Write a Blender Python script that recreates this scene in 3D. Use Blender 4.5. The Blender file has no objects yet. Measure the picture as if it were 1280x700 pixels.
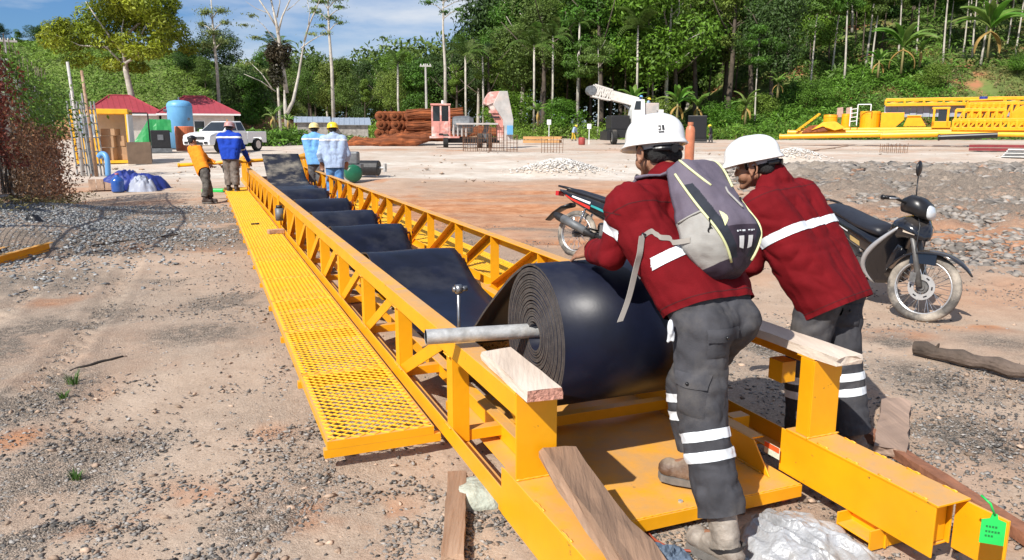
import bpy, bmesh, math, random
import numpy as np
from mathutils import Vector, Matrix, Quaternion, noise as mnoise
random.seed(7); RNG = np.random.default_rng(11)
S = bpy.context.scene
COL = S.collection
# ------------------------------------------------------------------ camera
F, YH, CAMH, CX, CY = 950.0, 161.0, 1.62, 640.0, 350.0          # focal length and horizon in photo pixels
PITCH = math.atan((CY - YH) / F)
cd = bpy.data.cameras.new("camera"); cam = bpy.data.objects.new("camera", cd); COL.objects.link(cam)
cam.location = (0, 0, CAMH); cam.rotation_euler = (math.pi / 2 - PITCH, 0, 0)
cd.sensor_width = 36.0; cd.lens = 36.0 * F / 1280.0; cd.clip_start = 0.05; cd.clip_end = 3000
S.camera = cam
# ------------------------------------------------------------------ world, sun, exposure
SUN_EL = math.radians(43); SUN_DIR = Vector((-0.58, -0.82, 0)).normalized()
SUN_ROT = math.atan2(SUN_DIR.x, SUN_DIR.y)
W = bpy.data.worlds.new("World"); S.world = W; W.use_nodes = True
wn = W.node_tree; bg = wn.nodes["Background"]
sky = wn.nodes.new("ShaderNodeTexSky"); sky.sky_type = 'NISHITA'; sky.sun_disc = False
sky.sun_elevation = SUN_EL; sky.sun_rotation = SUN_ROT; sky.air_density = 1.0; sky.dust_density = 0.6; sky.ozone_density = 1.2
tc = wn.nodes.new("ShaderNodeTexCoord"); mp = wn.nodes.new("ShaderNodeMapping"); mp.inputs['Scale'].default_value = (1.2, 1.2, 5.5)
cn = wn.nodes.new("ShaderNodeTexNoise"); cn.inputs['Scale'].default_value = 2.1; cn.inputs['Detail'].default_value = 7; cn.inputs['Roughness'].default_value = .58
cr = wn.nodes.new("ShaderNodeValToRGB"); cr.color_ramp.elements[0].position = .40; cr.color_ramp.elements[1].position = .64
mx = wn.nodes.new("ShaderNodeMixRGB"); mx.inputs[2].default_value = (9.5, 10.2, 11.2, 1)
gm = wn.nodes.new("ShaderNodeGamma"); gm.inputs[1].default_value = 1.0
tn = wn.nodes.new('ShaderNodeMixRGB'); tn.blend_type = 'MULTIPLY'; tn.inputs[0].default_value = 1; tn.inputs[2].default_value = (.62, .95, 1.42, 1)
for a, b in ((tc.outputs['Generated'], mp.inputs[0]), (mp.outputs[0], cn.inputs['Vector']), (cn.outputs['Fac'], cr.inputs[0]),
             (cr.outputs[0], mx.inputs[0]), (sky.outputs[0], tn.inputs[1]), (tn.outputs[0], gm.inputs[0]), (gm.outputs[0], mx.inputs[1]), (mx.outputs[0], bg.inputs[0])):
    wn.links.new(a, b)
bg.inputs[1].default_value = 0.06
sd = bpy.data.lights.new("sun", 'SUN'); sd.energy = 5.0; sd.angle = math.radians(.53); sd.color = (1.0, .95, .87)
sun = bpy.data.objects.new("sun", sd); COL.objects.link(sun)
tosun = Vector((SUN_DIR.x * math.cos(SUN_EL), SUN_DIR.y * math.cos(SUN_EL), math.sin(SUN_EL)))
sun.rotation_euler = tosun.to_track_quat('Z', 'Y').to_euler(); sun.location = (-20, -30, 40)
S.view_settings.view_transform = 'Standard'; S.view_settings.look = 'None'
S.view_settings.exposure = 0.38; S.view_settings.gamma = 1.0
# ------------------------------------------------------------------ picture to place
_c, _s = math.cos(PITCH), math.sin(PITCH)
def ray(x, y):
    a, b = (x - CX) / F, -(y - CY) / F
    return Vector((a, _c + b * _s, -_s + b * _c))
def at(x, y, z=0.0):                    # point at height z seen at photo pixel x, y
    d = ray(x, y); t = (z - CAMH) / d.z
    return Vector((d.x * t, d.y * t, z))
def atd(x, y, d):                       # point at depth d along the view axis
    r = ray(x, y); return Vector((r.x * d, r.y * d, CAMH + r.z * d))
AZ = math.atan2(-390.0, math.hypot(F, CY - YH))
U = Vector((math.sin(AZ), math.cos(AZ), 0)); V = Vector((math.cos(AZ), -math.sin(AZ), 0))
def uvz(u, v, z): return U * u + V * v + Vector((0, 0, z))
FR = Matrix(((V.x, U.x, 0, 0), (V.y, U.y, 0, 0), (0, 0, 1, 0), (0, 0, 0, 1)))   # conveyor frame: local x = v, y = u
def smooth(a, b, x):
    t = np.clip((np.asarray(x, float) - a) / (b - a), 0, 1); return t * t * (3 - 2 * t)
def vnoise(x, y, seed=0):               # value noise on arrays
    x = np.asarray(x, float); y = np.asarray(y, float)
    xi = np.floor(x).astype(np.int64); yi = np.floor(y).astype(np.int64); fx = x - xi; fy = y - yi
    def h(i, j):
        n = (i * 374761393 + j * 668265263 + seed * 974711) & 0x7fffffff
        n = ((n ^ (n >> 13)) * 1274126177) & 0x7fffffff
        return ((n ^ (n >> 16)) & 0xffff) / 65535.0
    fx = fx * fx * (3 - 2 * fx); fy = fy * fy * (3 - 2 * fy)
    a = h(xi, yi) * (1 - fx) + h(xi + 1, yi) * fx; b = h(xi, yi + 1) * (1 - fx) + h(xi + 1, yi + 1) * fx
    return a * (1 - fy) + b * fy
def fbm(x, y, o=4, seed=0):
    s = 0; a = .5; n = 0
    for k in range(o):
        s = s + a * vnoise(x * 2 ** k, y * 2 ** k, seed + k); n += a; a *= .5
    return s / n
def bump(x, y, cx, cy, rx, ry): return np.exp(-(((x - cx) / rx) ** 2 + ((y - cy) / ry) ** 2))
def gz0(x, y):                          # broad shape of the ground
    x = np.asarray(x, float); y = np.asarray(y, float)
    z = -.12 * smooth(8, 17, y) + .42 * smooth(17, 45, y) + .10 * smooth(60, 90, y) + .5 * smooth(88, 125, y)
    z = z + .42 * bump(x, y, -8.6, 13.0, 1.5, 2.6) + .30 * bump(x, y, -7.5, 10.6, 1.6, 1.6)        # gravel berm along the fence
    z = z + smooth(3.2, 7.5, x - .12 * y) * smooth(11, 15, y) * (1 - smooth(27, 34, y)) * (.10 + .30 * fbm(x * .5, y * .5, 4, 3))
    z = z + .50 * bump(x, y, 1.75, 28.5, 1.35, 1.0) + .55 * bump(x, y, 13.2, 36, 1.3, 1.2)        # heaps of pale sand
    return z
def gz(x, y): return float(gz0(x, y))
def ong(px, py):                        # ground point seen at a photo pixel
    p = at(px, py, 0)
    for _ in range(12): p = at(px, py, gz(p.x, p.y))
    return p
def ond(px, d):                         # ground point in pixel column px at forward distance d
    x = (px - CX) / F * (d * _c + (CAMH) * _s); return Vector((x, d, gz(x, d)))
# ------------------------------------------------------------------ materials
MT = {}
def mat(name, col, rough=.6, metal=0.0, var=.12, nscale=6.0, bump_=0.0, bscale=60.0, dust=None, dustamt=.0, col2=None, c2pos=(.45, .6), spec=.5, trans=0.0, coords='Object', island=0.0, objvar=0.0, sheen=0.0, stretch=None, coat=0.0, chips=None):
    m = bpy.data.materials.new(name); m.use_nodes = True; nt = m.node_tree; N = nt.nodes; L = nt.links.new
    p = N["Principled BSDF"]; p.inputs['Roughness'].default_value = rough; p.inputs['Metallic'].default_value = metal
    p.inputs['Specular IOR Level'].default_value = spec
    if coat: p.inputs['Coat Weight'].default_value = coat; p.inputs['Coat Roughness'].default_value = .08
    if sheen: p.inputs['Sheen Weight'].default_value = sheen
    t = N.new("ShaderNodeTexCoord"); src = t.outputs[coords]
    if stretch:
        q = N.new("ShaderNodeMapping"); q.inputs['Scale'].default_value = stretch; L(src, q.inputs[0]); src = q.outputs[0]
    n = N.new("ShaderNodeTexNoise"); n.inputs['Scale'].default_value = nscale; n.inputs['Detail'].default_value = 6; n.inputs['Roughness'].default_value = .6; L(src, n.inputs['Vector'])
    r = N.new("ShaderNodeValToRGB"); e = r.color_ramp.elements
    lo = [max(0, c * (1 - var * 1.6)) for c in col]; hi = [c * (1 + var) for c in col]
    e[0].position = .3; e[0].color = (*lo, 1); e[1].position = .7; e[1].color = (*hi, 1); L(n.outputs['Fac'], r.inputs[0]); out = r.outputs[0]
    def mixc(fac, a, b):
        x = N.new("ShaderNodeMixRGB"); L(fac, x.inputs[0]); L(a, x.inputs[1])
        if isinstance(b, tuple): x.inputs[2].default_value = (*b, 1)
        else: L(b, x.inputs[2])
        return x.outputs[0]
    if col2:
        n2 = N.new("ShaderNodeTexNoise"); n2.inputs['Scale'].default_value = nscale * .37; n2.inputs['Detail'].default_value = 8; n2.inputs['Roughness'].default_value = .65; L(src, n2.inputs['Vector'])
        r2 = N.new("ShaderNodeValToRGB"); r2.color_ramp.elements[0].position = c2pos[0]; r2.color_ramp.elements[1].position = c2pos[1]; L(n2.outputs['Fac'], r2.inputs[0])
        out = mixc(r2.outputs[0], out, tuple(col2))
    if chips:
        n5 = N.new('ShaderNodeTexNoise'); n5.inputs['Scale'].default_value = 16; n5.inputs['Detail'].default_value = 5; n5.inputs['Roughness'].default_value = .75; L(t.outputs['Object'], n5.inputs['Vector'])
        r5 = N.new('ShaderNodeValToRGB'); r5.color_ramp.elements[0].position = .665; r5.color_ramp.elements[1].position = .70; L(n5.outputs['Fac'], r5.inputs[0]); out = mixc(r5.outputs[0], out, tuple(chips))
    if dust:
        g = N.new("ShaderNodeNewGeometry"); sx = N.new("ShaderNodeSeparateXYZ"); L(g.outputs['Normal'], sx.inputs[0])
        mr = N.new("ShaderNodeMapRange"); mr.inputs[1].default_value = .5; mr.inputs[2].default_value = 1.0; L(sx.outputs['Z'], mr.inputs[0])
        n3 = N.new("ShaderNodeTexNoise"); n3.inputs['Scale'].default_value = 3.5; n3.inputs['Detail'].default_value = 8; n3.inputs['Roughness'].default_value = .7; L(t.outputs['Object'], n3.inputs['Vector'])
        r3 = N.new("ShaderNodeValToRGB"); r3.color_ramp.elements[0].position = .3; r3.color_ramp.elements[1].position = .62; L(n3.outputs['Fac'], r3.inputs[0])
        mu = N.new("ShaderNodeMath"); mu.operation = 'MULTIPLY'; L(mr.outputs[0], mu.inputs[0]); L(r3.outputs[0], mu.inputs[1])
        m2 = N.new("ShaderNodeMath"); m2.operation = 'MULTIPLY'; L(mu.outputs[0], m2.inputs[0]); m2.inputs[1].default_value = dustamt
        out = mixc(m2.outputs[0], out, tuple(dust))
    if island or objvar:
        hs = N.new("ShaderNodeHueSaturation"); L(out, hs.inputs['Color'])
        if island:
            g2 = N.new("ShaderNodeNewGeometry"); v = N.new("ShaderNodeMapRange"); v.inputs[3].default_value = 1 - island; v.inputs[4].default_value = 1 + island; L(g2.outputs['Random Per Island'], v.inputs[0]); L(v.outputs[0], hs.inputs['Value'])
        if objvar:
            o = N.new("ShaderNodeObjectInfo"); v2 = N.new("ShaderNodeMapRange"); v2.inputs[3].default_value = .5 - objvar; v2.inputs[4].default_value = .5 + objvar; L(o.outputs['Random'], v2.inputs[0]); L(v2.outputs[0], hs.inputs['Hue'])
            v3 = N.new("ShaderNodeMapRange"); v3.inputs[3].default_value = 1 - objvar * 3; v3.inputs[4].default_value = 1 + objvar * 3; L(o.outputs['Random'], v3.inputs[0]); L(v3.outputs[0], hs.inputs['Saturation'])
        out = hs.outputs['Color']
    L(out, p.inputs['Base Color'])
    if bump_:
        b = N.new("ShaderNodeBump"); b.inputs['Strength'].default_value = bump_; b.inputs['Distance'].default_value = .02
        n4 = N.new("ShaderNodeTexNoise"); n4.inputs['Scale'].default_value = bscale; n4.inputs['Detail'].default_value = 5; L(src, n4.inputs['Vector']); L(n4.outputs['Fac'], b.inputs['Height']); L(b.outputs[0], p.inputs['Normal'])
    if trans:
        tr = N.new("ShaderNodeBsdfTranslucent"); ms = N.new("ShaderNodeMixShader"); ms.inputs[0].default_value = trans
        L(out, tr.inputs[0]); L(p.outputs[0], ms.inputs[1]); L(tr.outputs[0], ms.inputs[2]); L(ms.outputs[0], N["Material Output"].inputs[0])
    MT[name] = m; return m
YEL = mat('yellow_paint', (.84, .375, .005), .40, 0, .08, 3.0, .06, 25, dust=(.50, .31, .16), dustamt=.8, col2=(.66, .31, .02), c2pos=(.60, .88), chips=(.20, .10, .035))
YEL2 = mat('yellow_paint_faded', (.86, .44, .02), .5, 0, .12, 2.0, .05, 25, dust=(.5, .3, .12), dustamt=.35)
GRAT = mat('yellow_grating_paint', (.86, .45, .012), .45, 0, .08, 5, 0, dust=(.6, .38, .1), dustamt=.3)
RUB = mat('black_rubber', (.006, .008, .020), .38, 0, .3, 4, .07, 7, col2=(.035, .036, .045), c2pos=(.50, .74), spec=.24)
RUBE = mat('rubber_edge', (.062, .052, .046), .8, 0, .3, 30, .3, 120)
RUBD = mat('dusty_rubber', (.012, .013, .022), .5, 0, .3, 5, .05, 60, spec=.3, col2=(.30, .26, .2), c2pos=(.48, .70))
GALV = mat('galvanised_steel', (.55, .55, .54), .5, .45, .2, 22, .12, 60, col2=(.40, .37, .33), c2pos=(.5, .68))
STEEL = mat('bare_steel', (.32, .32, .33), .35, .9, .2, 20)
WOODP = mat('pale_planed_wood', (.62, .50, .40), .8, 0, .14, 5, .5, 30, stretch=(1, .12, 1), col2=(.75, .70, .62), c2pos=(.45, .7))
WOODE = mat('split_wood_end', (.55, .27, .20), .9, 0, .3, 30, .8, 60)
WOODB = mat('brown_rough_wood', (.34, .21, .135), .85, 0, .28, 7, .7, 26, stretch=(1, .10, 1), col2=(.47, .36, .26), c2pos=(.5, .72))
WOODG = mat('weathered_log_bark', (.075, .055, .042), .9, 0, .4, 9, .9, 22, stretch=(1, .3, 1), col2=(.17, .125, .10), c2pos=(.5, .7))
BLACK = mat('black_plastic', (.012, .012, .014), .35, 0, .2, 8)
DKM = mat('dark_metal', (.03, .03, .032), .5, .4, .2, 12)
GREYM = mat('grey_machine', (.16, .17, .18), .55, .3, .25, 6)
WHT = mat('white_paint', (.80, .80, .79), .3, 0, .03, 4, coat=.3)
GLASS = mat('dark_window_glass', (.02, .025, .03), .06, 0, .1, 3, spec=.8)
RUST = mat('rusty_steel', (.28, .085, .03), .85, .1, .35, 5, .4, 40, col2=(.16, .05, .022), c2pos=(.48, .62))
PINK = mat('faded_pink_red_paint', (.60, .26, .22), .7, 0, .2, 2.5, .2, 20, col2=(.62, .55, .50), c2pos=(.50, .62))
GREYST = mat('pale_grey_steel', (.46, .44, .42), .7, .1, .15, 2, .2, 20, col2=(.55, .45, .4), c2pos=(.5, .65))
# ------------------------------------------------------------------ mesh helpers
class MB:
    def __init__(s): s.v = []; s.f = []
    def add(s, v, f):
        n = len(s.v); s.v += [tuple(p) for p in v]; s.f += [tuple(i + n for i in q) for q in f]; return s
    def box(s, c, d, M=None):
        x, y, z = (k / 2 for k in d)
        P = [Vector((a, b, e)) for e in (-z, z) for a, b in ((-x, -y), (x, -y), (x, y), (-x, y))]
        if M is not None: P = [M @ p for p in P]
        c = Vector(c); return s.add([p + c for p in P], [(3, 2, 1, 0), (4, 5, 6, 7), (0, 1, 5, 4), (1, 2, 6, 5), (2, 3, 7, 6), (3, 0, 4, 7)])
    def b2(s, x0, x1, y0, y1, z0, z1): return s.box(((x0 + x1) / 2, (y0 + y1) / 2, (z0 + z1) / 2), (abs(x1 - x0), abs(y1 - y0), abs(z1 - z0)))
    def beam(s, a, b, w, h, up=(0, 0, 1)):
        a = Vector(a); b = Vector(b); t = (b - a); l = t.length; t.normalize(); up = Vector(up)
        if abs(t.dot(up)) > .98: up = Vector((1, 0, 0))
        x = t.cross(up).normalized(); z = x.cross(t)
        return s.box((a + b) / 2, (w, l, h), Matrix((x, t, z)).transposed())
    def tube(s, P, r, n=8, cap=True, closed=False):
        P = [Vector(p) for p in P]; m = len(P); R = r if isinstance(r, (list, tuple)) else [r] * m
        vs = []; ref = None
        for i, p in enumerate(P):
            t = (P[(i + 1) % m] - P[i - 1]) if closed else (P[min(i + 1, m - 1)] - P[max(i - 1, 0)])
            if t.length < 1e-9: t = Vector((0, 0, 1))
            t.normalize()
            if ref is None:
                ref = Vector((0, 0, 1)) if abs(t.z) < .9 else Vector((1, 0, 0))
            x = (ref - t * ref.dot(t))
            if x.length < 1e-5: x = t.orthogonal()
            x.normalize(); ref = x; y = t.cross(x)
            for k in range(n):
                a = 2 * math.pi * k / n; vs.append(p + (x * math.cos(a) + y * math.sin(a)) * R[i])
        fs = []
        for i in range(m if closed else m - 1):
            j = (i + 1) % m
            for k in range(n):
                q = (k + 1) % n; fs.append((i * n + k, i * n + q, j * n + q, j * n + k))
        if cap and not closed: fs += [tuple(range(n - 1, -1, -1)), tuple((m - 1) * n + k for k in range(n))]
        return s.add(vs, fs)
    def cyl(s, a, b, r, n=16, r2=None): return s.tube([a, b], [r, r if r2 is None else r2], n)
    def lathe(s, prof, o=(0, 0, 0), n=20, M=None):        # prof: (radius, height) pairs about z
        vs = []; fs = []; o = Vector(o)
        for r, z in prof:
            for k in range(n):
                a = 2 * math.pi * k / n; p = Vector((r * math.cos(a), r * math.sin(a), z)); vs.append((M @ p if M is not None else p) + o)
        for i in range(len(prof) - 1):
            for k in range(n):
                q = (k + 1) % n; fs.append((i * n + k, i * n + q, (i + 1) * n + q, (i + 1) * n + k))
        if prof[0][0] > 1e-4: fs.append(tuple(range(n - 1, -1, -1)))
        if prof[-1][0] > 1e-4: fs.append(tuple((len(prof) - 1) * n + k for k in range(n)))
        return s.add(vs, fs)
    def prism(s, poly, a, b, fn):                           # extrude a polygon; fn(p, q, t) -> point, t in a..b
        n = len(poly); vs = [fn(p, q, a) for p, q in poly] + [fn(p, q, b) for p, q in poly]
        return s.add(vs, [tuple(range(n - 1, -1, -1)), tuple(range(n, 2 * n))] + [(i, (i + 1) % n, n + (i + 1) % n, n + i) for i in range(n)])
    def grid(s, rows):                                      # rows of points
        m = len(rows[0]); vs = [p for r in rows for p in r]
        return s.add(vs, [(i * m + k, i * m + k + 1, (i + 1) * m + k + 1, (i + 1) * m + k) for i in range(len(rows) - 1) for k in range(m - 1)])
    def ball(s, c, r, n=10, m=7, M=None):
        R = r if isinstance(r, (tuple, list)) else (r, r, r); c = Vector(c); vs = []; fs = []
        for i in range(m + 1):
            ph = math.pi * i / m
            for k in range(n):
                a = 2 * math.pi * k / n; p = Vector((R[0] * math.sin(ph) * math.cos(a), R[1] * math.sin(ph) * math.sin(a), R[2] * math.cos(ph))); vs.append((M @ p if M is not None else p) + c)
        for i in range(m):
            for k in range(n):
                q = (k + 1) % n; fs.append((i * n + k, (i + 1) * n + k, (i + 1) * n + q, i * n + q))
        return s.add(vs, fs)
    def cap(s, a, b, ra, rb, n=12):                         # tapered capsule
        a = Vector(a); b = Vector(b); t = b - a
        if t.length < 1e-6: return s.ball(a, ra)
        t.normalize(); P = []; R = []
        for k in (90, 60, 30, 0): P.append(a - t * ra * math.sin(math.radians(k))); R.append(max(1e-4, ra * math.cos(math.radians(k))))
        for k in (0, 30, 60, 90): P.append(b + t * rb * math.sin(math.radians(k))); R.append(max(1e-4, rb * math.cos(math.radians(k))))
        return s.tube(P, R, n)
WM = {}
def wmat(o): return WM.get(o.name, Matrix())
def build(name, mb, m, parent=None, smooth_=False, world=False, bevel=0.0, loc=None, rot=None, **props):
    me = mb if isinstance(mb, bpy.types.Mesh) else None
    if me is None:
        me = bpy.data.meshes.new(name); vs = mb.v
        if world and parent is not None:
            Mi = wmat(parent).inverted(); vs = [Mi @ Vector(p) for p in vs]
        elif world and loc is not None:
            l = Vector(loc); vs = [Vector(p) - l for p in vs]
        me.from_pydata([tuple(p) for p in vs], [], mb.f); me.update()
    elif world and parent is not None and not me.get('_tl'):
        me.transform(wmat(parent).inverted()); me['_tl'] = 1
    for q in (m if isinstance(m, (list, tuple)) else [m]):
        if len(me.materials) < (len(m) if isinstance(m, (list, tuple)) else 1): me.materials.append(q)
    if smooth_: me.polygons.foreach_set('use_smooth', [True] * len(me.polygons))
    o = bpy.data.objects.new(name, me); COL.objects.link(o)
    M = Matrix()
    if loc is not None: M = Matrix.Translation(Vector(loc))
    if rot is not None: M = M @ (rot if isinstance(rot, Matrix) else Matrix.Rotation(rot, 4, 'Z'))
    if parent is not None: o.parent = parent; WM[o.name] = wmat(parent) @ M
    else: WM[o.name] = M
    o.matrix_local = M if parent is not None else M
    if parent is None: o.matrix_world = M
    if bevel:
        b = o.modifiers.new('bevel', 'BEVEL'); b.width = bevel; b.segments = 2; b.limit_method = 'ANGLE'
    for k, v in props.items(): o[k] = v
    return o
def thing(name, label, cat, loc=(0, 0, 0), rz=0.0, group=None, M=None):
    o = bpy.data.objects.new(name, None); COL.objects.link(o); o.empty_display_size = .2
    Mw = M if M is not None else Matrix.Translation(Vector(loc)) @ Matrix.Rotation(rz, 4, 'Z')
    o.matrix_world = Mw; WM[o.name] = Mw
    o['label'] = label; o['category'] = cat
    if group: o['group'] = group
    return o
def tag(o, label, cat, group=None):
    o['label'] = label; o['category'] = cat
    if group: o['group'] = group
    return o
def copy_tree(o, M, label=None, parent=None):
    c = o.copy(); COL.objects.link(c)
    if parent is not None: c.parent = parent
    if M is not None: c.matrix_world = M; WM[c.name] = M
    if label: c['label'] = label
    for ch in o.children: copy_tree(ch, None, None, c)
    return c
def inst(o, name, loc, parent, rot=None):                    # another part sharing the mesh of o
    c = bpy.data.objects.new(name, o.data); COL.objects.link(c); c.parent = parent
    M = Matrix.Translation(Vector(loc))
    if rot is not None: M = M @ rot
    c.matrix_local = M; WM[c.name] = wmat(parent) @ M
    for md in o.modifiers:
        b = c.modifiers.new(md.name, md.type); b.width = md.width; b.segments = md.segments; b.limit_method = md.limit_method
    for k in ('kind',):
        if k in o: c[k] = o[k]
    return c
# ================================================================== GROUND
def patches(x, y, lst):
    x = np.asarray(x, float); y = np.asarray(y, float); o = np.zeros(x.shape)
    for px, py, w, h, k in lst:
        c = at(px, py); a = at(px + w, py); b = at(px, py - h); e = at(px, py + h * .8)
        o = np.maximum(o, k * bump(x, y, c.x, c.y, a.x - c.x, max(b.y - c.y, c.y - e.y)))
    return o
GRAVEL_P = [(70, 350, 90, 18, 1), (40, 420, 70, 35, 1), (110, 400, 60, 25, .8), (40, 500, 70, 45, 1), (90, 580, 80, 50, 1), (30, 650, 90, 60, 1), (285, 378, 55, 13, 1), (250, 418, 80, 16, .85), (330, 650, 60, 40, .8), (390, 600, 40, 30, .6), (170, 555, 50, 22, .8), (200, 350, 60, 10, .6), (180, 290, 90, 10, .6), (600, 660, 40, 30, .7), (1150, 470, 60, 20, .8), (1200, 540, 70, 30, .9), (1250, 430, 60, 14, .6), (960, 440, 60, 40, 1), (1120, 430, 50, 14, .7)]
SMOOTH_P = [(220, 490, 90, 40, 1), (280, 570, 60, 30, .8), (220, 325, 90, 16, .9), (300, 470, 70, 30, .8), (1180, 390, 60, 14, .8), (420, 670, 40, 30, .5)]
RUST_P = [(70, 378, 30, 9, 1), (20, 548, 30, 14, 1), (215, 632, 70, 22, 1), (380, 645, 50, 20, .8), (100, 650, 40, 18, .9), (330, 540, 40, 10, .6), (170, 310, 40, 6, .7), (60, 460, 30, 12, .8), (480, 640, 40, 20, .6), (1120, 420, 50, 10, .8), (1210, 400, 60, 14, .9), (1060, 490, 40, 14, .6)]
def ground():
    # polar sheet: fine in view and near, coarse behind and far
    th = np.concatenate([np.linspace(-180, -46, 24)[:-1], np.linspace(-46, 46, 470), np.linspace(46, 180, 24)[1:-1]])
    rr = np.concatenate([[.25, .6, 1.0], np.geomspace(1.3, 60, 560), np.geomspace(61, 900, 46)])
    T, R = np.meshgrid(np.radians(th), rr); x = R * np.sin(T); y = R * np.cos(T)
    z = gz0(x, y)
    near = np.exp(-R / 9.0)
    z = z + near * (.030 * (fbm(x * 1.3, y * 1.3, 3, 5) - .5) + .016 * (fbm(x * 9, y * 9, 3, 6) - .5) + .010 * (fbm(x * 30, y * 30, 2, 8) - .5))
    for ax_, bx_, hx_ in ((-1.9, -.30, 0), (-2.75, -.30, 0), (4.6, .10, 1), (5.6, .10, 1)):      # tyre ruts
        dd = x - (ax_ + bx_ * y + .25 * np.sin(y * .35 + hx_)); z = z - .022 * np.exp(-(dd / .11) ** 2) * (.55 + .45 * np.sign(np.sin(y * 34 + np.abs(dd) * 40))) * smooth(3.5, 5, y) * (1 - smooth(15, 22, y)) + .010 * np.exp(-((np.abs(dd) - .17) / .05) ** 2) * smooth(3.5, 5, y) * (1 - smooth(15, 22, y))
    und = smooth(10, 25, R) * (1 - smooth(55, 75, R)); z = z + und * .14 * (fbm(x * .6, y * .6, 4, 9) - .5) + .05 * smooth(2, 5, R) * (1 - smooth(12, 20, R)) * (fbm(x * .9, y * .9, 4, 19) - .5)
    rub = smooth(3.0, 6.5, x - .12 * y) * smooth(10.5, 14, y) * (1 - smooth(28, 34, y))
    z = z + rub * .75 * np.clip(fbm(x * 1.9, y * 1.9, 5, 12) - .42, 0, 1)
    z = z + .10 * np.clip(1.5 * bump(x, y, 1.2, 16, 5.5, 7.5), 0, 1) * (fbm(x * .5, y * 2.4, 4, 62) - .5)
    roadm = smooth(24.5, 26.5, y + .10 * x + .8 * (fbm(x * .3, y * .3, 3, 21) - .5)) * (1 - smooth(43, 50, y))
    z = z - roadm * und * .05
    # what lies where: red clay, grey gravel, pale cement dust
    n1 = fbm(x * .55, y * .55, 5, 31); n2 = fbm(x * 1.9, y * 1.9, 4, 41); n3 = fbm(x * .18, y * .3, 4, 51)
    clay = np.clip(smooth(.54, .66, n1) * .5 + smooth(.58, .66, n2) * .35, 0, 1)
    clay = np.maximum(clay, np.clip(1.5 * bump(x, y, 1.2, 16, 5.5, 7.5), 0, 1) * (.62 + .38 * smooth(.32, .52, fbm(x * .25, y * 1.1, 4, 61))))
    clay = np.maximum(clay, smooth(3.5, 4.6, x + .05 * y) * smooth(5.6, 7.2, y) * (1 - smooth(14, 19, y)) * (.6 + .4 * smooth(.4, .6, n1)))
    clay = np.maximum(clay, rub * smooth(.56, .66, n2) * .7)
    clay = np.maximum(clay, smooth(40, 55, y) * smooth(.52, .6, n3) * .6)
    grav = smooth(.52, .66, fbm(x * .5 + 9, y * .42, 5, 71)) * .8
    left = smooth(-.9, -3.0, x + .16 * (y - 4)); grav = np.maximum(grav * (.35 + .65 * (R < 13)), left * (1 - smooth(15, 19, y)) * smooth(.30, .52, n2 * .6 + n1 * .4))
    grav = np.maximum(grav, bump(x, y, -8.6, 13.0, 2.0, 3.6)); grav = np.maximum(grav, bump(x, y, 1.35, 4.6, .8, 1.0) * 1.0)
    grav = np.maximum(grav, rub * 1.0); grav = np.maximum(grav, .9 * smooth(.9, 1.6, x) * (1 - smooth(5.0, 6.8, y)) * smooth(.34, .52, n2))
    gp = patches(x, y, GRAVEL_P); sp = patches(x, y, SMOOTH_P); rp = patches(x, y, RUST_P); nn3 = fbm(x * 2.6, y * 2.6, 4, 81)
    grav = np.where(R < 11, grav * .55, grav); grav = np.maximum(grav, np.clip(gp * 1.5, 0, 1) * smooth(.28, .46, nn3)); grav = grav * (1 - .8 * np.clip(sp * 1.3, 0, 1))
    clay = np.maximum(clay * np.where(R < 11, .5, 1), np.clip(rp * 1.4, 0, 1) * smooth(.36, .56, fbm(x * 3.3, y * 3.3, 4, 83)))
    grav = np.clip(grav, 0, 1)
    pale = roadm * (.55 + .45 * smooth(.35, .6, n3)) * (1 - .7 * rub)
    pale = np.maximum(pale, smooth(48, 54, y) * (1 - smooth(92, 100, y)) * (.4 + .45 * smooth(.38, .6, fbm(x * .12, y * .12, 3, 77))))
    pale = np.maximum(pale, bump(x, y, 1.75, 28.5, 1.5, 1.2)); pale = np.maximum(pale, bump(x, y, 13.2, 36, 1.5, 1.3))
    pale = np.maximum(pale, .75 * smooth(-3, -6, x + .28 * (y - 22)) * smooth(23, 26, y)); 
    pale = np.clip(pale, 0, 1)
    nr, nth = R.shape; vs = np.stack([x, y, z], -1).reshape(-1, 3)
    i, k = np.meshgrid(np.arange(nr - 1), np.arange(nth), indexing='ij'); k2 = (k + 1) % nth
    fs = np.stack([i * nth + k, i * nth + k2, (i + 1) * nth + k2, (i + 1) * nth + k], -1).reshape(-1, 4)
    me = bpy.data.meshes.new('ground'); vs = np.vstack([vs, [[0, 0, 0]]]); me.from_pydata(vs.tolist(), [], fs.tolist() + [(len(vs) - 1, (q + 1) % nth, q) for q in range(nth)]); me.update()
    for nm, a in (('clay', clay), ('grav', grav), ('pale', pale)):
        at_ = me.attributes.new(nm, 'FLOAT', 'POINT'); at_.data.foreach_set('value', np.append(a.reshape(-1), 0).astype(np.float32))
    me.polygons.foreach_set('use_smooth', [True] * len(me.polygons))
    m = bpy.data.materials.new('site_ground'); m.use_nodes = True; N = m.node_tree.nodes; L = m.node_tree.links.new; p = N["Principled BSDF"]; p.inputs['Roughness'].default_value = .95; p.inputs['Specular IOR Level'].default_value = .15
    t = N.new("ShaderNodeTexCoord")
    def nz(sc, d=6, r=.65):
        n = N.new("ShaderNodeTexNoise"); n.inputs['Scale'].default_value = sc; n.inputs['Detail'].default_value = d; n.inputs['Roughness'].default_value = r; L(t.outputs['Object'], n.inputs['Vector']); return n.outputs['Fac']
    def ramp(f, *st):
        r = N.new("ShaderNodeValToRGB"); e = r.color_ramp.elements
        while len(e) < len(st): e.new(.5)
        for q, (ps, c) in enumerate(st): e[q].position = ps; e[q].color = (*c, 1)
        L(f, r.inputs[0]); return r.outputs[0]
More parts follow.
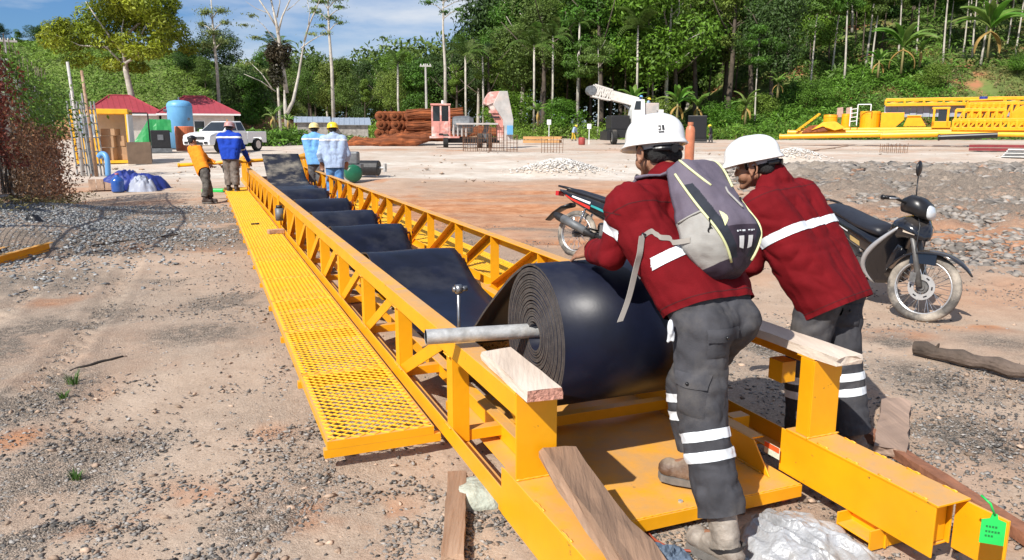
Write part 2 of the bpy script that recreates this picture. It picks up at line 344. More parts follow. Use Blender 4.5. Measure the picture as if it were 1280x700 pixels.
    def mix(f, a, b):
        x = N.new("ShaderNodeMixRGB"); L(f, x.inputs[0]); L(a, x.inputs[1]); L(b, x.inputs[2]); return x.outputs[0]
    def attr(nm):
        a = N.new("ShaderNodeAttribute"); a.attribute_name = nm; return a.outputs['Fac']
    def math_(op, a, b):
        x = N.new("ShaderNodeMath"); x.operation = op
        for q, s_ in enumerate((a, b)):
            if isinstance(s_, (int, float)): x.inputs[q].default_value = s_
            else: L(s_, x.inputs[q])
        x.use_clamp = True; return x.outputs[0]
    dirt = ramp(nz(2.3, 9, .7), (.3, (.32, .24, .178)), (.5, (.44, .342, .262)), (.72, (.54, .437, .345)))
    fine = ramp(nz(70, 4, .7), (.30, (.17, .13, .10)), (.47, (.42, .325, .25)), (.62, (.52, .42, .335)), (.78, (.62, .54, .46)))
    dirt = mix(math_('MULTIPLY', nz(7, 5), .85), dirt, fine)
    clayc = ramp(nz(3.1, 9, .7), (.3, (.31, .12, .052)), (.5, (.45, .21, .105)), (.7, (.55, .32, .19)))
    vo = N.new("ShaderNodeTexVoronoi"); vo.inputs['Scale'].default_value = 120; L(t.outputs['Object'], vo.inputs['Vector'])
    gs = N.new("ShaderNodeSeparateXYZ"); L(vo.outputs['Color'], gs.inputs[0])
    gravc = ramp(gs.outputs[0], (.0, (.12, .105, .09)), (.45, (.22, .18, .145)), (.75, (.31, .25, .20)), (1, (.42, .36, .30)))
    palec = ramp(nz(.9, 10, .7), (.3, (.44, .37, .30)), (.5, (.58, .52, .45)), (.7, (.68, .63, .57)))
    brk = nz(11, 6, .7)
    c = mix(math_('MULTIPLY', math_('MULTIPLY', attr('clay'), math_('ADD', brk, .55)), 1.0), dirt, clayc)
    gm_ = math_('MULTIPLY', attr('grav'), math_('MULTIPLY', math_('SUBTRACT', brk, .20), 3.2)); c = mix(gm_, c, gravc)
    c = mix(math_('MULTIPLY', attr('pale'), math_('ADD', nz(3, 8), .38)), c, palec)
    L(c, p.inputs['Base Color'])
    b1 = N.new("ShaderNodeBump"); b1.inputs['Strength'].default_value = .55; b1.inputs['Distance'].default_value = .02; L(nz(45, 8, .75), b1.inputs['Height'])
    b2 = N.new("ShaderNodeBump"); b2.inputs['Distance'].default_value = .018; L(math_('MULTIPLY', gm_, .8), b2.inputs['Strength']); L(vo.outputs['Distance'], b2.inputs['Height']); b2.invert = True; L(b1.outputs[0], b2.inputs['Normal']); L(b2.outputs[0], p.inputs['Normal'])
    build('ground', me, m, kind='structure')
    return None
ground()
# loose stones: one mesh of squashed pebbles, denser on the gravel
def pebbles(name, pts, sizes, m, zf=.6):
    base = np.array([[1, 0, 0], [0, 1, 0], [-1, 0, 0], [0, -1, 0], [0, 0, 1], [0, 0, -1], [.7, .7, .5], [-.7, -.7, .45]], float)
    fc = np.array([[0, 6, 4], [6, 1, 4], [1, 2, 4], [2, 7, 4], [7, 3, 4], [3, 0, 4], [0, 1, 6], [2, 3, 7], [1, 0, 5], [2, 1, 5], [3, 2, 5], [0, 3, 5]])
    n = len(pts); a = RNG.uniform(0, 6.28, n); ca, sa = np.cos(a), np.sin(a)
    B = base[None] * (1 + RNG.uniform(-.35, .35, (n, 8, 3))); B = B * np.stack([sizes * RNG.uniform(.8, 1.5, n), sizes * RNG.uniform(.6, 1.0, n), sizes * zf * RNG.uniform(.6, 1.1, n)], -1)[:, None, :]
    X = B[..., 0] * ca[:, None] - B[..., 1] * sa[:, None]; Y = B[..., 0] * sa[:, None] + B[..., 1] * ca[:, None]
    tl = RNG.uniform(-.4, .4, (n, 2)); Z = B[..., 2] + X * tl[:, :1] * .6 + Y * tl[:, 1:] * .6
    P = np.stack([X + pts[:, None, 0], Y + pts[:, None, 1], Z + pts[:, None, 2]], -1).reshape(-1, 3)
    Fc = (fc[None] + (np.arange(n) * 8)[:, None, None]).reshape(-1, 3)
    me = bpy.data.meshes.new(name); me.vertices.add(len(P)); me.vertices.foreach_set('co', P.astype(np.float32).reshape(-1))
    me.loops.add(Fc.size); me.loops.foreach_set('vertex_index', Fc.reshape(-1).astype(np.int32)); me.polygons.add(len(Fc))
    me.polygons.foreach_set('loop_start', np.arange(0, Fc.size, 3, dtype=np.int32)); me.polygons.foreach_set('loop_total', np.full(len(Fc), 3, np.int32)); me.update(calc_edges=True); me.validate()
    return build(name, me, m, kind='stuff')
STONE = mat('grey_stone', (.20, .185, .17), .9, 0, .2, 8, .3, 60, island=.75)
STONEB = mat('brown_stone', (.36, .26, .19), .9, 0, .2, 8, .3, 60, island=.5)
PALES = mat('pale_crushed_stone', (.62, .59, .55), .9, 0, .15, 6, island=.35)
def scatter(n, r0, r1, a0, a1, dens, smin, smax, pw=2.2, grow=0):
    R = np.exp(RNG.uniform(math.log(r0), math.log(r1), n)); A = np.radians(RNG.uniform(a0, a1, n)); x = R * np.sin(A); y = R * np.cos(A)
    k = RNG.uniform(0, 1, n) < dens(x, y); x, y = x[k], y[k]
    s = (smin + (smax - smin) * RNG.uniform(0, 1, len(x)) ** pw) * (1 if not grow else np.clip(np.hypot(x, y) / grow, 1, 3) ** 1.15)
    return np.stack([x, y, gz0(x, y) + s * .12], -1), s
gd = lambda x, y: (1 - .85 * np.clip(1.3 * patches(x, y, SMOOTH_P), 0, 1)) * np.clip(1.1 * patches(x, y, GRAVEL_P) * smooth(.30, .5, fbm(x * 2.6, y * 2.6, 4, 81)) + .05 + 1.0 * smooth(.47, .64, fbm(x * .75 + 9, y * .7, 5, 71)) * smooth(.3, .6, fbm(x * 3, y * 3, 3, 72)) + .4 * smooth(-.9, -3.4, x + .16 * (y - 4)) * smooth(.36, .58, fbm(x * 1.3, y * 1.3, 4, 73)) + .5 * smooth(1.0, 1.8, x) * (1 - smooth(5.5, 7.5, y)) * smooth(.32, .55, fbm(x * 1.6, y * 1.6, 4, 74)), 0, 1)
p_, s_ = scatter(210000, 1.8, 15, -44, 44, gd, .003, .015, 3.8); pebbles('gravel', p_, s_, STONE)
p_, s_ = scatter(11000, 1.8, 16, -44, 44, lambda x, y: .2 + .5 * fbm(x * .8, y * .8, 3, 14), .004, .024, 3.5); pebbles('gravel', p_, s_, STONEB)
p_, s_ = scatter(42000, 10, 34, 4, 46, lambda x, y: smooth(3.0, 6.0, x - .12 * y) * (1 - smooth(27, 33, y)), .014, .085, 3.2, 12); pebbles('rubble', p_, s_, mat('dusty_rubble', (.25, .222, .195), .95, 0, .25, 3, .4, 40, island=.45), .55)
p_, s_ = scatter(3500, 11, 34, 6, 46, lambda x, y: smooth(3.0, 6.0, x - .12 * y) * (1 - smooth(27, 33, y)), .015, .09, 3.6, 13); pebbles('rubble', p_, s_, mat('red_clod', (.34, .20, .13), .95, 0, .3, 5, island=.4), .5)
p_, s_ = scatter(60000, 8.5, 19, -46, -20, lambda x, y: np.clip(1.5 * bump(x, y, -8.3, 12.6, 2.3, 3.6), 0, 1), .010, .036, 2); pebbles('gravel', p_, s_, mat('blue_grey_gravel', (.26, .268, .27), .9, 0, .2, 8, island=.55))
def heap(cx, cy, rx, ry, n):
    x = RNG.normal(cx, rx * .5, n); y = RNG.normal(cy, ry * .5, n); s = RNG.uniform(.02, .06, n); pebbles('crushed_stone_heap', np.stack([x, y, gz0(x, y)], -1), s, PALES)
heap(1.75, 28.5, 1.35, 1.0, 2200); heap(13.2, 36, 1.3, 1.1, 1200)
p_, s_ = scatter(2500, 24, 60, -40, 40, lambda x, y: .5 * smooth(.5, .6, fbm(x * .3, y * .3, 3, 5)), .02, .10, 3); pebbles('gravel', p_, s_, STONEB)
# ================================================================== CONVEYOR FRAME (local x = v, y = u, z up)
conv = thing('truss_conveyor', 'long yellow lattice conveyor frame with mesh walkways lying across the dirt', 'conveyor frame', M=FR.copy())
U0, U1, ZT, ZB = 2.5, 20.6, .65, .11
T = .008
posts_u = [3.36 + 1.08 * k for k in range(17)]
def side(x0, sgn, name):
    U0 = 2.5 if sgn > 0 else 2.405                                     # x0 outer face; sgn +1: inside lies at larger v
    top = MB(); 
    for a, b in ((U0 + .001, 11.95), (11.96, U1)):
        top.b2(x0, x0 + sgn * T, a, b, ZT - .09, ZT - T - .001); top.b2(x0 - sgn * .002, x0 + sgn * .095, a, b, ZT - T, ZT)
        top.b2(x0 + sgn * .001, x0 + sgn * T, a, b, ZB + .001, ZB + .09); top.b2(x0 + sgn * T, x0 + sgn * .092, a, b, ZB, ZB + T)
    s = build('side_truss', top, YEL, conv, bevel=.002)
    pm = MB(); pm.b2(0, sgn * .007, 0, .088, ZB + .012, ZT - .012); pm.b2(sgn * .007, sgn * .085, 0, .007, ZB + .012, ZT - .012)
    po = build('post', pm, YEL, s, loc=(x0 + sgn * .009, posts_u[0] - .04, 0), bevel=.0015)
    for u in posts_u[1:]: inst(po, 'post', (x0 + sgn * .009, u - .04, 0), s)
    a = Vector((0, .06, ZT - .03)); b = Vector((0, 1.08 - .05, ZB + .06))    # brace: head of the near post down to the foot of the far post
    dm = MB(); dm.beam(a, b, .007, .075, up=(sgn, 0, 0)); 
    t = (b - a).normalized(); nrm = Vector((0, -t.z, t.y)); off = nrm * .034
    dm = MB(); dm.beam(a + Vector((sgn * .004, 0, 0)), b + Vector((sgn * .004, 0, 0)), .007, .07, up=nrm); dm.beam(a + off + Vector((sgn * .041, 0, 0)), b + off + Vector((sgn * .041, 0, 0)), .066, .007, up=nrm)
    br = build('brace', dm, YEL, s, loc=(x0 + sgn * .018, posts_u[0], 0), bevel=.0015)
    for u in posts_u[1:-1]: inst(br, 'brace', (x0 + sgn * .018, u, 0), s)
    return s
sl = side(1.02, 1, 'l'); sr = side(2.52, -1, 'r')
# gusset plates bolted at the joint of the two frame lengths
gp = MB(); gp.b2(1.008, 1.018, 11.85, 12.06, .50, .642); gp.b2(1.008, 1.018, 11.85, 12.06, .112, .27); gp.b2(1.0, 1.02, 11.93, 11.975, .11, .645); gp.b2(2.522, 2.532, 11.85, 12.06, .50, .642); gp.b2(2.50, 2.53, 11.93, 11.975, .11, .645)
build('joint_plate', gp, YEL, conv, bevel=.002)
# front posts and the box beams of the tail
for x0, x1, sgn in ((1.02, 1.19, 1), (2.355, 2.505, -1)):
    U0 = 2.5 if sgn > 0 else 2.405; m = MB(); m.b2(x0, x1, U0 - .008, U0, .302, .648); xo = x0 if sgn > 0 else x1;  xi = x1 if sgn > 0 else x0; xi -= 0 if sgn > 0 else -.0; m.b2(xi - sgn * .008, xi, U0, U0 + .075, .302, .648); m.b2(x0, x1, U0, U0 + .1, .649, .655)
    build('end_post', m, YEL, conv, bevel=.002)
for x0, x1, ue in ((1.02, 1.19, .55), (2.345, 2.505, 1.76)):
    U0 = 2.5 if x0 < 2 else 2.405; m = MB(); w = .008
    m.b2(x0, x0 + w, ue, U0 + .15, .09, .292); m.b2(x0 - .003, x1 + .003, ue - .01, U0 + .12, .292, .301)
    m.b2(x1 - w, x1, ue + .05, U0 + .15, .09, .292); m.b2(x0 + w, x1 - w, ue + .06, U0 + .15, .088, .096)
    build('box_beam', m, YEL, conv, bevel=.002)
m = MB(); m.b2(2.499, 2.511, 1.60, 1.80, .08, .286); m.b2(2.36, 2.49, 1.825, 1.835, .10, .285); build('end_plate', m, YEL, conv, bevel=.002)
# bracket under the right box beam
m = MB(); m.b2(2.375, 2.385, 1.98, 2.16, .0, .088); m.b2(2.30, 2.40, 1.985, 1.992, .002, .087); m.b2(2.30, 2.40, 2.15, 2.157, .002, .087); m.b2(2.30, 2.39, 1.992, 2.15, .035, .042); m.b2(2.40, 2.52, 1.99, 2.0, .0, .087)
build('foot_bracket', m, YEL, conv, bevel=.0015)
# deck plate, stringers and the things bolted to them
m = MB(); m.b2(1.195, 2.335, 2.40, 3.98, .084, .090); m.b2(1.195, 2.335, 2.392, 2.40, .034, .090); m.b2(1.195, 2.335, 3.98, 3.988, .034, .09)
build('deck_plate', m, YEL, conv, bevel=.002)
m = MB(); fn = lambda p, q, t: (t, p, q)
m.prism([(2.50, .0915), (4.1, .0915), (20.5, .0915), (20.5, .225), (2.62, .225)], 2.245, 2.253, fn); m.b2(2.253, 2.32, 2.64, 20.5, .217, .225)
build('stringer', m, YEL, conv, bevel=.002)
m = MB(); m.prism([(2.78, .0915), (20.5, .0915), (20.5, .235), (2.78, .235)], 1.285, 1.293, fn); m.b2(1.23, 1.285, 2.78, 20.5, .227, .235)
m.prism([(2.62, .30), (3.3, .55), (3.36, .55), (3.36, .44), (2.62, .2)], 1.225, 1.232, fn)
build('stringer', m, YEL, conv, bevel=.002)
m = MB(); m.b2(2.32, 2.42, 2.86, 2.93, .112, .23); m.b2(2.30, 2.46, 2.80, 2.99, .10, .112); build('anchor_block', m, YEL, conv, bevel=.002)
m = MB(); m.b2(2.42, 2.50, 2.66, 2.75, .46, .56); m.b2(1.10, 1.21, 2.62, 2.70, .13, .14); m.b2(1.03, 1.2, 2.66, 2.74, .10, .112); build('lug', m, YEL, conv, bevel=.001)
# sticker on the stringer
m = MB(); m.b2(2.2525, 2.2540, 2.56, 2.66, .165, .185)
st = MB(); st.b2(2.3205, 2.3225, 2.53, 2.63, .150, .205)
build("sticker", st, mat('pale_green_print', (.62, .72, .6), .5, 0, .1, 90), conv)
st = MB(); st.b2(2.3185, 2.3204, 2.532, 2.628, .180, .204); build('sticker_band', st, mat('orange_red_print', (.8, .12, .03), .5), conv)
st = MB()
st = MB(); st.prism([(2.535, .135), (2.635, .135), (2.62, .19), (2.535, .19)], 2.2525, 2.2533, fn)
# cross members and return rollers under the belt
m0 = MB(); m0.b2(1.03, 2.51, -.03, .03, ZB + .010, ZB + .065); xm = build('cross_member', m0, YEL, conv, loc=(0, posts_u[0], 0), bevel=.002)
for u in posts_u[1:]: inst(xm, 'cross_member', (0, u, 0), conv)
rol = MB(); rol.tube([(1.30, 0, 0), (2.24, 0, 0)], .062, 14); rol.tube([(1.22, 0, 0), (2.32, 0, 0)], .014, 8)
RM = mat('roller_rust_brown', (.17, .06, .035), .55, .2, .3, 5, dust=(.35, .25, .17), dustamt=.5)
ro = build('roller', rol, RM, conv, smooth_=False, loc=(0, 6.9, .38))
cr_u = [6.9, 9.0, 10.7, 12.7, 15.1, 16.3]
for u in cr_u[1:] + [17.75, 18.25, 18.75, 19.25, 19.8, 20.3]: inst(ro, 'roller', (0, u, .38), conv)
bk = MB(); bk.b2(-.004, .004, -.05, .05, .2, .43); kb = build('roller_bracket', bk, YEL, conv, loc=(1.26, 6.9, 0), bevel=.002)
for u in cr_u + [17.75, 18.25, 18.75, 19.25, 19.8, 20.3]:
    if u != 6.9: inst(kb, 'roller_bracket', (1.26, u, 0), conv)
    inst(kb, 'roller_bracket', (2.29, u, 0), conv)
# head end: uprights and sloping rails past the end of the belt
m = MB(); 
for x in (1.06, 2.51):
    m.b2(x - .05, x + .05, 20.6, 20.72, .1, 1.0); m.beam((x, 20.7, .95), (x, 24.2, .72), .08, .10)
    for k in range(6): m.beam((x, 21.1 + .5 * k, .1), (x, 21.1 + .5 * k, .80), .07, .05)
    m.b2(x - .045, x + .045, 20.7, 24.2, .1, .2)
build('head_section', m, YEL, conv, bevel=.003)
# walkways: angle-iron rims and expanded-metal panels
def walkway(xa, xb, ua, n, L_):
    wk = None
    for k in range(n):
        u0 = ua + k * L_; u1 = u0 + L_ - .006
        r = MB()
        for x, s in ((xa, 1), (xb, -1)): r.b2(x, x + s * .038, u0, u1, .146, .150); r.b2(x, x + s * .004, u0, u1, .108, .146)
        r.b2(xa + .038, xb - .038, u0, u0 + .036, .1455, .1495); r.b2(xa + .004, xb - .004, u0, u0 + .004, .108, .1455); r.b2(xa + .038, xb - .038, u1 - .036, u1, .1455, .1495)
        for f in (.33, .66): r.b2(xa + .004, xb - .004, u0 + (u1 - u0) * f - .016, u0 + (u1 - u0) * f + .016, .112, .117)
        w_ = build('walkway_panel', r, YEL, conv)
        # expanded metal: rows of wavy strands joined at the knuckles
        sw = .072; sp = .0285 if k < 5 else .036; nx = int((xb - xa - .02) / (sw / 2)); ny = int((u1 - u0 - .03) / sp); g = MB(); vs = []; fs = []
        th_ = .0036 if k < 5 else .0062
        for j in range(ny + 1):
            yb = u0 + .015 + j * sp
            base = len(vs)
            for i in range(nx + 1):
                yy = yb + (sp * .42 if (i + j) % 2 else -sp * .42) * .98; xx = xa + .010 + i * (xb - xa - .02) / nx
                hz = .1505 + (.004 if (i + j) % 2 else 0)
                vs += [(xx, yy - th_ * .8, hz), (xx, yy + th_ * .8, hz + .0035)]
            fs += [(base + 2 * i, base + 2 * i + 2, base + 2 * i + 3, base + 2 * i + 1) for i in range(nx)]
        # thickness
        nn = len(vs); vs2 = vs + [(a, b, c - .0035) for a, b, c in vs]
        fs2 = fs + [tuple(q + nn for q in reversed(f)) for f in fs] + [(f[0], f[0] + nn, f[1] + nn, f[1]) for f in fs] + [(f[3], f[2], f[2] + nn, f[3] + nn) for f in fs]
        g.add(vs2, fs2); o = build('mesh_grating', g, GRAT, w_); o['kind'] = 'stuff'
        b = MB()
        for x in (xa + .02, xb - .02):
            for yy in (u0 + .028, u1 - .028): b.b2(x - .012, x + .012, yy - .004, yy + .004, .1502, .1512)
        build('bolt_slot', b, BLACK, w_)
walkway(.455, .985, 3.50, 16, 1.08)
walkway(2.58, 3.12, 4.6, 15, 1.08)
m = MB()
for k in range(17): m.b2(.44, 1.02, 3.52 + 1.08 * k - .02, 3.52 + 1.08 * k + .02, .065, .107)
for k in range(16): m.b2(2.55, 3.13, 4.62 + 1.08 * k - .02, 4.62 + 1.08 * k + .02, .065, .107)
build('walkway_bracket', m, YEL, conv)
# stitch welds and bolt heads
def beads(pts, name='weld_bead'):
    m = MB()
    for a, b in pts:
        a = Vector(a); b = Vector(b); n = max(2, int((b - a).length / .012)); m.tube([a.lerp(b, i / n) + Vector((0, 0, .0012 * math.sin(i * 2.3))) for i in range(n + 1)], [.0042 + .0012 * math.sin(i * 1.9) for i in range(n + 1)], 6)
    build(name, m, YEL, conv, True)['kind'] = 'stuff'
W_ = []
for x in (1.024, 1.186): W_ += [((x, .7 + .22 * k, .302), (x, .78 + .22 * k, .302)) for k in range(8)]
for x in (2.349, 2.501): W_ += [((x, 1.80 + .16 * k, .302), (x, 1.86 + .16 * k, .302)) for k in range(4)]
W_ += [((1.02, 2.49, .304), (1.19, 2.49, .304)), ((2.34, 2.395, .304), (2.52, 2.395, .304)), ((1.2, 2.40, .092), (2.33, 2.40, .092)), ((1.296, 2.8, .094), (1.296, 3.9, .094)), ((2.242, 2.55, .094), (2.242, 3.9, .094))]
for u in posts_u[:6]: W_ += [((1.0165, u - .04, ZB + .088), (1.0165, u + .05, ZB + .088)), ((1.0165, u - .04, ZT - .092), (1.0165, u + .05, ZT - .092)), ((1.0165, u + .94, ZB + .088), (1.0165, u + 1.03, ZB + .088))]
beads(W_)
bh = MB(); bh.lathe([(.011, 0), (.011, .007), (.001, .0075)], (0, 0, 0), 6); b0 = build('bolt_head', bh, GALV, conv, loc=(1.45, 2.46, .0905))
for x, u in ((1.75, 2.46), (2.05, 2.46), (1.45, 3.9), (2.05, 3.9), (2.3, 2.9), (2.44, 2.85)): inst(b0, 'bolt_head', (x, u, .0905 if x < 2.29 else .113), conv)
# packing blocks under the frame
for i, (u, v) in enumerate(((2.55, 1.06), (6.6, 1.1), (11.0, 1.1), (15.5, 1.1), (6.6, 2.5), (11, 2.5), (15.5, 2.5), (19.8, 1.1), (19.8, 2.5))):
    if i == 0: continue
    p = uvz(u, v, 0); z = gz(p.x, p.y); m = MB(); m.box((0, 0, (.11 + z) / 2 - z), (.5, .16, .108 - z)); o = build('timber_packer', m, WOODB, None, loc=(p.x, p.y, z), rot=AZ * -1, bevel=.006)
    tag(o, 'short timber packer under the %s chord, %s' % (('left', {6.6: 'nearest of its row', 11.0: 'second along its row', 15.5: 'third along its row', 19.8: 'farthest of its row'}[u]) if v < 2 else ('right', {6.6: 'nearest of its row', 11: 'second along its row', 15.5: 'third along its row', 19.8: 'farthest of its row'}[u])), 'timber block', 'packing blocks under the conveyor')
# ------------------------------------------------------------------ belt: hanging loops and the spiral roll
RC, RZ, RO = 3.04, .70, .33
belt = thing('conveyor_belt', 'black rubber conveyor belt sagging between the trusses and wound into a big roll', 'conveyor belt', M=FR @ Matrix.Translation((1.75, RC, 0)))
BX0, BX1 = 1.33, 2.17
def strip(path, th, name, m, par, x0=BX0, x1=BX1, nx=5, edge=0.0):
    P = [Vector((0, a, b)) for a, b in path]; n = len(P); mb = MB(); top = []; bot = []
    for i, p in enumerate(P):
        t = (P[min(i + 1, n - 1)] - P[max(i - 1, 0)]).normalized(); nr = Vector((0, -t.z, t.y))
        top.append(p + nr * th / 2); bot.append(p - nr * th / 2)
    def row(q, s):
        return [(x0 + (x1 - x0) * k / nx, q[s].y - RC, q[s].z + edge * math.sin(q[s].y * 3.1 + k)) for k in range(nx + 1)]
    vs = []
    for s in range(n): vs += row(top, s)
    for s in range(n): vs += row(bot, s)
    m1 = nx + 1; o = n * m1; fs = []
    for s in range(n - 1):
        for k in range(nx):
            fs.append((s * m1 + k, (s + 1) * m1 + k, (s + 1) * m1 + k + 1, s * m1 + k + 1)); fs.append((o + s * m1 + k, o + s * m1 + k + 1, o + (s + 1) * m1 + k + 1, o + (s + 1) * m1 + k))
    sf = len(fs)
    for s in range(n - 1):
        fs.append((s * m1, o + s * m1, o + (s + 1) * m1, (s + 1) * m1)); fs.append((s * m1 + nx, (s + 1) * m1 + nx, o + (s + 1) * m1 + nx, o + s * m1 + nx))
    for s in (0, n - 1): fs += [(s * m1 + k, s * m1 + k + 1, o + s * m1 + k + 1, o + s * m1 + k) for k in range(nx)]
    mb.add([(a - 1.75, b, c) for a, b, c in vs], fs); ob = build(name, mb, m, par)
    me = ob.data; me.materials.append(RUBE)
    for i, p in enumerate(me.polygons): p.material_index = 0 if i < sf else 1; p.use_smooth = i < sf
    return ob
# smooth curve through control points
def spline(pts, n=10):
    out = []
    for i in range(len(pts) - 1):
        p0 = pts[max(i - 1, 0)]; p1 = pts[i]; p2 = pts[i + 1]; p3 = pts[min(i + 2, len(pts) - 1)]
        for k in range(n):
            t = k / n; out.append(tuple(.5 * ((2 * b) + (-a + c) * t + (2 * a - 5 * b + 4 * c - d) * t * t + (-a + 3 * b - 3 * c + d) * t ** 3) for a, b, c, d in zip(p0, p1, p2, p3)))
    out.append(tuple(pts[-1])); return out
turns = 22; sp_ = []
for k in range(turns * 44 + 1):
    a = k / 44 * 2 * math.pi; r = .062 + (RO - .006 - .062) * k / (turns * 44) + .0016 * math.sin(a * .37) + .001 * math.sin(a * 1.7)
    ang = math.radians(70) - (turns * 2 * math.pi - a) * -1.0
    ang = math.radians(62) + (turns * 2 * math.pi - a)          # the outer end leaves over the top towards the far side
    sp_.append((RC + r * math.cos(ang), RZ + r * math.sin(ang)))
strip(sp_, .0086, 'wound_roll', RUB, belt, nx=1)
e = sp_[-1]
loop = [e, (3.36, .90), (3.66, .70), (3.98, .47), (4.4, .29), (5.0, .205), (5.6, .205), (6.15, .27), (6.5, .40), (6.78, .485), (6.95, .492), (7.2, .44), (7.6, .27), (8.0, .19), (8.4, .22), (8.72, .42), (8.9, .485), (9.05, .488), (9.3, .43), (9.7, .25), (10.1, .23), (10.4, .41), (10.6, .482), (10.75, .488), (11.0, .43), (11.5, .21), (12.1, .23), (12.42, .42), (12.6, .482), (12.75, .488), (13.0, .43), (13.6, .21), (14.4, .23), (14.78, .41), (15.0, .482), (15.15, .485), (15.4, .43), (15.8, .40), (16.3, .447), (16.8, .43), (17.3, .43), (17.8, .52), (18.3, .72), (18.7, .88), (19.1, 1.03)]
def onrun(a, b): return spline([p for p in loop if a <= p[0] <= b], 8)
allp = spline(loop, 8); ic = min(range(len(allp)), key=lambda i: abs(allp[i][0] - 16.9))
strip(allp[:ic + 1], .012, 'loose_run', RUB, belt, nx=8, edge=.004)
strip(allp[ic:], .012, 'dusty_end_flap', RUBD, belt, x0=1.31, x1=2.15, nx=8, edge=.004)['label'] = 'raised belt end smeared with pale dried mud'
# pipe through the roll, resting on the trusses
pp = thing('steel_pipe', 'grey galvanised pipe run through the centre of the belt roll', 'pipe', uvz(3.1, .88, .70))
m = MB(); A = uvz(3.16, .86, .715); B = uvz(3.01, 2.42, .690); 
dx = (B - A).normalized(); n = 20; vs = []
m.tube([A, A + dx * .5, A + dx * 1.2, B], .034, 20, cap=False); build('pipe_wall', m, GALV, pp, True, True)
m = MB(); m.tube([A + dx * .001, A + dx * .12], .029, 20, cap=False); m.tube([A + dx * .12, A + dx * .121], .029, 20); build('pipe_bore', m, DKM, pp, True, True)
# ratchet standing up on the top chord
rt_ = thing('ratchet_spanner', 'ratchet spanner standing upright beside the belt behind the grey pipe', 'spanner', uvz(3.30, 1.05, .655))
m = MB(); h = uvz(3.30, 1.06, .655); t_ = h + Vector((0, 0, .235)); m.tube([h, h + Vector((0, 0, .06)), t_], [.006, .007, .008], 10); build('handle', m, STEEL, rt_, True, True)
m = MB(); m.cyl(t_ - V * .014, t_ + V * .014, .022, 14); m.cyl(t_ + V * .014, t_ + V * .042, .013, 12); m.cyl(t_ - V * .026, t_ - V * .014, .013, 12); build('ratchet_head', m, STEEL, rt_, True, True)
# ================================================================== PEOPLE
def cloth(name, col, var=.12, rough=.85): return mat(name, col, rough, 0, var, 9, .25, 260, spec=.12)
SKIN = mat('brown_skin', (.30, .145, .085), .55, 0, .12, 14, .08, 200)
HAIR = mat('black_hair', (.010, .009, .009), .6, 0, .4, 60, .6, 300)
MAROON = cloth('maroon_cotton', (.150, .0060, .0095)); CHAR = mat('charcoal_cotton', (.062, .062, .070), .85, 0, .2, 9, .25, 260, spec=.15, col2=(.125, .115, .108), c2pos=(.50, .72))
REFL = mat('reflective_tape', (.74, .78, .82), .45, 0, .06, 30)
BOOTM = mat('worn_brown_leather', (.12, .072, .05), .6, 0, .3, 8, .4, 40, dust=(.42, .33, .25), dustamt=.6, col2=(.30, .24, .19), c2pos=(.5, .68))
BOOTG = mat('worn_pale_leather', (.33, .29, .25), .55, 0, .25, 8, .4, 40, col2=(.16, .13, .11), c2pos=(.5, .65))
SOLE = mat('grey_rubber_sole', (.16, .15, .14), .9, 0, .2, 20)
HELW = mat('white_helmet_shell', (.82, .82, .81), .28, 0, .015, 5, coat=.4); HELY = mat('yellow_helmet_shell', (.85, .60, .03), .35, 0, .03, 5)
def cfolds(p, sc, seed):
    s = 0.0
    for k, (a, b, c) in enumerate(FD):
        q = Vector((p.dot(a) * 4.0, p.dot(b) * 15.0, p.dot(c) * 9.0)) * (sc / 9.0) * (1 + .35 * k) + Vector((seed + 5 * k, seed * 1.7, k)); w = mnoise.noise(p * 5 + Vector((seed, k, 0))); n = mnoise.noise(q + Vector((w, w, 0)) * .8); g = mnoise.noise(p * 3.3 + Vector((k * 4, seed, 1))) * .9 + .45
        s += ((n * n + .004) ** .5 * 2.2 - .35) * max(0, min(1, g)) * (.9, .8, .5)[k]
    return s
def _rot(a, b): m = Matrix.Rotation(a, 3, 'Z') @ Matrix.Rotation(b, 3, 'X'); return tuple(m.col[i].copy() for i in range(3))
FD = [_rot(.6, .9), _rot(-.7, .35), _rot(1.6, -.5)]
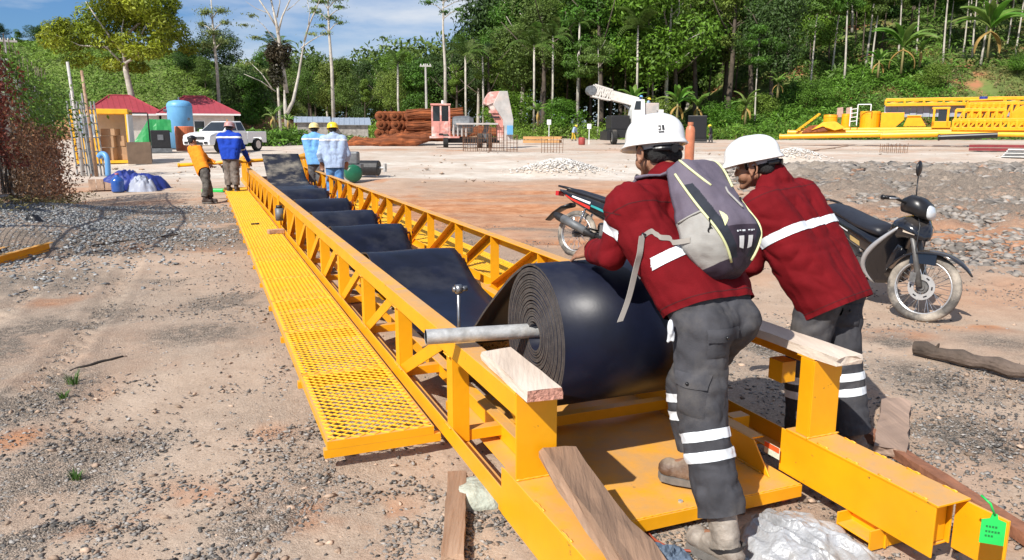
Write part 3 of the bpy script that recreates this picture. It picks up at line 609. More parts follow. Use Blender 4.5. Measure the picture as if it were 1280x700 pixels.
def remesh(mb, voxel, sm=6, folds=0.0, fscale=9.0, cuts=(), seed=0.0, aniso=(1, 1, 1)):
    me = bpy.data.meshes.new('tmp'); me.from_pydata([tuple(p) for p in mb.v], [], mb.f); me.update()
    o = bpy.data.objects.new('tmp', me); COL.objects.link(o)
    r = o.modifiers.new('r', 'REMESH'); r.mode = 'VOXEL'; r.voxel_size = voxel
    if sm: s = o.modifiers.new('s', 'SMOOTH'); s.factor = .5; s.iterations = sm
    dg = bpy.context.evaluated_depsgraph_get(); out = bpy.data.meshes.new_from_object(o.evaluated_get(dg))
    bpy.data.objects.remove(o); bpy.data.meshes.remove(me)
    if folds:
        n = len(out.vertices); co = np.empty(n * 3); no = np.empty(n * 3); out.vertices.foreach_get('co', co); out.vertex_normals.foreach_get('vector', no); co = co.reshape(-1, 3); no = no.reshape(-1, 3)
        d = np.empty(n)
        for i in range(n):
            p = Vector(co[i]); q = Vector((p.x * aniso[0], p.y * aniso[1], p.z * aniso[2])) * fscale + Vector((seed, seed * 1.7, 0))
            w = mnoise.noise_vector(q * .5) * .9; a = mnoise.noise(q + w); b = mnoise.noise(q * 2.1 + w * 1.5 + Vector((3, 1, 7)))
            d[i] = a * .35 + cfolds(p, fscale, seed)
        co += no * (d * folds)[:, None]; out.vertices.foreach_set('co', co.reshape(-1)); out.update()
    if cuts:
        bm = bmesh.new(); bm.from_mesh(out)
        for c, nrm, rad in cuts:
            c = Vector(c); fs = [f for f in bm.faces if (f.calc_center_median() - c).length < rad]
            g = set(fs)
            for f in fs: g.update(f.verts); g.update(f.edges)
            bmesh.ops.bisect_plane(bm, geom=list(g), plane_co=c, plane_no=Vector(nrm), clear_outer=True)
        # keep the largest shell, give it a thin hem
        bm.to_mesh(out); bm.free(); out.update()
    return out
def band(mesh, c, nrm, half, rad, off=.003, keep=None):
    """A ribbon of the cloth surface between two planes, lifted off it."""
    bm = bmesh.new(); bm.from_mesh(mesh); c = Vector(c); nrm = Vector(nrm).normalized()
    bmesh.ops.delete(bm, geom=[f for f in bm.faces if (f.calc_center_median() - c).length > rad or abs((f.calc_center_median() - c).dot(nrm)) > half + .03 or (keep and not keep(f.calc_center_median()))], context='FACES')
    for s in (1, -1): bmesh.ops.bisect_plane(bm, geom=bm.verts[:] + bm.edges[:] + bm.faces[:], plane_co=c + nrm * half * s, plane_no=nrm * s, clear_outer=True)
    bm.normal_update()
    for v in bm.verts: v.co = v.co + v.normal * off
    out = bpy.data.meshes.new('tape'); bm.to_mesh(out); bm.free(); return out
def hand_caps(mb, w, d, n, side, curl=.5, sc=1.0, spread=.5):
    """Palm, four jointed fingers and a thumb. w wrist, d finger direction, n back-of-hand normal, side +1: thumb on d x n side."""
    d = Vector(d).normalized(); n = Vector(n); n = (n - d * n.dot(d)).normalized(); x = d.cross(n) * side; w = Vector(w)
    for k in range(4):
        o = (-.028 + .0185 * k) * sc
        mb.cap(w + x * o * .6 + d * .012 * sc, w + x * o * 1.15 + d * .078 * sc, .0135 * sc, .0115 * sc, 10)
        L_ = (.030, .036, .038, .034)[k] * sc; p = w + x * o * 1.15 + d * .084 * sc; a = .15 + curl * .35; yaw = (k - 1.4) * .13 * spread
        for j in range(3):
            dir_ = (d * math.cos(a) - n * math.sin(a)); dir_ = (dir_ + x * yaw).normalized(); q = p + dir_ * L_ * (1, .72, .58)[j]
            mb.cap(p, q, (.0092, .0082, .0074)[j] * sc, (.0084, .0076, .0062)[j] * sc, 8); p = q; a += curl * (.6 + .1 * k)
    p = w + x * .022 * sc + d * .02 * sc; dirs = [(x * .75 + d * .65 - n * .15), (x * .35 + d * .9 - n * .25), (x * .05 + d * .95 - n * .35)]
    for j, q in enumerate(dirs):
        e = p + q.normalized() * (.040, .032, .026)[j] * sc; mb.cap(p, e, (.0135, .0105, .0092)[j] * sc, (.011, .0095, .0075)[j] * sc, 8); p = e
def frame(f, up=(0, 0, 1)):
    f = Vector(f).normalized(); up = Vector(up); r = f.cross(up).normalized(); u = r.cross(f); return Matrix((r, f, u)).transposed().to_4x4()
def head_caps(mb, c, Mx, sc=1.0, fine=True):
    g = lambda x, y, z: c + Mx @ (Vector((x, y, z)) * sc)
    R3 = Mx.to_3x3()
    mb.ball(g(0, -.012, .028), (.077 * sc, .095 * sc, .098 * sc), 18, 12, R3)
    mb.ball(g(0, .022, -.045), (.060 * sc, .066 * sc, .070 * sc), 16, 10, R3)
    mb.cap(g(-.045, .0, -.06), g(-.018, .068, -.103), .022 * sc, .018 * sc); mb.cap(g(.045, .0, -.06), g(.018, .068, -.103), .022 * sc, .018 * sc); mb.ball(g(0, .078, -.103), .018 * sc)
    if fine:
        mb.cap(g(0, .083, .000), g(0, .098, -.034), .009 * sc, .014 * sc); mb.ball(g(-.013, .094, -.037), .010 * sc); mb.ball(g(.013, .094, -.037), .010 * sc)
        mb.cap(g(-.022, .083, -.066), g(.022, .083, -.066), .008 * sc, .008 * sc); mb.cap(g(-.018, .081, -.078), g(.018, .081, -.078), .008 * sc, .008 * sc)
        mb.cap(g(-.045, .070, .018), g(.045, .070, .018), .011 * sc, .011 * sc)
        for s in (-1, 1):
            mb.cap(g(s * .045, .05, -.02), g(s * .05, .03, -.03), .022 * sc, .022 * sc); mb.ball(g(s * .036, .046, -.052), .036 * sc)
            P = [g(s * .080, -.010 + .020 * math.cos(a), -.022 + .031 * math.sin(a)) for a in [k * math.pi / 6 for k in range(-2, 9)]]
            for a, b in zip(P, P[1:]): mb.cap(a + Mx.to_3x3() @ Vector((s * .008, -.004, 0)), b + Mx.to_3x3() @ Vector((s * .008, -.004, 0)), .0062 * sc, .0062 * sc, 8)
            mb.ball(g(s * .079, -.006, -.024), (.006 * sc, .016 * sc, .024 * sc), 10, 6, R3); mb.ball(g(s * .083, .0, -.054), .009 * sc, 8, 6)
    else:
        mb.cap(g(0, .085, .0), g(0, .102, -.03), .010 * sc, .015 * sc)
        for s in (-1, 1): mb.ball(g(s * .080, -.01, -.02), (.012, .02, .03), 8, 6, R3)
def helmet_mesh(sc=1.0, n=40):
    mb = MB(); rows = []
    def rim(a): return .118, .142
    for i in range(13):                                            # dome
        t = i / 12 * math.pi / 2; r = []
        for k in range(n + 1):
            a = 2 * math.pi * k / n; sx, sy = math.sin(a), math.cos(a)
            q = math.sin(t) ** .86; z = .114 * math.cos(t) ** .80
            ridge = .0045 * math.exp(-((sx * q * .118) / .013) ** 2) * (1 if sy > -.6 else .3) * math.sin(min(1, t * 2.2) * math.pi / 2 + .6)
            r.append((.118 * q * sx * sc, .142 * q * sy * sc, (z + ridge) * sc))
        rows.append(r)
    for e, dz in ((.4, -.010), (1, -.020)):                        # brim
        r = []
        for k in range(n + 1):
            a = 2 * math.pi * k / n; sx, sy = math.sin(a), math.cos(a); w = .012 + .034 * max(0, sy) ** 2.2 + .006 * max(0, -sy) ** 2
            r.append(((.118 + w * e * .9) * sx * sc, (.142 + w * e) * sy * sc, (dz - .012 * max(0, sy) ** 2 * e) * sc))
        rows.append(r)
    inner = [[(x * .965, y * .965, z - .004) for x, y, z in r] for r in rows[::-1]]
    mb.grid(rows + inner); return mb
HM = helmet_mesh()
def put(mb, M): o = MB(); o.v = [tuple(M @ Vector(p)) for p in mb.v]; o.f = list(mb.f); return o
def torso_caps(mb, J, r0, r1, drop=0.0, sleeves=None, cuffL=None, cuffR=None, r_arm=(.075, .062, .052), belly=0.0):
    pel, neck = J['pel'], J['neck']; 
    hl = J['hipL'].lerp(J['pel'], .15); hr = J['hipR'].lerp(J['pel'], .15); ax = (neck - pel).normalized()
    hl = hl - ax * drop; hr = hr - ax * drop; sl = J['shL'] - ax * .035; sr = J['shR'] - ax * .035
    for a, b in ((hl, sl), (hr, sr), (hl.lerp(hr, .5), sl.lerp(sr, .5) - ax * .02)): mb.cap(a, b, r0, r1, 16)
    ml = hl.lerp(sl, .5); mr = hr.lerp(sr, .5); mb.cap(ml, mr, r0 * .95, r0 * .95, 14)
    mb.cap(sl.lerp(sr, .08), sr.lerp(sl, .08), r1 * .92, r1 * .92, 14); mb.cap(sl + ax * .012, neck + ax * .01, .062, .066, 12); mb.cap(sr + ax * .012, neck + ax * .01, .062, .066, 12)
    mb.cap(neck - ax * .05, neck + ax * .035, .085, .066, 14)
    if belly: mb.ball(pel.lerp(neck, .4) + J['f'] * .04, belly)
    for s in 'LR':
        a, b, c = J['sh' + s], J['el' + s], J['wr' + s]; mb.cap(a, b, r_arm[0], r_arm[1], 14); mb.cap(b, c, r_arm[1], r_arm[2], 14)
def person(nm_label, J, scale=1.0, near=True, shirt=MAROON, trou=CHAR, boots=(BOOTM, BOOTM), helmet=HELW, hcap=None, seed=1.0, hands=None, group=None, hair=True, voxel=None, r0=.125, r1=.115, hem=0.0, r_arm=(.075, .062, .052)):
    vx = voxel or (.0055 if near else .016)
    base = (J['ankL'] + J['ankR']) / 2; base = Vector((base.x, base.y, min(J['ankL'].z, J['ankR'].z) - .1))
    root = thing('person', nm_label, 'person', base, group=group); R = {'root': root}
    hM = frame(J['hf'], J.get('hu', (0, 0, 1))); hc = J['head']
    b = MB(); head_caps(b, hc, hM, scale, near)
    b.cap(J['neck'] - (J['neck'] - J['pel']).normalized() * .05, hc + hM @ Vector((0, -.022, -.05)), .062 * scale, .054 * scale, 14)
    b.cap(J['pel'], J['neck'] - (J['neck'] - J['pel']).normalized() * .12, .085, .075, 12); b.cap(J['shL'], J['shR'], .05, .05, 10); b.cap(J['hipL'], J['hipR'], .07, .07, 10)
    for s in 'LR':
        b.cap(J['sh' + s], J['el' + s], .046, .040, 10); b.cap(J['el' + s], J['wr' + s], .040, .027, 10); b.cap(J['hip' + s], J['knee' + s], .066, .048, 10); b.cap(J['knee' + s], J['ank' + s], .048, .034, 10)
        b.cap(J['ank' + s], J['ank' + s] + (J['toe' + s] - J['ank' + s]) * .6, .032, .026, 8)
        hd = (hands or {}).get(s)
        if hd: hand_caps(b, J['wr' + s], hd[0], hd[1], hd[2], hd[3], scale)
        else: d = (J['wr' + s] - J['el' + s]).normalized(); hand_caps(b, J['wr' + s], d, hd_n(d, J['f']), 1 if s == 'L' else -1, .6, scale * (1 if near else 1.25))
    R['body'] = build('body', remesh(b, .0046 if near else .011, 3 if near else 2), SKIN, root, True, True)
    if near:
        for s in (-1, 1):
            e = MB(); e.ball(hc + hM @ Vector((s * .031, .073, -.003)), .0115, 12, 8); eo = build('eye', e, mat('eye_white', (.7, .67, .62), .2), root, True, True)
            e = MB(); e.ball(hc + hM @ Vector((s * .0315, .0795, -.003)), .0062, 10, 6); build('pupil', e, BLACK, eo, True, True)
    if hair:
        h = MB(); h.ball(hc + hM @ Vector((0, -.026, .018)), (.082 * scale, .092 * scale, .090 * scale), 18, 12, hM.to_3x3()); h.cap(hc + hM @ Vector((-.045, -.068, -.035)), hc + hM @ Vector((.045, -.068, -.035)), .034 * scale, .034 * scale)
        for s in (-1, 1): h.cap(hc + hM @ Vector((s * .075, .022, .01)), hc + hM @ Vector((s * .076, .022, -.022)), .009, .006)
        build('hair', remesh(h, .006 if near else .014, 3, .004 if near else 0, 40), HAIR, root, True, True)
    # trousers
    t = MB(); hk = .114 if near else .098; t.cap(J['hipL'], J['hipR'], hk * scale, hk * scale, 16); ax = (J['neck'] - J['pel']).normalized(); t.cap(J['hipL'] + ax * .07, J['hipR'] + ax * .07, hk * .95 * scale, hk * .95 * scale, 14)
    cuts = []
    for s in 'LR':
        h_, k_, a_ = J['hip' + s], J['knee' + s], J['ank' + s]; t.cap(h_, k_, .106 * scale, .092 * scale, 16); dn = (a_ - k_).normalized(); t.cap(k_, a_ - dn * .02, .092 * scale, .084 * scale, 16)
        t.cap(h_ - J['f'] * (.035 if near else .01) * scale, h_.lerp(k_, .35) - J['f'] * .012, (.098 if near else .088) * scale, .088 * scale, 14); cuts.append((a_ - dn * J.get('cuff' + s, .0), dn, .13))
    tm = remesh(t, vx * 1.15, 4, .011 if near else .014, 9 if near else 7, cuts, seed + 5, (1, 1, 1.25)); R['trou_mesh'] = tm
    R['trousers'] = None; R['tm_copy'] = tm.copy(); R['trousers'] = build('trousers', tm, trou, root, True, True)
    # shirt
    s_ = MB(); torso_caps(s_, J, r0 * scale, r1 * scale, hem, r_arm=r_arm); ax = (J['neck'] - J['pel']).normalized(); cuts = [(J['pel'] - ax * (hem + .015), -ax, .34)]
    for s in 'LR':
        d = (J['wr' + s] - J['el' + s]).normalized(); cuts.append((J['wr' + s] - d * (.045 if near else .018), d, .085))
    sm = remesh(s_, vx * 1.15, 4, .0115 if near else .014, 7.5 if near else 6, cuts, seed, (1.0, 1.0, 1.5)); R['sm_copy'] = sm.copy()
    R['shirt'] = build('shirt', sm, shirt, root, True, True)
    if near:
        c = MB(); n0 = J['neck'] + ax * .028; hx = hM.to_3x3() @ Vector((1, 0, 0)); rows = []
        for hgt, rr in ((0, .071), (.02, .068), (.042, .066), (.040, .060), (.015, .060)):
            rows.append([n0 + ax * hgt + (hx * math.sin(q) + ax.cross(hx) * math.cos(q)) * rr for q in [2 * math.pi * k / 22 for k in range(23)]])
        c.grid(rows); build('collar', c, shirt, R['shirt'], True, True)
    # boots
    for s, bmat in zip('LR', boots):
        a_, to = J['ank' + s], J['toe' + s]; b = MB(); d = (to - a_); d.z = 0; d.normalize(); kn = J['knee' + s]; shaft = (kn - a_).normalized(); rt = d.cross(Vector((0, 0, 1)))
        b.cap(a_ + shaft * (.13 if near else .16), a_, .058 * scale, .052 * scale, 14); heel = a_ - d * .035 - Vector((0, 0, .055)); b.cap(heel, a_ - Vector((0, 0, .02)), .042 * scale, .05 * scale, 12)
        toe = to.copy(); b.cap(heel, toe - d * .04, .040 * scale, .040 * scale, 12); b.cap(a_ - Vector((0, 0, .02)), toe - d * .05, .048 * scale, .040 * scale, 12); b.ball(toe - d * .035 + Vector((0, 0, .008)), (.05 * scale, .05 * scale, .042 * scale))
        bo = build('boot', remesh(b, .0065 if near else .014, 3, .006 if near else 0, 22, (), seed + 2), bmat, root, True, True)
        so = MB(); P = [(-.075, 0), (-.062, .030), (0, .036), (.09, .046), (.14, .038), (.160, 0), (.14, -.038), (.09, -.046), (0, -.036), (-.062, -.030)]
        zb = min(heel.z, toe.z) - .048 * scale
        so.prism(P, 0, .030, lambda p, q, tt: Vector((a_.x, a_.y, zb + tt)) + (d * (p * ((toe - a_).length + .02) / .175 if p > 0 else p) + rt * q) * scale); build('sole', so, SOLE, bo, False, True)
    if helmet is not None:
        Mh = Matrix.Translation(hc + hM @ Vector((0, .006, .034 * scale))) @ hM @ Matrix.Rotation(J.get('hpitch', -.06), 4, 'X') @ Matrix.Scale(scale, 4)
        R['helmet'] = build('helmet', put(HM, Mh), helmet, root, True, True); R['Mh'] = Mh
    return R
def hd_n(d, f): 
    n = Vector((0, 0, 1)) - d * d.z
    return n if n.length > .3 else Vector(f)
def vec(*a): return Vector(a)
# ---- worker with the backpack
j = {}
j['f'] = vec(-.55, .83, 0).normalized(); lf = vec(-.83, -.55, 0)
j['pel'] = atd(893, 398, 2.98); j['hipL'] = j['pel'] + lf * .085 + vec(0, 0, -.01); j['hipR'] = j['pel'] - lf * .085 + vec(0, 0, -.01)
j['ankL'] = at(908, 672, .115); j['toeL'] = j['ankL'] + vec(-.03, .16, -.065) - vec(0, 0, 0)
j['toeL'] = j['ankL'] + vec(-.10, .13, -.062)
j['ankR'] = at(874, 577, .215); j['toeR'] = j['ankR'] + vec(-.145, .075, -.062)
j['kneeL'] = j['hipL'].lerp(j['ankL'], .5) + j['f'] * .045; j['kneeR'] = j['hipR'].lerp(j['ankR'], .52) + j['f'] * .15
j['neck'] = atd(836, 231, 3.14); j['shL'] = atd(784, 252, 3.04); j['shR'] = j['shL'] - lf * .36 + vec(.02, .02, .02)
j['elL'] = atd(766, 319, 3.12); j['wrL'] = atd(743, 313, 3.36); j['elR'] = j['shR'] + vec(.02, .17, -.23); j['wrR'] = atd(799, 308, 3.72)
j['head'] = atd(820, 186, 3.22); j['hf'] = vec(-.38, .91, -.15); j['cuffL'] = .085; j['cuffR'] = .06; j['hpitch'] = .02
w1 = person('person in maroon shirt and white helmet with a grey backpack leaning on the belt roll', j, 1.0, True, seed=2.0, boots=(BOOTG, BOOTM), hands={'L': (vec(-.66, .72, -.18), vec(-.1, -.65, .75), 1, .40), 'R': (vec(-.85, .4, -.25), vec(0, -.6, .8), -1, .4)}, hem=-.062, r0=.129, r1=.106, r_arm=(.068, .060, .051))
J1 = j; RT = w1['root']
def tape(R, key, c, n, half, rad, par, keep=None):
    return build('reflective_band', band(R[key], c, n, half, rad, .0035, keep), REFL, R[par], True, True)
d = (j['elL'] - j['shL']).normalized(); tape(w1, 'sm_copy', j['shL'].lerp(j['elL'], .50), d, .022, .11, 'shirt')
ax1 = (j['neck'] - j['pel']).normalized()
wc = j['pel'].lerp(j['neck'], .50); tape(w1, 'sm_copy', wc, (ax1 + lf * .22).normalized(), .022, .26, 'shirt', lambda p: (p - j['elL']).length > .13 and (p - j['elR']).length > .12)
for s in 'LR':
    dk = (j['ank' + s] - j['knee' + s]).normalized()
    for o in (.035, .112): tape(w1, 'tm_copy', j['knee' + s] + dk * o, dk, .019, .12, 'trousers')
STITCH = mat('dark_maroon_stitch', (.06, .004, .006), .9)
def seams(R, J, hem):
    ax = (J['neck'] - J['pel']).normalized()
    for s in 'LR':
        d = (J['el' + s] - J['sh' + s]).normalized(); build('seam', band(R['sm_copy'], J['sh' + s] + d * .045, (d - ax * .35).normalized(), .0018, .12, .0012), STITCH, R['shirt'], True, True)
        w = (J['wr' + s] - J['el' + s]).normalized(); build('seam', band(R['sm_copy'], J['wr' + s] - w * .085, w, .0015, .085, .0012), STITCH, R['shirt'], True, True)
    for off in (J['pel'].lerp(J['neck'], .82), J['pel'] - ax * (hem - .012)): build('seam', band(R['sm_copy'], off, ax, .0015, .34, .0012, lambda p: min((p - J['el' + q]).length for q in 'LR') > .13), STITCH, R['shirt'], True, True)
seams(w1, j, -.062)
# pockets on the trousers
def pocket(R, key, c, n, w, h, up, name='pocket', m=CHAR):
    c = Vector(c); n = Vector(n).normalized(); up = (Vector(up) - n * Vector(up).dot(n)).normalized(); x = up.cross(n)
    from mathutils.bvhtree import BVHTree
    me = R[key]; bv = BVHTree.FromPolygons([v.co.copy() for v in me.vertices], [tuple(p.vertices) for p in me.polygons])
    def hit(a, b, off):
        o = c + x * a + up * b; l = bv.ray_cast(o + n * .25, -n)[0]
        return (l if l is not None else o) + n * off
    nx, ny = 8, 8; mb = MB()
    rows = []
    for i in range(ny + 1):
        rows.append([hit((k / nx - .5) * w, (i / ny - .5) * h, .010 if 0 < k < nx and 0 < i < ny else .001) for k in range(nx + 1)])
    mb.grid(rows); p = build(name, mb, m, R['trousers'], True, True)
    mb = MB(); rows = []
    for i in range(4): rows.append([hit((k / nx - .5) * (w + .012), h * .5 + .014 - i / 3 * .050, .015 if 0 < i else .003) for k in range(nx + 1)])
    mb.grid(rows); fl = build(name + '_flap', mb, m, p, True, True)
    q = hit(0, h * .5 - .018, .018); mb = MB(); mb.ball(q, .007, 8, 6); build('button', mb, BLACK, p, True, True)
tc_ = vec(-.28, -.96, 0).normalized()
pocket(w1, 'tm_copy', atd(868, 492, 2.9), vec(-.62, -.75, 0), .13, .15, (0, 0, 1))
pocket(w1, 'tm_copy', atd(897, 428, 2.9), vec(.15, -.97, .1), .14, .10, (0, 0, 1))
# glove hanging from the pocket
m = MB(); g = atd(838, 410, 2.86); m.ball(g, (.012, .022, .035), 10, 8); m.cap(g - vec(0, 0, .02), g - vec(.006, -.004, .055), .010, .006); m.cap(g - vec(-.01, 0, .02), g - vec(-.012, 0, .05), .009, .006)
build('white_rag', remesh(m, .005, 2), REFL, w1['trousers'], True, True)
# helmet harness, band and ear strap
def harness(R, J):
    hM = frame(J['hf']); c = J['head']
    m = MB(); P = [c + hM @ Vector((.084 * math.sin(a), -.018 - .100 * math.cos(a), .012 + .004 * math.cos(a))) for a in np.linspace(-2.1, 2.1, 26)]
    rows = [[p + hM @ Vector((0, 0, dz)) for p in P] for dz in (-.020, .006)]
    m.grid(rows); o = build('head_band', m, mat('grey_strap', (.36, .38, .42), .7), R['root'], True, True)
    m = MB(); P = [c + hM @ Vector((.085 * math.sin(a), -.02 - .103 * math.cos(a), -.010)) for a in np.linspace(-.9, .9, 16)]; m.tube(P, .012, 8); m.cyl(c + hM @ Vector((0, -.118, -.012)), c + hM @ Vector((0, -.140, -.016)), .017, 14); build('ratchet_knob', m, BLACK, o, False, True)
harness(w1, j)
# small print on the back of the helmet
m = MB(); Mh = w1['Mh']
for x0, x1, z0, z1 in ((-.014, -.004, .030, .050), (0, .012, .044, .050), (0, .012, .030, .036), (.0, .004, .030, .05), (-.012, .012, .020, .025)):
    pts = []
    for x, z in ((x0, z0), (x1, z0), (x1, z1), (x0, z1)):
        a = math.radians(206) + x / .125; 
        q = (1 - ((z) / .114) ** 2.5) ** .43; pts.append(Mh @ Vector((.121 * q * math.sin(a), .1455 * q * math.cos(a), z)))
    m.add(pts, [(0, 1, 2, 3)])
build('helmet_mark', m, BLACK, w1['helmet'], False, True)
# ---- backpack
bk_ = atd(868, 268, 2.90)
nb = (vec(.55, -.83, 0)).normalized(); upb = (ax1 - nb * ax1.dot(nb) * .9).normalized(); upb = ax1; nb = (nb - upb * nb.dot(upb)).normalized(); rb_ = upb.cross(nb); rb_.normalize()   # rb_: wearer's left/right axis
lb = lf - upb * lf.dot(upb); lb = (lb - nb * lb.dot(nb)).normalized()                   # towards the wearer's left
spine = j['pel'].lerp(j['neck'], .62) + nb * .105
pk = thing('backpack', 'grey and purple backpack with pale yellow piping worn on a maroon shirt', 'backpack', spine)
def pkp(t, ph, off=0.0):                                   # t 0 bottom .. 1 top, ph 0 left .. pi right
    w = .158 * (math.sin(min(1, .12 + t * 2.4) * math.pi / 2)) ** .6 * (1 - .30 * t ** 2.2); dp = .205 * (math.sin(min(1, .16 + t * 2.2) * math.pi / 2)) ** .7 * (1 - .62 * t ** 1.6)
    if t > .93: k = (t - .93) / .07; w *= 1 - .45 * k * k; dp *= 1 - .55 * k * k
    c, s = math.cos(ph), math.sin(ph); e = .62
    x = math.copysign(abs(c) ** e, c) * (w + off); y = abs(s) ** e * (dp + off)
    y += .006 * math.sin(7 * t + 3 * ph) * s
    return spine + lb * x + nb * y + upb * (t - .48) * .50 + lb * (.01 * math.sin(5 * t))
PKM = {0: cloth('purple_grey_nylon', (.135, .115, .150), .12, .55), 1: cloth('pale_grey_nylon', (.36, .35, .33), .1, .7), 2: cloth('dark_navy_nylon', (.03, .034, .046), .2, .6), 3: cloth('dark_purple_nylon', (.050, .038, .055), .2, .55)}
PKL = mat('pale_yellow_piping', (.66, .68, .36), .6)
def lineL(t): return math.radians(60 - 52 * (t - .1) / .75)              # diagonal piping on each side: low line runs to the back
m = MB(); NT, NP = 110, 132; vs = []; fs = []; mi = []
for i in range(NT + 1):
    for k in range(NP + 1): vs.append(pkp(i / NT, math.pi * k / NP))
for i in range(NT):
    for k in range(NP):
        t = (i + .5) / NT; ph = math.pi * (k + .5) / NP; q = min(ph, math.pi - ph); fs.append((i * (NP + 1) + k, i * (NP + 1) + k + 1, (i + 1) * (NP + 1) + k + 1, (i + 1) * (NP + 1) + k))
        lim = math.radians(64 - 50 * (t - .1) / .75)
        if t < .085: mi.append(3)
        elif q < lim and t < .47: mi.append(1)
        elif q < lim: mi.append(0)
        elif q < lim + math.radians(20) and t < .74: mi.append(2)
        elif t < .30: mi.append(3)
        else: mi.append(0)
n0 = len(vs); vs.append(pkp(0, math.pi / 2) - nb * .1); vs.append(pkp(1, math.pi / 2) - nb * .03)
fs += [(n0, k + 1, k) for k in range(NP)] + [(n0 + 1, NT * (NP + 1) + k, NT * (NP + 1) + k + 1) for k in range(NP)]; mi += [3] * NP + [0] * NP
cx_ = [((a * (NP + 1)), ((a + 1) * (NP + 1)), ((a + 1) * (NP + 1)) + NP, a * (NP + 1) + NP) for a in range(NT)]; fs += cx_; mi += [2] * NT
nn_ = {}
for q, v in enumerate(vs):
    w = mnoise.noise(Vector(v) * 14) * .008 + mnoise.noise(Vector(v) * 33) * .003; c = Vector(v) - spine; vs[q] = Vector(v) + c.normalized() * w
m.add(vs, fs); o = build('bag', m, [PKM[k] for k in range(4)], pk, True, True); o.data.polygons.foreach_set('material_index', mi)
for s in (0, 1):
    fl = lambda ph: ph if not s else math.pi - ph
    m = MB(); m.tube([pkp(t, fl(math.radians(64 - 50 * (t - .1) / .75)), .004) for t in np.linspace(.06, .86, 26)], .0048, 8); build('piping', m, PKL, pk, True, True)
    m = MB(); m.tube([pkp(t, fl(math.radians(88 - 50 * (t - .55) / .4)), .004) for t in np.linspace(.66, .97, 14)], .0048, 8); build('piping', m, PKL, pk, True, True)
    m = MB(); m.tube([pkp(.47, fl(a), .003) for a in np.linspace(.02, .66, 14)], .004, 6); build('pocket_hem', m, PKM[1], pk, True, True)
m = MB(); m.grid([[pkp(.30 + .13 * i / 5, math.radians(66 + 9 * math.sin(math.pi * i / 5) * k), .005) for k in (0, .5, 1)] for i in range(6)]); build('yellow_flash', m, PKL, pk, False, True)
m = MB(); 
for a0, a1 in ((84, 89), (91, 96)): m.grid([[pkp(.13 + .085 * i / 4 + .012 * (abs(a - 90) / 6 if i == 0 else 0), math.radians(a), .006) for a in np.linspace(a0, a1, 4)] for i in range(5)])
build('badge', m, mat('badge_white', (.72, .72, .72), .5), pk, False, True)
m = MB()
for k in range(6): m.grid([[pkp(tt, math.radians(82 + 3 * k + a), .005) for a in (0, 1.9)] for tt in (.245 + .004 * (k % 2), .257)])
build('badge_lettering', m, REFL, pk, False, True)['kind'] = 'stuff'
for t0, a0 in ((.37, 46), (.52, 100)):
    q = pkp(t0 + .02, math.radians(a0), .008); m = MB(); m.tube([q, q + nb * .008 - vec(0, 0, .02), q + nb * .006 - vec(0, 0, .045)], .004, 6); m.tube([q + nb * .01 + vec(.008 * math.cos(a), 0, -.05 + .010 * math.sin(a)) for a in np.linspace(0, 6.28, 11)], .0035, 6); build('zip_pull', m, BLACK, pk, False, True)
m = MB(); m.tube([pkp(t, math.radians(96 + 6 * math.sin(t * 8)), .007) for t in np.linspace(.44, .64, 12)], .004, 6); build('cord', m, PKM[1], pk, True, True)
def ribbon(P, w, side_dir, th=.0013):
    m = MB(); P = [Vector(p) for p in P]; rows = []
    for i, p in enumerate(P):
        sd = Vector(side_dir[i] if isinstance(side_dir, list) else side_dir).normalized(); rows.append([p - sd * w / 2, p + sd * w / 2])
    t = [(P[min(i + 1, len(P) - 1)] - P[max(i - 1, 0)]).normalized() for i in range(len(P))]
    rows2 = []
    for i, r in enumerate(rows):
        n = t[i].cross((r[1] - r[0]).normalized()) * th; rows2.append([r[0] + n, r[1] + n, r[1] - n, r[0] - n, r[0] + n])
    m.grid(rows2); return m
from mathutils.bvhtree import BVHTree
_sb = BVHTree.FromPolygons([v.co.copy() for v in w1['sm_copy'].vertices], [tuple(q.vertices) for q in w1['sm_copy'].polygons])
def snap(p):
    l, nn, _, dd = _sb.find_nearest(p); return l + nn * .008
for s in (1, -1):
    shp = j['shL'] if s > 0 else j['shR']; a = pkp(.93, 0 if s > 0 else math.pi) - lb * s * .05; top = j['neck'].lerp(shp, .62) + ax1 * .088; fr = shp + j['f'] * .105 - ax1 * .10; lo = spine + lb * s * .150 + j['f'] * .20 - upb * .16; en = pkp(.12, 0 if s > 0 else math.pi)
    P = spline([a, top - j['f'] * .03, top + j['f'] * .055, fr, lo + j['f'] * .02], 6); P = [p if k < 2 or k > len(P) - 3 else snap(vec(*p)) for k, p in enumerate(P)]
    build('shoulder_strap', ribbon([vec(*p) for p in P], .052, lb, .006), PKM[2] if s < 0 else PKM[0], pk, True, True)
P = [pkp(.30, .12, .002)] + [snap(atd(846 - 5 * q, 306 - 1.2 * q, 2.88 + .012 * q)) for q in range(1, 9)]; WP = P[-1]; build('waist_strap', ribbon([vec(*p) for p in spline(P, 3)], .020, (0, 0, 1)), mat('grey_webbing', (.33, .305, .275), .85), pk, False, True)
m = MB(); m.box(WP, (.016, .008, .026), Matrix.Rotation(.4, 3, 'Y')); build('buckle', m, BLACK, pk, True, True)
P = [WP + vec(-.004, -.006, .004), WP + vec(-.008, -.010, -.03), WP.lerp(atd(795, 335, 2.92), .55) - vec(0, .012, 0), atd(795, 335, 2.92), atd(786, 372, 2.94), atd(775, 402, 2.93)]; build('loose_strap', ribbon([vec(*p) for p in spline(P, 6)], .026, (.9, .4, .1)), MT['grey_webbing'], pk, False, True)
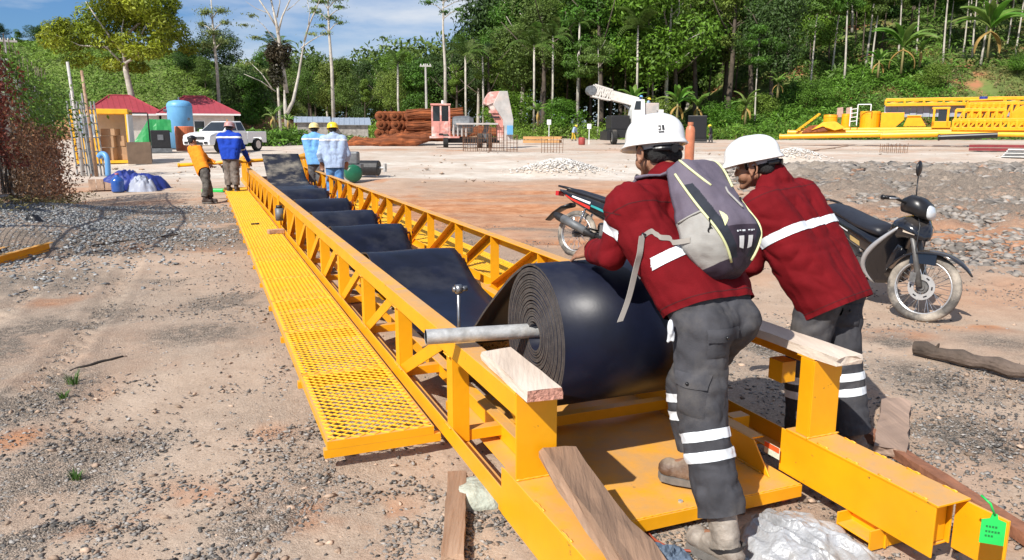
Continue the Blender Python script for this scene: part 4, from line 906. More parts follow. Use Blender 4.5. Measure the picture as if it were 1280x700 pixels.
# ---- second worker behind the right truss
j = {}
j['f'] = vec(-.62, .78, 0).normalized(); lf2 = vec(-.78, -.62, 0)
j['pel'] = atd(1037, 362, 3.78); j['hipL'] = j['pel'] + lf2 * .09; j['hipR'] = j['pel'] - lf2 * .09
j['ankL'] = at(1003, 540, .115); j['toeL'] = j['ankL'] + vec(-.12, .09, -.062); j['ankR'] = at(1066, 541, .115); j['toeR'] = j['ankR'] + vec(-.12, .1, -.062)
j['kneeL'] = j['hipL'].lerp(j['ankL'], .52) + j['f'] * .035; j['kneeR'] = j['hipR'].lerp(j['ankR'], .52) + j['f'] * .02
j['neck'] = atd(966, 220, 3.92); j['shL'] = atd(952, 255, 3.77); j['shR'] = j['shL'] + vec(.245, .215, .03); j['elL'] = atd(940, 330, 3.85); j['wrL'] = atd(900, 345, 4.05); j['elR'] = j['shR'] + vec(-.08, .17, -.22); j['wrR'] = j['elR'] + vec(-.20, .05, -.10)
j['head'] = atd(943, 205, 3.92); j['hf'] = vec(-.84, .53, -.22); j['cuffL'] = .0; j['cuffR'] = .0; j['hpitch'] = .0
w2 = person('person in maroon shirt and white helmet bending behind the right truss without a backpack', j, 1.0, True, seed=9.0, hem=.085, r0=.138, r1=.120, r_arm=(.070, .062, .052))
harness(w2, j)
d = (j['elL'] - j['shL']).normalized(); tape(w2, 'sm_copy', j['shL'].lerp(j['elL'], .50), d, .022, .11, 'shirt')
ax2 = (j['neck'] - j['pel']).normalized(); pc = atd(1003, 304, 3.75)
tn = ax2 - lf2 * -.06; tape(w2, 'sm_copy', j['pel'].lerp(j['neck'], .50), (ax2 + lf2 * .02).normalized(), .022, .30, 'shirt', lambda p: (p - j['elL']).length > .14 and (p - j['elR']).length > .14)
for s in 'LR':
    dk = (j['ank' + s] - j['knee' + s]).normalized()
    for o in (.07, .145): tape(w2, 'tm_copy', j['knee' + s] + dk * o, dk, .019, .12, 'trousers')
seams(w2, j, .085)
pocket(w2, 'tm_copy', atd(1066, 398, 3.7), vec(.12, -.99, .05), .13, .10, (0, 0, 1))
# ---- people in the distance
def far_pose(p, yaw, h=1.66, lean=0.0, hl=None, hr=None, stride=.12, leanside=0.0, headyaw=0.0, crouch=0.0):
    k = h / 1.70; f = vec(math.sin(yaw), math.cos(yaw), 0); l = vec(-math.cos(yaw), math.sin(yaw), 0); J = {'f': f}; z = vec(0, 0, 1)
    J['pel'] = p + z * (.88 * k - crouch) + f * (-.0 - .25 * lean * .5) ; up = (z * math.cos(lean) + f * math.sin(lean) + l * leanside).normalized()
    J['hipL'] = J['pel'] + l * .085; J['hipR'] = J['pel'] - l * .085
    for s, sg in (('L', 1), ('R', -1)):
        J['ank' + s] = p + l * sg * .10 + f * stride * sg + z * .11; J['toe' + s] = J['ank' + s] + f * .16 - z * .062
        J['knee' + s] = J['hip' + s].lerp(J['ank' + s], .5) + f * (.03 + crouch * .8)
    J['neck'] = J['pel'] + up * .56 * k; sh = J['neck'] - up * .06; J['shL'] = sh + l * .19; J['shR'] = sh - l * .19
    for s, sg, hd in (('L', 1, hl), ('R', -1, hr)):
        w = hd if hd is not None else J['sh' + s] + l * sg * .08 - z * .50 + f * .06
        J['wr' + s] = w; mid = J['sh' + s].lerp(w, .52); d = (w - J['sh' + s]).length; off = max(0, .28 ** 2 - (d / 2) ** 2) ** .5
        J['el' + s] = mid + (l * sg * .5 - z * .7 - f * .3).normalized() * off
    J['head'] = J['neck'] + up * .13 + f * .025; hy = yaw + headyaw; J['hf'] = vec(math.sin(hy), math.cos(hy), -.1); J['cuffL'] = J['cuffR'] = .04
    return J
DKB = mat('dark_boot_leather', (.05, .035, .03), .7); 
# orange shirt, leaning back on the bar
po = ong(263, 254); bar0, bar1 = atd(232, 206, 18.35), atd(394, 196, 19.6)
def onbar(t): return bar0.lerp(bar1, t)
J = far_pose(po, .8, 1.66, -.30, onbar(.10), onbar(.22), .10, 0, -.1); J['ankL'] = po + vec(-.02, .05, .11); J['toeL'] = J['ankL'] + vec(.16, .03, -.06); J['ankR'] = po + vec(-.10, -.06, .11); J['toeR'] = J['ankR'] + vec(.16, .02, -.06)
J['pel'] = atd(254, 214, po.y / _c * .985); ddx = J['pel'] - vec(0, 0, 0); lq = vec(-math.cos(.8), math.sin(.8), 0); J['hipL'] = J['pel'] + lq * .085; J['hipR'] = J['pel'] - lq * .085
for s in 'LR': J['knee' + s] = J['hip' + s].lerp(J['ank' + s], .5) + vec(.05, 0, 0)
J['neck'] = atd(243, 184, J['pel'].y / _c); up = (J['neck'] - J['pel']).normalized(); J['shL'] = J['neck'] - up * .06 + lq * .18; J['shR'] = J['neck'] - up * .06 - lq * .18; J['head'] = J['neck'] + vec(-.03, 0, .165)
for s, hd in (('L', onbar(.16)), ('R', onbar(.22))):
    J['wr' + s] = hd; J['el' + s] = J['sh' + s].lerp(hd, .5) - vec(0, 0, .08)
ro_ = person('person in orange shirt and dark cap leaning back pulling the yellow bar', J, 1.0, False, cloth('orange_cotton', (.85, .25, .02)), cloth('grey_mud_trousers', (.11, .10, .09), .5), (DKB, DKB), None, seed=3, r0=.132, r1=.112, hem=.05)
m = MB(); hM = frame(J['hf']); c = J['head']; m.ball(c + hM @ vec(0, -.01, .05), (.088, .105, .075), 14, 8, hM.to_3x3()); m.ball(c + hM @ vec(0, .12, .045), (.075, .07, .010), 12, 5, hM.to_3x3()); build('cap', remesh(m, .012, 2), BLACK, ro_['root'], True, True)
# blue jacket on the walkway
pb = at(291, 239, .152); yb = AZ + .35
J = far_pose(pb, yb, 1.62, .10, onbar(.38), onbar(.47), .03)
rb = person('person in royal blue jacket standing on the left walkway', J, 1.0, False, cloth('royal_blue_cotton', (.018, .06, .42)), cloth('dusty_grey_trousers', (.20, .17, .15), .4), (DKB, DKB), mat('grey_blue_helmet', (.42, .42, .5), .5, col2=(.5, .2, .15)), seed=4, r0=.130, r1=.110, hem=.07)
ax = (J['neck'] - J['pel']).normalized(); build('reflective_band', band(rb['sm_copy'], J['pel'].lerp(J['neck'], .80), ax, .02, .3, .005), REFL, rb['shirt'], True, True)
for s in 'LR': build('reflective_band', band(rb['sm_copy'], J['sh' + s].lerp(J['el' + s], .9), (J['el' + s] - J['sh' + s]).normalized(), .022, .085, .005), REFL, rb['shirt'], True, True)
for px, py, d_, lab, shc, tr, hl, cw in ((396, 150, 17.9, 'person in sky blue jacket and faded yellow helmet holding the bar end', (.18, .42, .78), (.13, .13, .14), (.75, .60, .25), -1), (419, 150, 16.3, 'person in pale blue jacket and yellow helmet beside the right walkway', (.38, .48, .66), (.10, .24, .50), None, 0)):
    p = atd(px, 225, d_); p.z = gz(p.x, p.y) + (.10 if cw else .10); yaw = AZ + .1
    J = far_pose(p, yaw, 1.78, .10, onbar(.97) if cw else None, None, .08)
    rr = person(lab, J, 1.0, False, cloth('blue_jacket_cotton', shc), cloth('blue_grey_trousers', tr, .3), (DKB, DKB), HELY if hl is None else mat('faded_yellow_helmet', hl, .5), seed=6 + d_, r0=.128, r1=.106, hem=.09)
    ax = (J['neck'] - J['pel']).normalized(); build('reflective_band', band(rr['sm_copy'], J['pel'].lerp(J['neck'], .82), ax, .018, .3, .005), REFL, rr['shirt'], True, True)
bt = thing('pull_bar', 'yellow steel bar held across the belt end by four workers', 'bar', bar0); m = MB(); m.tube([bar0 - (bar1 - bar0).normalized() * .18, bar1 + (bar1 - bar0).normalized() * .1], .045, 12); build('bar_tube', m, YEL, bt, True, True)
m = MB(); q = bar0 - (bar1 - bar0).normalized() * .17; m.cyl(q, q + (bar1 - bar0).normalized() * .03, .055, 12); build('bar_collar', m, YEL2, bt, False, True)
# tiny worker by the timber, two on the crane, one by the dark generator
pg = ong(717, 176)
J = far_pose(pg, 2.2, 1.7, .45, None, None, .14); person('distant person in yellow helmet and pale blue shirt bending over the pale ground', J, 1.0, False, MT['blue_jacket_cotton'], cloth('yellow_boots_cloth', (.55, .38, .05)), (DKB, DKB), HELY, seed=8, voxel=.03)
# ================================================================== TIMBER AND SMALL THINGS ROUND THE CONVEYOR
def plank(name, label, cat, a, b, w, th, m, up=(0, 0, 1), rough=.006, group=None, ends=None, seg=10, seed=0, mesh_only=False):
    a = Vector(a); b = Vector(b); t = (b - a).normalized(); up = Vector(up); x = t.cross(up).normalized(); u = x.cross(t); rows = []; rs = random.Random(seed)
    for i in range(seg + 1):
        c = a.lerp(b, i / seg); q = []
        for sx, sz in ((-1, -1), (-1, 0), (-1, 1), (-.33, 1), (.33, 1), (1, 1), (1, 0), (1, -1)):
            q.append(c + x * (sx * w / 2 + rs.uniform(-rough, rough)) + u * (sz * th / 2 + rs.uniform(-rough, rough) * .7) + t * ((rs.uniform(-3.3, 3.3) * rough) if i in (0, seg) else 0))
        rows.append(q)
    mb = MB(); vs = [p for r in rows for p in r]; n = 8
    fs = [(i * n + k, i * n + (k + 1) % n, (i + 1) * n + (k + 1) % n, (i + 1) * n + k) for i in range(seg) for k in range(n)] + [tuple(range(n - 1, -1, -1)), tuple(seg * n + k for k in range(n))]
    mb.add(vs, fs); o = build(name, mb, m, None, False, True, loc=(a + b) / 2)
    if ends: o.data.materials.append(ends); o.data.polygons[-1].material_index = 1; o.data.polygons[-2].material_index = 1
    return tag(o, label, cat, group)
plank('wood_block', 'pale planed wood block lying on the left top chord near the grey pipe', 'wood block', uvz(2.92, 1.105, .677), uvz(2.38, 1.085, .677), .135, .042, WOODP, ends=WOODE, seed=1, rough=.003, seg=5)
plank('wood_block', 'pale pinkish wood block lying on the right top chord behind the backpack worker', 'wood block', uvz(2.92, 2.43, .677), uvz(2.28, 2.43, .677), .14, .040, WOODP, ends=WOODP, seed=2, rough=.003, seg=5)
plank('rough_plank', 'split brown plank leaning along the left box beam in front of the deck', 'plank', uvz(2.47, 1.175, .40), uvz(1.2, 1.055, .335), .15, .05, WOODB, up=(.25, 0, 1), rough=.010, seed=3)
plank('wood_strip', 'narrow brown timber strip on the gravel left of the box beam', 'timber', ong(572, 603) + vec(0, 0, .03), ong(566, 712) + vec(0, 0, .03), .085, .055, WOODB, rough=.003, seed=4)
plank('split_board', 'weathered split board lying flat on the dirt right of the second worker', 'board', ong(1119, 508) + vec(0, 0, .03), ong(1112, 572) + vec(0, 0, .03), .15, .045, mat('dry_pink_grey_wood', (.36, .25, .19), .85, 0, .25, 7, .7, 26, stretch=(1, .1, 1)), rough=.006, seed=5)
plank('brown_rail', 'red brown timber rail lying on the dirt beside the right box beam', 'timber', ong(1083, 545) + vec(0, 0, .02), ong(1300, 690) + vec(0, 0, .03), .07, .05, mat('red_brown_timber', (.26, .11, .06), .8, 0, .25, 7, .5, 26), rough=.004, seed=6)
lg = ong(1142, 445); lh = ong(1330, 487); m = MB(); P = [lg.lerp(lh, k / 12) + vec(0, .012 * math.sin(k * 1.3), .062 + .008 * math.sin(k * 2.1)) for k in range(13)]; m.tube(P, [.050 + .008 * math.sin(k * 1.9) for k in range(13)], 12)
m.cap(P[2] + vec(0, 0, .04), P[2] + vec(.0, -.02, .075), .014, .006); m.cap(P[6] + vec(0, -.03, .02), P[6] + vec(0, -.08, .03), .016, .006)
tag(build('log', m, WOODG, None, False, True, loc=lg), 'dark weathered log lying on the dirt below the right motorcycle', 'log')
sa, sb = ong(88, 466), ong(153, 448); m = MB(); m.tube([sa.lerp(sb, k / 8) + vec(0, .012 * math.sin(k * 1.7), .014) for k in range(9)], [.008, .013, .014, .013, .016, .014, .012, .012, .006], 7)
tag(build('stick', m, mat('charred_stick', (.03, .024, .02), .9), None, False, True, loc=sa), 'charred crooked stick on the gravel left of the walkway', 'stick')
sa, sb = ong(115, 308), ong(222, 294); m = MB(); m.tube([sa.lerp(sb, k / 8) + vec(0, .03 * math.sin(k * 1.1), .012) for k in range(9)], .012, 6)
tag(build('thin_branch', m, WOODG, None, False, True, loc=sa), 'long thin grey branch on the dirt below the gravel bank', 'branch')
# mortar lump and the packing under the left chord
p = ong(602, 622); m = MB(); m.lathe([(.001, .07), (.06, .068), (.10, .05), (.125, .02), (.12, -.02)], (0, 0, 0), 22); o = build('mortar_lump', m, mat('pale_green_mortar', (.42, .45, .38), .9, 0, .2, 20, .6, 50), None, True, loc=p)
tag(o, 'pale greenish mortar lump on the ground under the left chord', 'mortar lump')
for v in o.data.vertices: v.co *= 1 + mnoise.noise(v.co * 14) * .22
p = uvz(2.66, 1.09, 0); tag(build('steel_packer', MB().b2(-.05, .05, -.08, .08, .062, .104), YEL, None, loc=p, rot=-AZ, bevel=.003), 'small yellow steel packer between mortar lump and left chord', 'packer')
# brick on the walkway
p = at(345, 292, .152); tag(build('brick', MB().b2(-.11, .11, -.055, .055, 0, .06), mat('clay_brick_dusty', (.50, .30, .18), .9, 0, .2, 12, .4, 60), None, loc=p + vec(0, 0, .003), rot=.6, bevel=.006), 'dusty clay brick lying on the left walkway mesh', 'brick')
p = at(318, 281, .152); m = MB(); m.box((0, 0, .012), (.10, .03, .018)); m.box((.05, .02, .012), (.05, .03, .018)); tag(build('clamp', m, BLACK, None, loc=p + vec(0, 0, .004), rot=.3), 'small black clamp lying on the left walkway mesh', 'clamp')
# motor hung under the left chord at the joint
p = uvz(11.6, .99, .0); t = thing('small_motor', 'small grey green motor hung against the left truss at its joint', 'motor', p); m = MB(); m.cyl(p + vec(0, 0, .30), p + vec(0, 0, .48), .06, 14); build('motor_housing', m, GREYM, t, True, True); m = MB(); m.cyl(p + vec(0, 0, .48), p + vec(0, 0, .52), .045, 14); build('fan_cover', m, DKM, t, True, True)
# crumpled silver plastic bag, cable and rags by the near boot
def crumple(name, c, rx, ry, h, m, label, cat, seed, n=44, rough=1.0, ang=0.0, pts=None):
    mb = MB(); rows = []
    for i in range(n + 1):
        r = []
        for k in range(n + 1):
            x, y = i / n * 2 - 1, k / n * 2 - 1; e = max(0, 1 - (x * x + y * y) ** 1.3)
            wp = mnoise.noise(Vector((x * 2 + seed, y * 2, 9))) * 1.2; nn = mnoise.noise(Vector((x * 2.4 + seed + wp, y * 1.3, seed))); n2 = mnoise.noise(Vector((x * 6.5 + seed + wp * 2, y * 2.2 + wp, 3))); n3 = mnoise.noise(Vector((x * 12 + wp * 3, y * 6, seed)))
            z = h * (e ** .55) * (.75 + rough * (.55 * (1 - abs(nn) * 2.2) + .30 * (1 - abs(n2) * 2.2) + .12 * n3))
            q = 1 + .22 * nn; px = x * rx * q; py = y * ry * q
            r.append((px * math.cos(ang) - py * math.sin(ang), px * math.sin(ang) + py * math.cos(ang), max(-.02, z)))
        rows.append(r)
    mb.grid(rows); o = build(name, mb, m, None, rough < .8, loc=c); return tag(o, label, cat)
SILV = mat('silver_plastic_film', (.42, .43, .45), .36, .15, .2, 9, .5, 45, col2=(.30, .28, .25), c2pos=(.5, .7))
crumple('plastic_bag', ong(1008, 690), .22, .27, .085, SILV, 'crumpled silver plastic bag on the ground behind the near boot', 'plastic bag', 3.3, 100, .72, .75)
crumple('blue_rag', ong(826, 704) , .12, .09, .05, mat('blue_grey_rag', (.10, .14, .20), .8), 'blue grey rag on the ground at the foot of the leaning plank', 'rag', 6.1, 26, .9)
m = MB(); P = [ong(802, 655), ong(812, 672), ong(828, 684), ong(846, 690), ong(872, 694), ong(890, 704)]; m.tube([vec(*q) + vec(0, 0, .012) for q in spline([tuple(p) for p in P], 5)], .006, 6); tag(build('cable', m, mat('red_brown_cable', (.30, .06, .03), .5), None, True, True, loc=P[0]), 'thin red brown cable snaking on the ground in front of the deck', 'cable')
p = ong(977, 628); m = MB(); m.cap((0, 0, .02), (.05, .02, .02), .016, .012, 8); tag(build('red_plug', m, mat('red_plastic', (.5, .05, .03), .4), None, True, loc=p), 'small red plug on the ground under the deck edge', 'plug')
# green tag hung on the right box beam
tp = atd(1241, 664, 2.55); t = thing('green_tag', 'bright green plastic tag hanging from the end of the right box beam', 'tag', tp + vec(0, 0, .06)); GT = mat('green_tag_plastic', (.02, .55, .10), .4)
ux = vec(.93, -.36, 0); m = MB(); m.prism([(-.036, -.048), (.036, -.048), (.036, .036), (.012, .044), (.008, .062), (-.008, .062), (-.012, .044), (-.036, .036)], 0, .004, lambda a, b, s: tp + ux * a + vec(0, 0, b) + vec(.36, .93, 0) * s); build('tag_plate', m, GT, t, False, True)
m = MB(); m.tube([tp + ux * .0 + vec(0, 0, .058), tp + vec(-.02, .0, .10), tp + vec(-.035, .03, .115)], .004, 6); build('tag_tie', m, GT, t, True, True)
m = MB(); fn2 = lambda a, b, s: tp + ux * a + vec(0, 0, b) - vec(.36, .93, 0) * (.001 + s)
for k, (w_, z_) in enumerate(((.020, .012), (.028, -.006), (.016, -.022))):
    x = -.022
    while x < -.022 + w_ * 1.6: m.prism([(x, z_), (x + .006, z_), (x + .006, z_ + .007), (x, z_ + .007)], 0, .0006, fn2); x += .009
build('tag_writing', m, mat('dark_green_ink', (.01, .16, .04), .6), t, False, True)['kind'] = 'stuff'
# loose yellow channels on the left
for k, (xa, ya, xb, yb) in enumerate(((-60, 346, 62, 312), (-60, 338, 38, 308))):
    a, b = ong(xa, ya) + vec(0, 0, .05), ong(xb, yb) + vec(0, 0, .05); t = (b - a).normalized(); x = t.cross(vec(0, 0, 1)); m = MB()
    m.beam(a, b, .01, .10); m.beam(a + x * .03 + vec(0, 0, .046), b + x * .03 + vec(0, 0, .046), .06, .008); m.beam(a + x * .03 - vec(0, 0, .046), b + x * .03 - vec(0, 0, .046), .06, .008)
    tag(build('yellow_channel', m, YEL, None, False, True, loc=(a + b) / 2), ('yellow steel channel lying on the gravel at the left edge, the longer of two', 'yellow steel channel on the gravel at the left edge, the shorter of two')[k], 'steel channel', 'yellow channels at the left edge')
# grass tufts
GRASS = mat('grass_blade_green', (.08, .17, .03), .6, 0, .3, 3, island=.4, trans=.25)
def tuft(p, n, h, seed):
    rs = random.Random(seed); m = MB()
    for _ in range(n):
        a = rs.uniform(0, 6.28); r = rs.uniform(0, h * .35); b = vec(r * math.cos(a), r * math.sin(a), -.01); d = vec(math.cos(a), math.sin(a), 0); w = d.cross(vec(0, 0, 1)) * .004; hh = h * rs.uniform(.5, 1); q = b + d * hh * .25 + vec(0, 0, hh * .7); e = b + d * hh * .6 + vec(0, 0, hh)
        m.add([b - w, b + w, q + w * .7, q - w * .7, e], [(0, 1, 2, 3), (3, 2, 4)])
    return build('grass_tuft', m, GRASS, None, loc=p)
for k, (px, py, h, lab) in enumerate(((92, 480, .10, 'small green grass tuft on the gravel just below the charred stick'), (80, 497, .06, 'low sparse grass tuft on the gravel below the taller tuft'), (95, 600, .06, 'tiny grass tuft on the gravel in the lower left corner'))): tag(tuft(ong(px, py), 40, h, k), lab, 'grass tuft')
p = ong(30, 305); tag(build('boulder', MB().ball((0, 0, .03), (.16, .12, .11), 12, 8), STONE, None, True, loc=p), 'dark rounded boulder on the gravel bank at the left', 'boulder')
p = ong(42, 276); crumple('black_sack', p, .11, .08, .08, BLACK, 'small black sack on the gravel at the foot of the fence', 'sack', 2.2, 20, .7)
# ================================================================== MOTORCYCLES (local: y forward, x right)
TYRE = mat('dusty_tyre', (.12, .11, .10), .95, 0, .3, 12, .4, 60, col2=(.40, .35, .29), c2pos=(.42, .62)); ALU = mat('alloy', (.62, .62, .62), .35, .7, .1, 20); CHROME = mat('chrome', (.7, .7, .7), .15, 1, .05, 5)
BPAINT = mat('black_gloss_paint', (.008, .009, .013), .16, 0, .2, 3, coat=.6, dust=(.30, .25, .2), dustamt=.25); SEATM = mat('black_vinyl', (.014, .015, .022), .42, 0, .2, 30, .1, 120); DISC = mat('brake_disc', (.55, .53, .5), .4, .6, .1, 20)
ENG = mat('engine_grey', (.16, .155, .15), .55, .5, .25, 20); GOLD = mat('gold_decal', (.55, .40, .16), .4); SILVP = mat('silver_panel', (.45, .45, .46), .35, .3, .08, 6)
def loft(secs, n=16, e=.8):                     # secs: (y, z, half width, half height)
    m = MB(); vs = []
    for y, z, w, h in secs:
        for k in range(n):
            a = 2 * math.pi * k / n; c, s = math.cos(a), math.sin(a); vs.append((math.copysign(abs(c) ** e, c) * w, y, z + math.copysign(abs(s) ** e, s) * h))
    q = len(secs); fs = [(i * n + (k + 1) % n, i * n + k, (i + 1) * n + k, (i + 1) * n + (k + 1) % n) for i in range(q - 1) for k in range(n)] + [tuple(range(n)), tuple((q - 1) * n + k for k in range(n - 1, -1, -1))]
    return m.add(vs, fs)
def arc_pts(c, r, a0, a1, n): return [(0, c[0] + r * math.cos(math.radians(a)), c[1] + r * math.sin(math.radians(a))) for a in np.linspace(a0, a1, n)]
def wheel(par, M, disc, name):
    n = 40; P = [(0, .262 * math.cos(2 * math.pi * k / n), .262 * math.sin(2 * math.pi * k / n)) for k in range(n)]
    t = MB(); t.tube(P, .037, 10, closed=True); w = build(name, t, TYRE, par, True, rot=M)
    r = MB(); 
    for x in (-.016, .016): r.tube([(x, p[1] * .868, p[2] * .868) for p in P], .0075, 6, closed=True)
    rows = [[(x, p[1] * .862, p[2] * .862) for p in P + P[:1]] for x in (-.016, .016)]; r.grid(rows); build('rim', r, ALU, w, True)
    h = MB(); h.tube([(-.06, 0, 0), (.06, 0, 0)], .028, 12); h.tube([(-.045, 0, 0), (-.035, 0, 0)], .05, 14); h.tube([(.035, 0, 0), (.045, 0, 0)], .05, 14); build('hub', h, ENG, w)
    s = MB()
    for k in range(36):
        a = 2 * math.pi * k / 36; b = a + (.5 if k % 4 < 2 else -.5); x = .036 if k % 2 else -.036; s.tube([(x, .045 * math.cos(b), .045 * math.sin(b)), (x * .2, .227 * math.cos(a), .227 * math.sin(a))], .0024, 4, cap=False)
    build('spoke', s, CHROME, w)['kind'] = 'stuff'
    if disc:
        d = MB(); R0, R1 = .062, .110; nn = 36; vs = []
        for x in (.052, .056):
            for rr in (R0, R1):
                for k in range(nn): vs.append((x, rr * math.cos(2 * math.pi * k / nn), rr * math.sin(2 * math.pi * k / nn)))
        fs = []
        for k in range(nn):
            q = (k + 1) % nn
            if k % 6 != 5 or True: fs += [(k, q, nn + q, nn + k), (2 * nn + q, 2 * nn + k, 3 * nn + k, 3 * nn + q), (nn + k, nn + q, 3 * nn + q, 3 * nn + k), (q, k, 2 * nn + k, 2 * nn + q)]
        d.add(vs, fs); dd = build('brake_disc', d, DISC, w)
        d = MB()
        for k in range(6): a = k * math.pi / 3; d.box((.0565, .086 * math.cos(a), .086 * math.sin(a)), (.001, .03, .012), Matrix.Rotation(a + math.pi / 2, 3, 'X'))
        build('disc_slot', d, BLACK, w)['kind'] = 'stuff'
    return w
def motorcycle(label, M, steer, accent):
    root = thing('motorcycle', label, 'motorcycle', M=M); A = lambda nm, mb, m, sm=True, par=None, rot=None: build(nm, mb, m, par or root, sm, rot=rot)
    rw = wheel(root, Matrix.Translation((0, -.60, .30)), False, 'rear_wheel')
    A('seat', loft([(-.80, .845, .05, .022), (-.74, .845, .085, .034), (-.60, .830, .105, .038), (-.40, .79, .115, .040), (-.2, .745, .125, .042), (-.02, .722, .125, .046), (.07, .708, .105, .050), (.11, .690, .07, .04)]), SEATM)
    c = A('side_cowl', loft([(-.93, .845, .02, .012), (-.84, .815, .06, .035), (-.66, .755, .115, .072), (-.45, .70, .13, .10), (-.25, .64, .135, .125), (-.05, .575, .125, .135), (.10, .53, .095, .12), (.16, .50, .06, .08)], 18, .75), BPAINT)
    for s in (-1, 1):                            # stripes follow the cowl
        for q, (mm, z0, z1, ya, yb) in enumerate(accent):
            m = MB(); rows = []
            for i in range(9):
                y = ya + (yb - ya) * i / 8; zc = np.interp(y, [-.93, -.66, -.25, .1], [.845, .755, .64, .53]); hh = np.interp(y, [-.93, -.66, -.25, .1], [.015, .072, .125, .12]); w = np.interp(y, [-.93, -.84, -.66, -.45, -.25, -.05, .1], [.02, .06, .115, .13, .135, .125, .095])
                r = []
                for f in (z0, z1): 
                    f2 = f; xx = w * (1 - min(1, abs(f2)) ** 2.5) ** .4; r.append((s * (xx + .003), y + .02 * f2, zc + f2 * hh))
                rows.append(r)
            m.grid(rows); A('stripe', m, mm, False, c)
    m = MB(); m.tube([(-.07, -.62, .84), (-.085, -.80, .875), (-.06, -.92, .895), (.06, -.92, .895), (.085, -.80, .875), (.07, -.62, .84)], .013, 8); A('grab_rail', m, BLACK)
    m = MB(); m.box((0, -.935, .80), (.13, .05, .06)); A('tail_light', m, mat('red_lens', (.45, .02, .02), .2), False)
    m = loft([(-.72, .66, .09, .03), (-.85, .62, .085, .022), (-.98, .54, .075, .014), (-1.08, .44, .07, .010)], 12); A('rear_mudguard', m, BLACK)
    m = MB(); m.tube([(.155, .14, .36), (.15, -.05, .28), (.15, -.25, .29)], .020, 10, True); m.tube([(.155, -.22, .285), (.16, -.42, .36), (.165, -.78, .49), (.165, -.86, .515)], [.035, .052, .056, .038], 14); ex = A('exhaust', m, DKM)
    m = MB(); m.tube([(.172, -.36, .345), (.177, -.72, .475)], [.052, .056], 12); A('heat_shield', m, GREYM, True, ex)
    m = MB(); m.box((0, .02, .40), (.20, .30, .18)); m.cyl((0, .12, .42), (0, .34, .46), .062, 14); m.box((.10, -.05, .36), (.05, .26, .15)); m.box((-.10, -.05, .36), (.05, .24, .16)); m.cyl((.10, .0, .38), (.135, 0, .38), .075, 16)
    for k in range(5): m.box((0, .17 + .035 * k, .44 + .008 * k), (.17, .012, .15))
    A('engine', m, ENG, False)
    m = MB(); m.tube([(-.09, .0, .33), (-.09, -.60, .30)], .018, 8); m.tube([(.09, .0, .33), (.09, -.60, .30)], .018, 8); m.box((-.115, -.3, .32), (.02, .55, .10)); A('swing_arm', m, DKM, False)
    for s in (-1, 1):
        m = MB(); m.tube([(s * .10, -.55, .33), (s * .10, -.44, .62)], .012, 8)
        for k in range(9): q = k / 8; m.tube([(s * .10 + .026 * math.cos(a), -.53 + .075 * q, .38 + .20 * q + .026 * math.sin(a) * .4) for a in np.linspace(0, 6.28, 10)], .005, 5)
        A('shock_absorber', m, CHROME, True)
        m = MB(); m.tube([(s * .10, .05, .27), (s * .30, .05, .27)], .014, 8); A('foot_peg', m, BLACK)
        m = MB(); m.tube([(s * .11, -.22, .36), (s * .25, -.26, .38)], .012, 8); A('foot_peg', m, BLACK)
    m = loft([(.12, .50, .06, .07), (.22, .50, .055, .06), (.32, .58, .06, .065), (.40, .70, .07, .07)], 14); A('spine_cover', m, BPAINT)
    # leg shield: wings sweeping back and down
    for s in (-1, 1):
        rows = []; edge = []
        for i in range(15):
            z = .26 + .56 * i / 14; f = i / 14; wmax = .285 * math.sin(math.pi * (.18 + .72 * f)) ** .7; y0 = .30 + .20 * f ** 1.4; r = []
            for k in range(9):
                x = wmax * k / 8; r.append((s * x, y0 - 1.9 * x * x * (1.25 - .5 * f) - .05 * (1 - f) * k / 8, z))
            rows.append(r); edge.append(r[-1])
        m = MB(); m.grid(rows); ls = A('leg_shield', m, BPAINT); sm = ls.modifiers.new('thick', 'SOLIDIFY'); sm.thickness = .008
        m = MB(); m.tube(edge, [.010 + .014 * math.sin(math.pi * k / 14) for k in range(15)], 8); A('shield_edge', m, SILVP, True, ls)
        m = MB(); m.grid([[(s * (.235 - .012 * i), .285 + .030 * i + .02 * k - .10, .60 + .04 * i - .10 * k) for k in range(2)] for i in range(4)])
    A('front_cowl', loft([(.30, .70, .14, .10), (.40, .78, .165, .10), (.50, .79, .15, .095), (.585, .745, .095, .06), (.635, .705, .03, .022)], 18, .7), BPAINT)
    A('under_fairing', loft([(.16, .36, .13, .07), (.26, .40, .15, .12), (.34, .50, .14, .14), (.40, .60, .11, .10)], 16, .75), BPAINT); A('belly_cover', loft([(-.22, .40, .115, .07), (0, .40, .135, .10), (.18, .42, .13, .11)], 16, .7), BPAINT)
    for s in (-1, 1):
        m = MB(); m.grid([[(s * (.150 - .055 * (i / 5) ** 1.5 + .004), .455 + .15 * i / 5, .80 - .050 * i / 5 + .028 * k * (1 - i / 6)) for k in (-.5, .5)] for i in range(6)]); A('indicator', m, mat('clear_lens', (.6, .5, .4), .15), False)
    # steering assembly turns about the raked head
    hp = Vector((0, .47, .86)); axis = Vector((0, -.45, .9)).normalized(); SM = Matrix.Translation(hp) @ Matrix.Rotation(steer, 4, axis) @ Matrix.Translation(-hp)
    m = MB(); 
    for s in (-1, 1): m.tube([(s * .075, .475, .80), (s * .075, .545, .60), (s * .075, .635, .285)], [.018, .022, .026], 10)
    m.box((0, .49, .72), (.19, .06, .05)); fk = A('fork', m, ENG, True, None, SM)
    fw = wheel(fk, Matrix.Translation((0, .645, .285)), True, 'front_wheel')
    m = MB(); m.box((.085, .58, .36), (.035, .05, .085)); A('brake_caliper', m, ENG, False, fk)
    m = MB(); rows = []
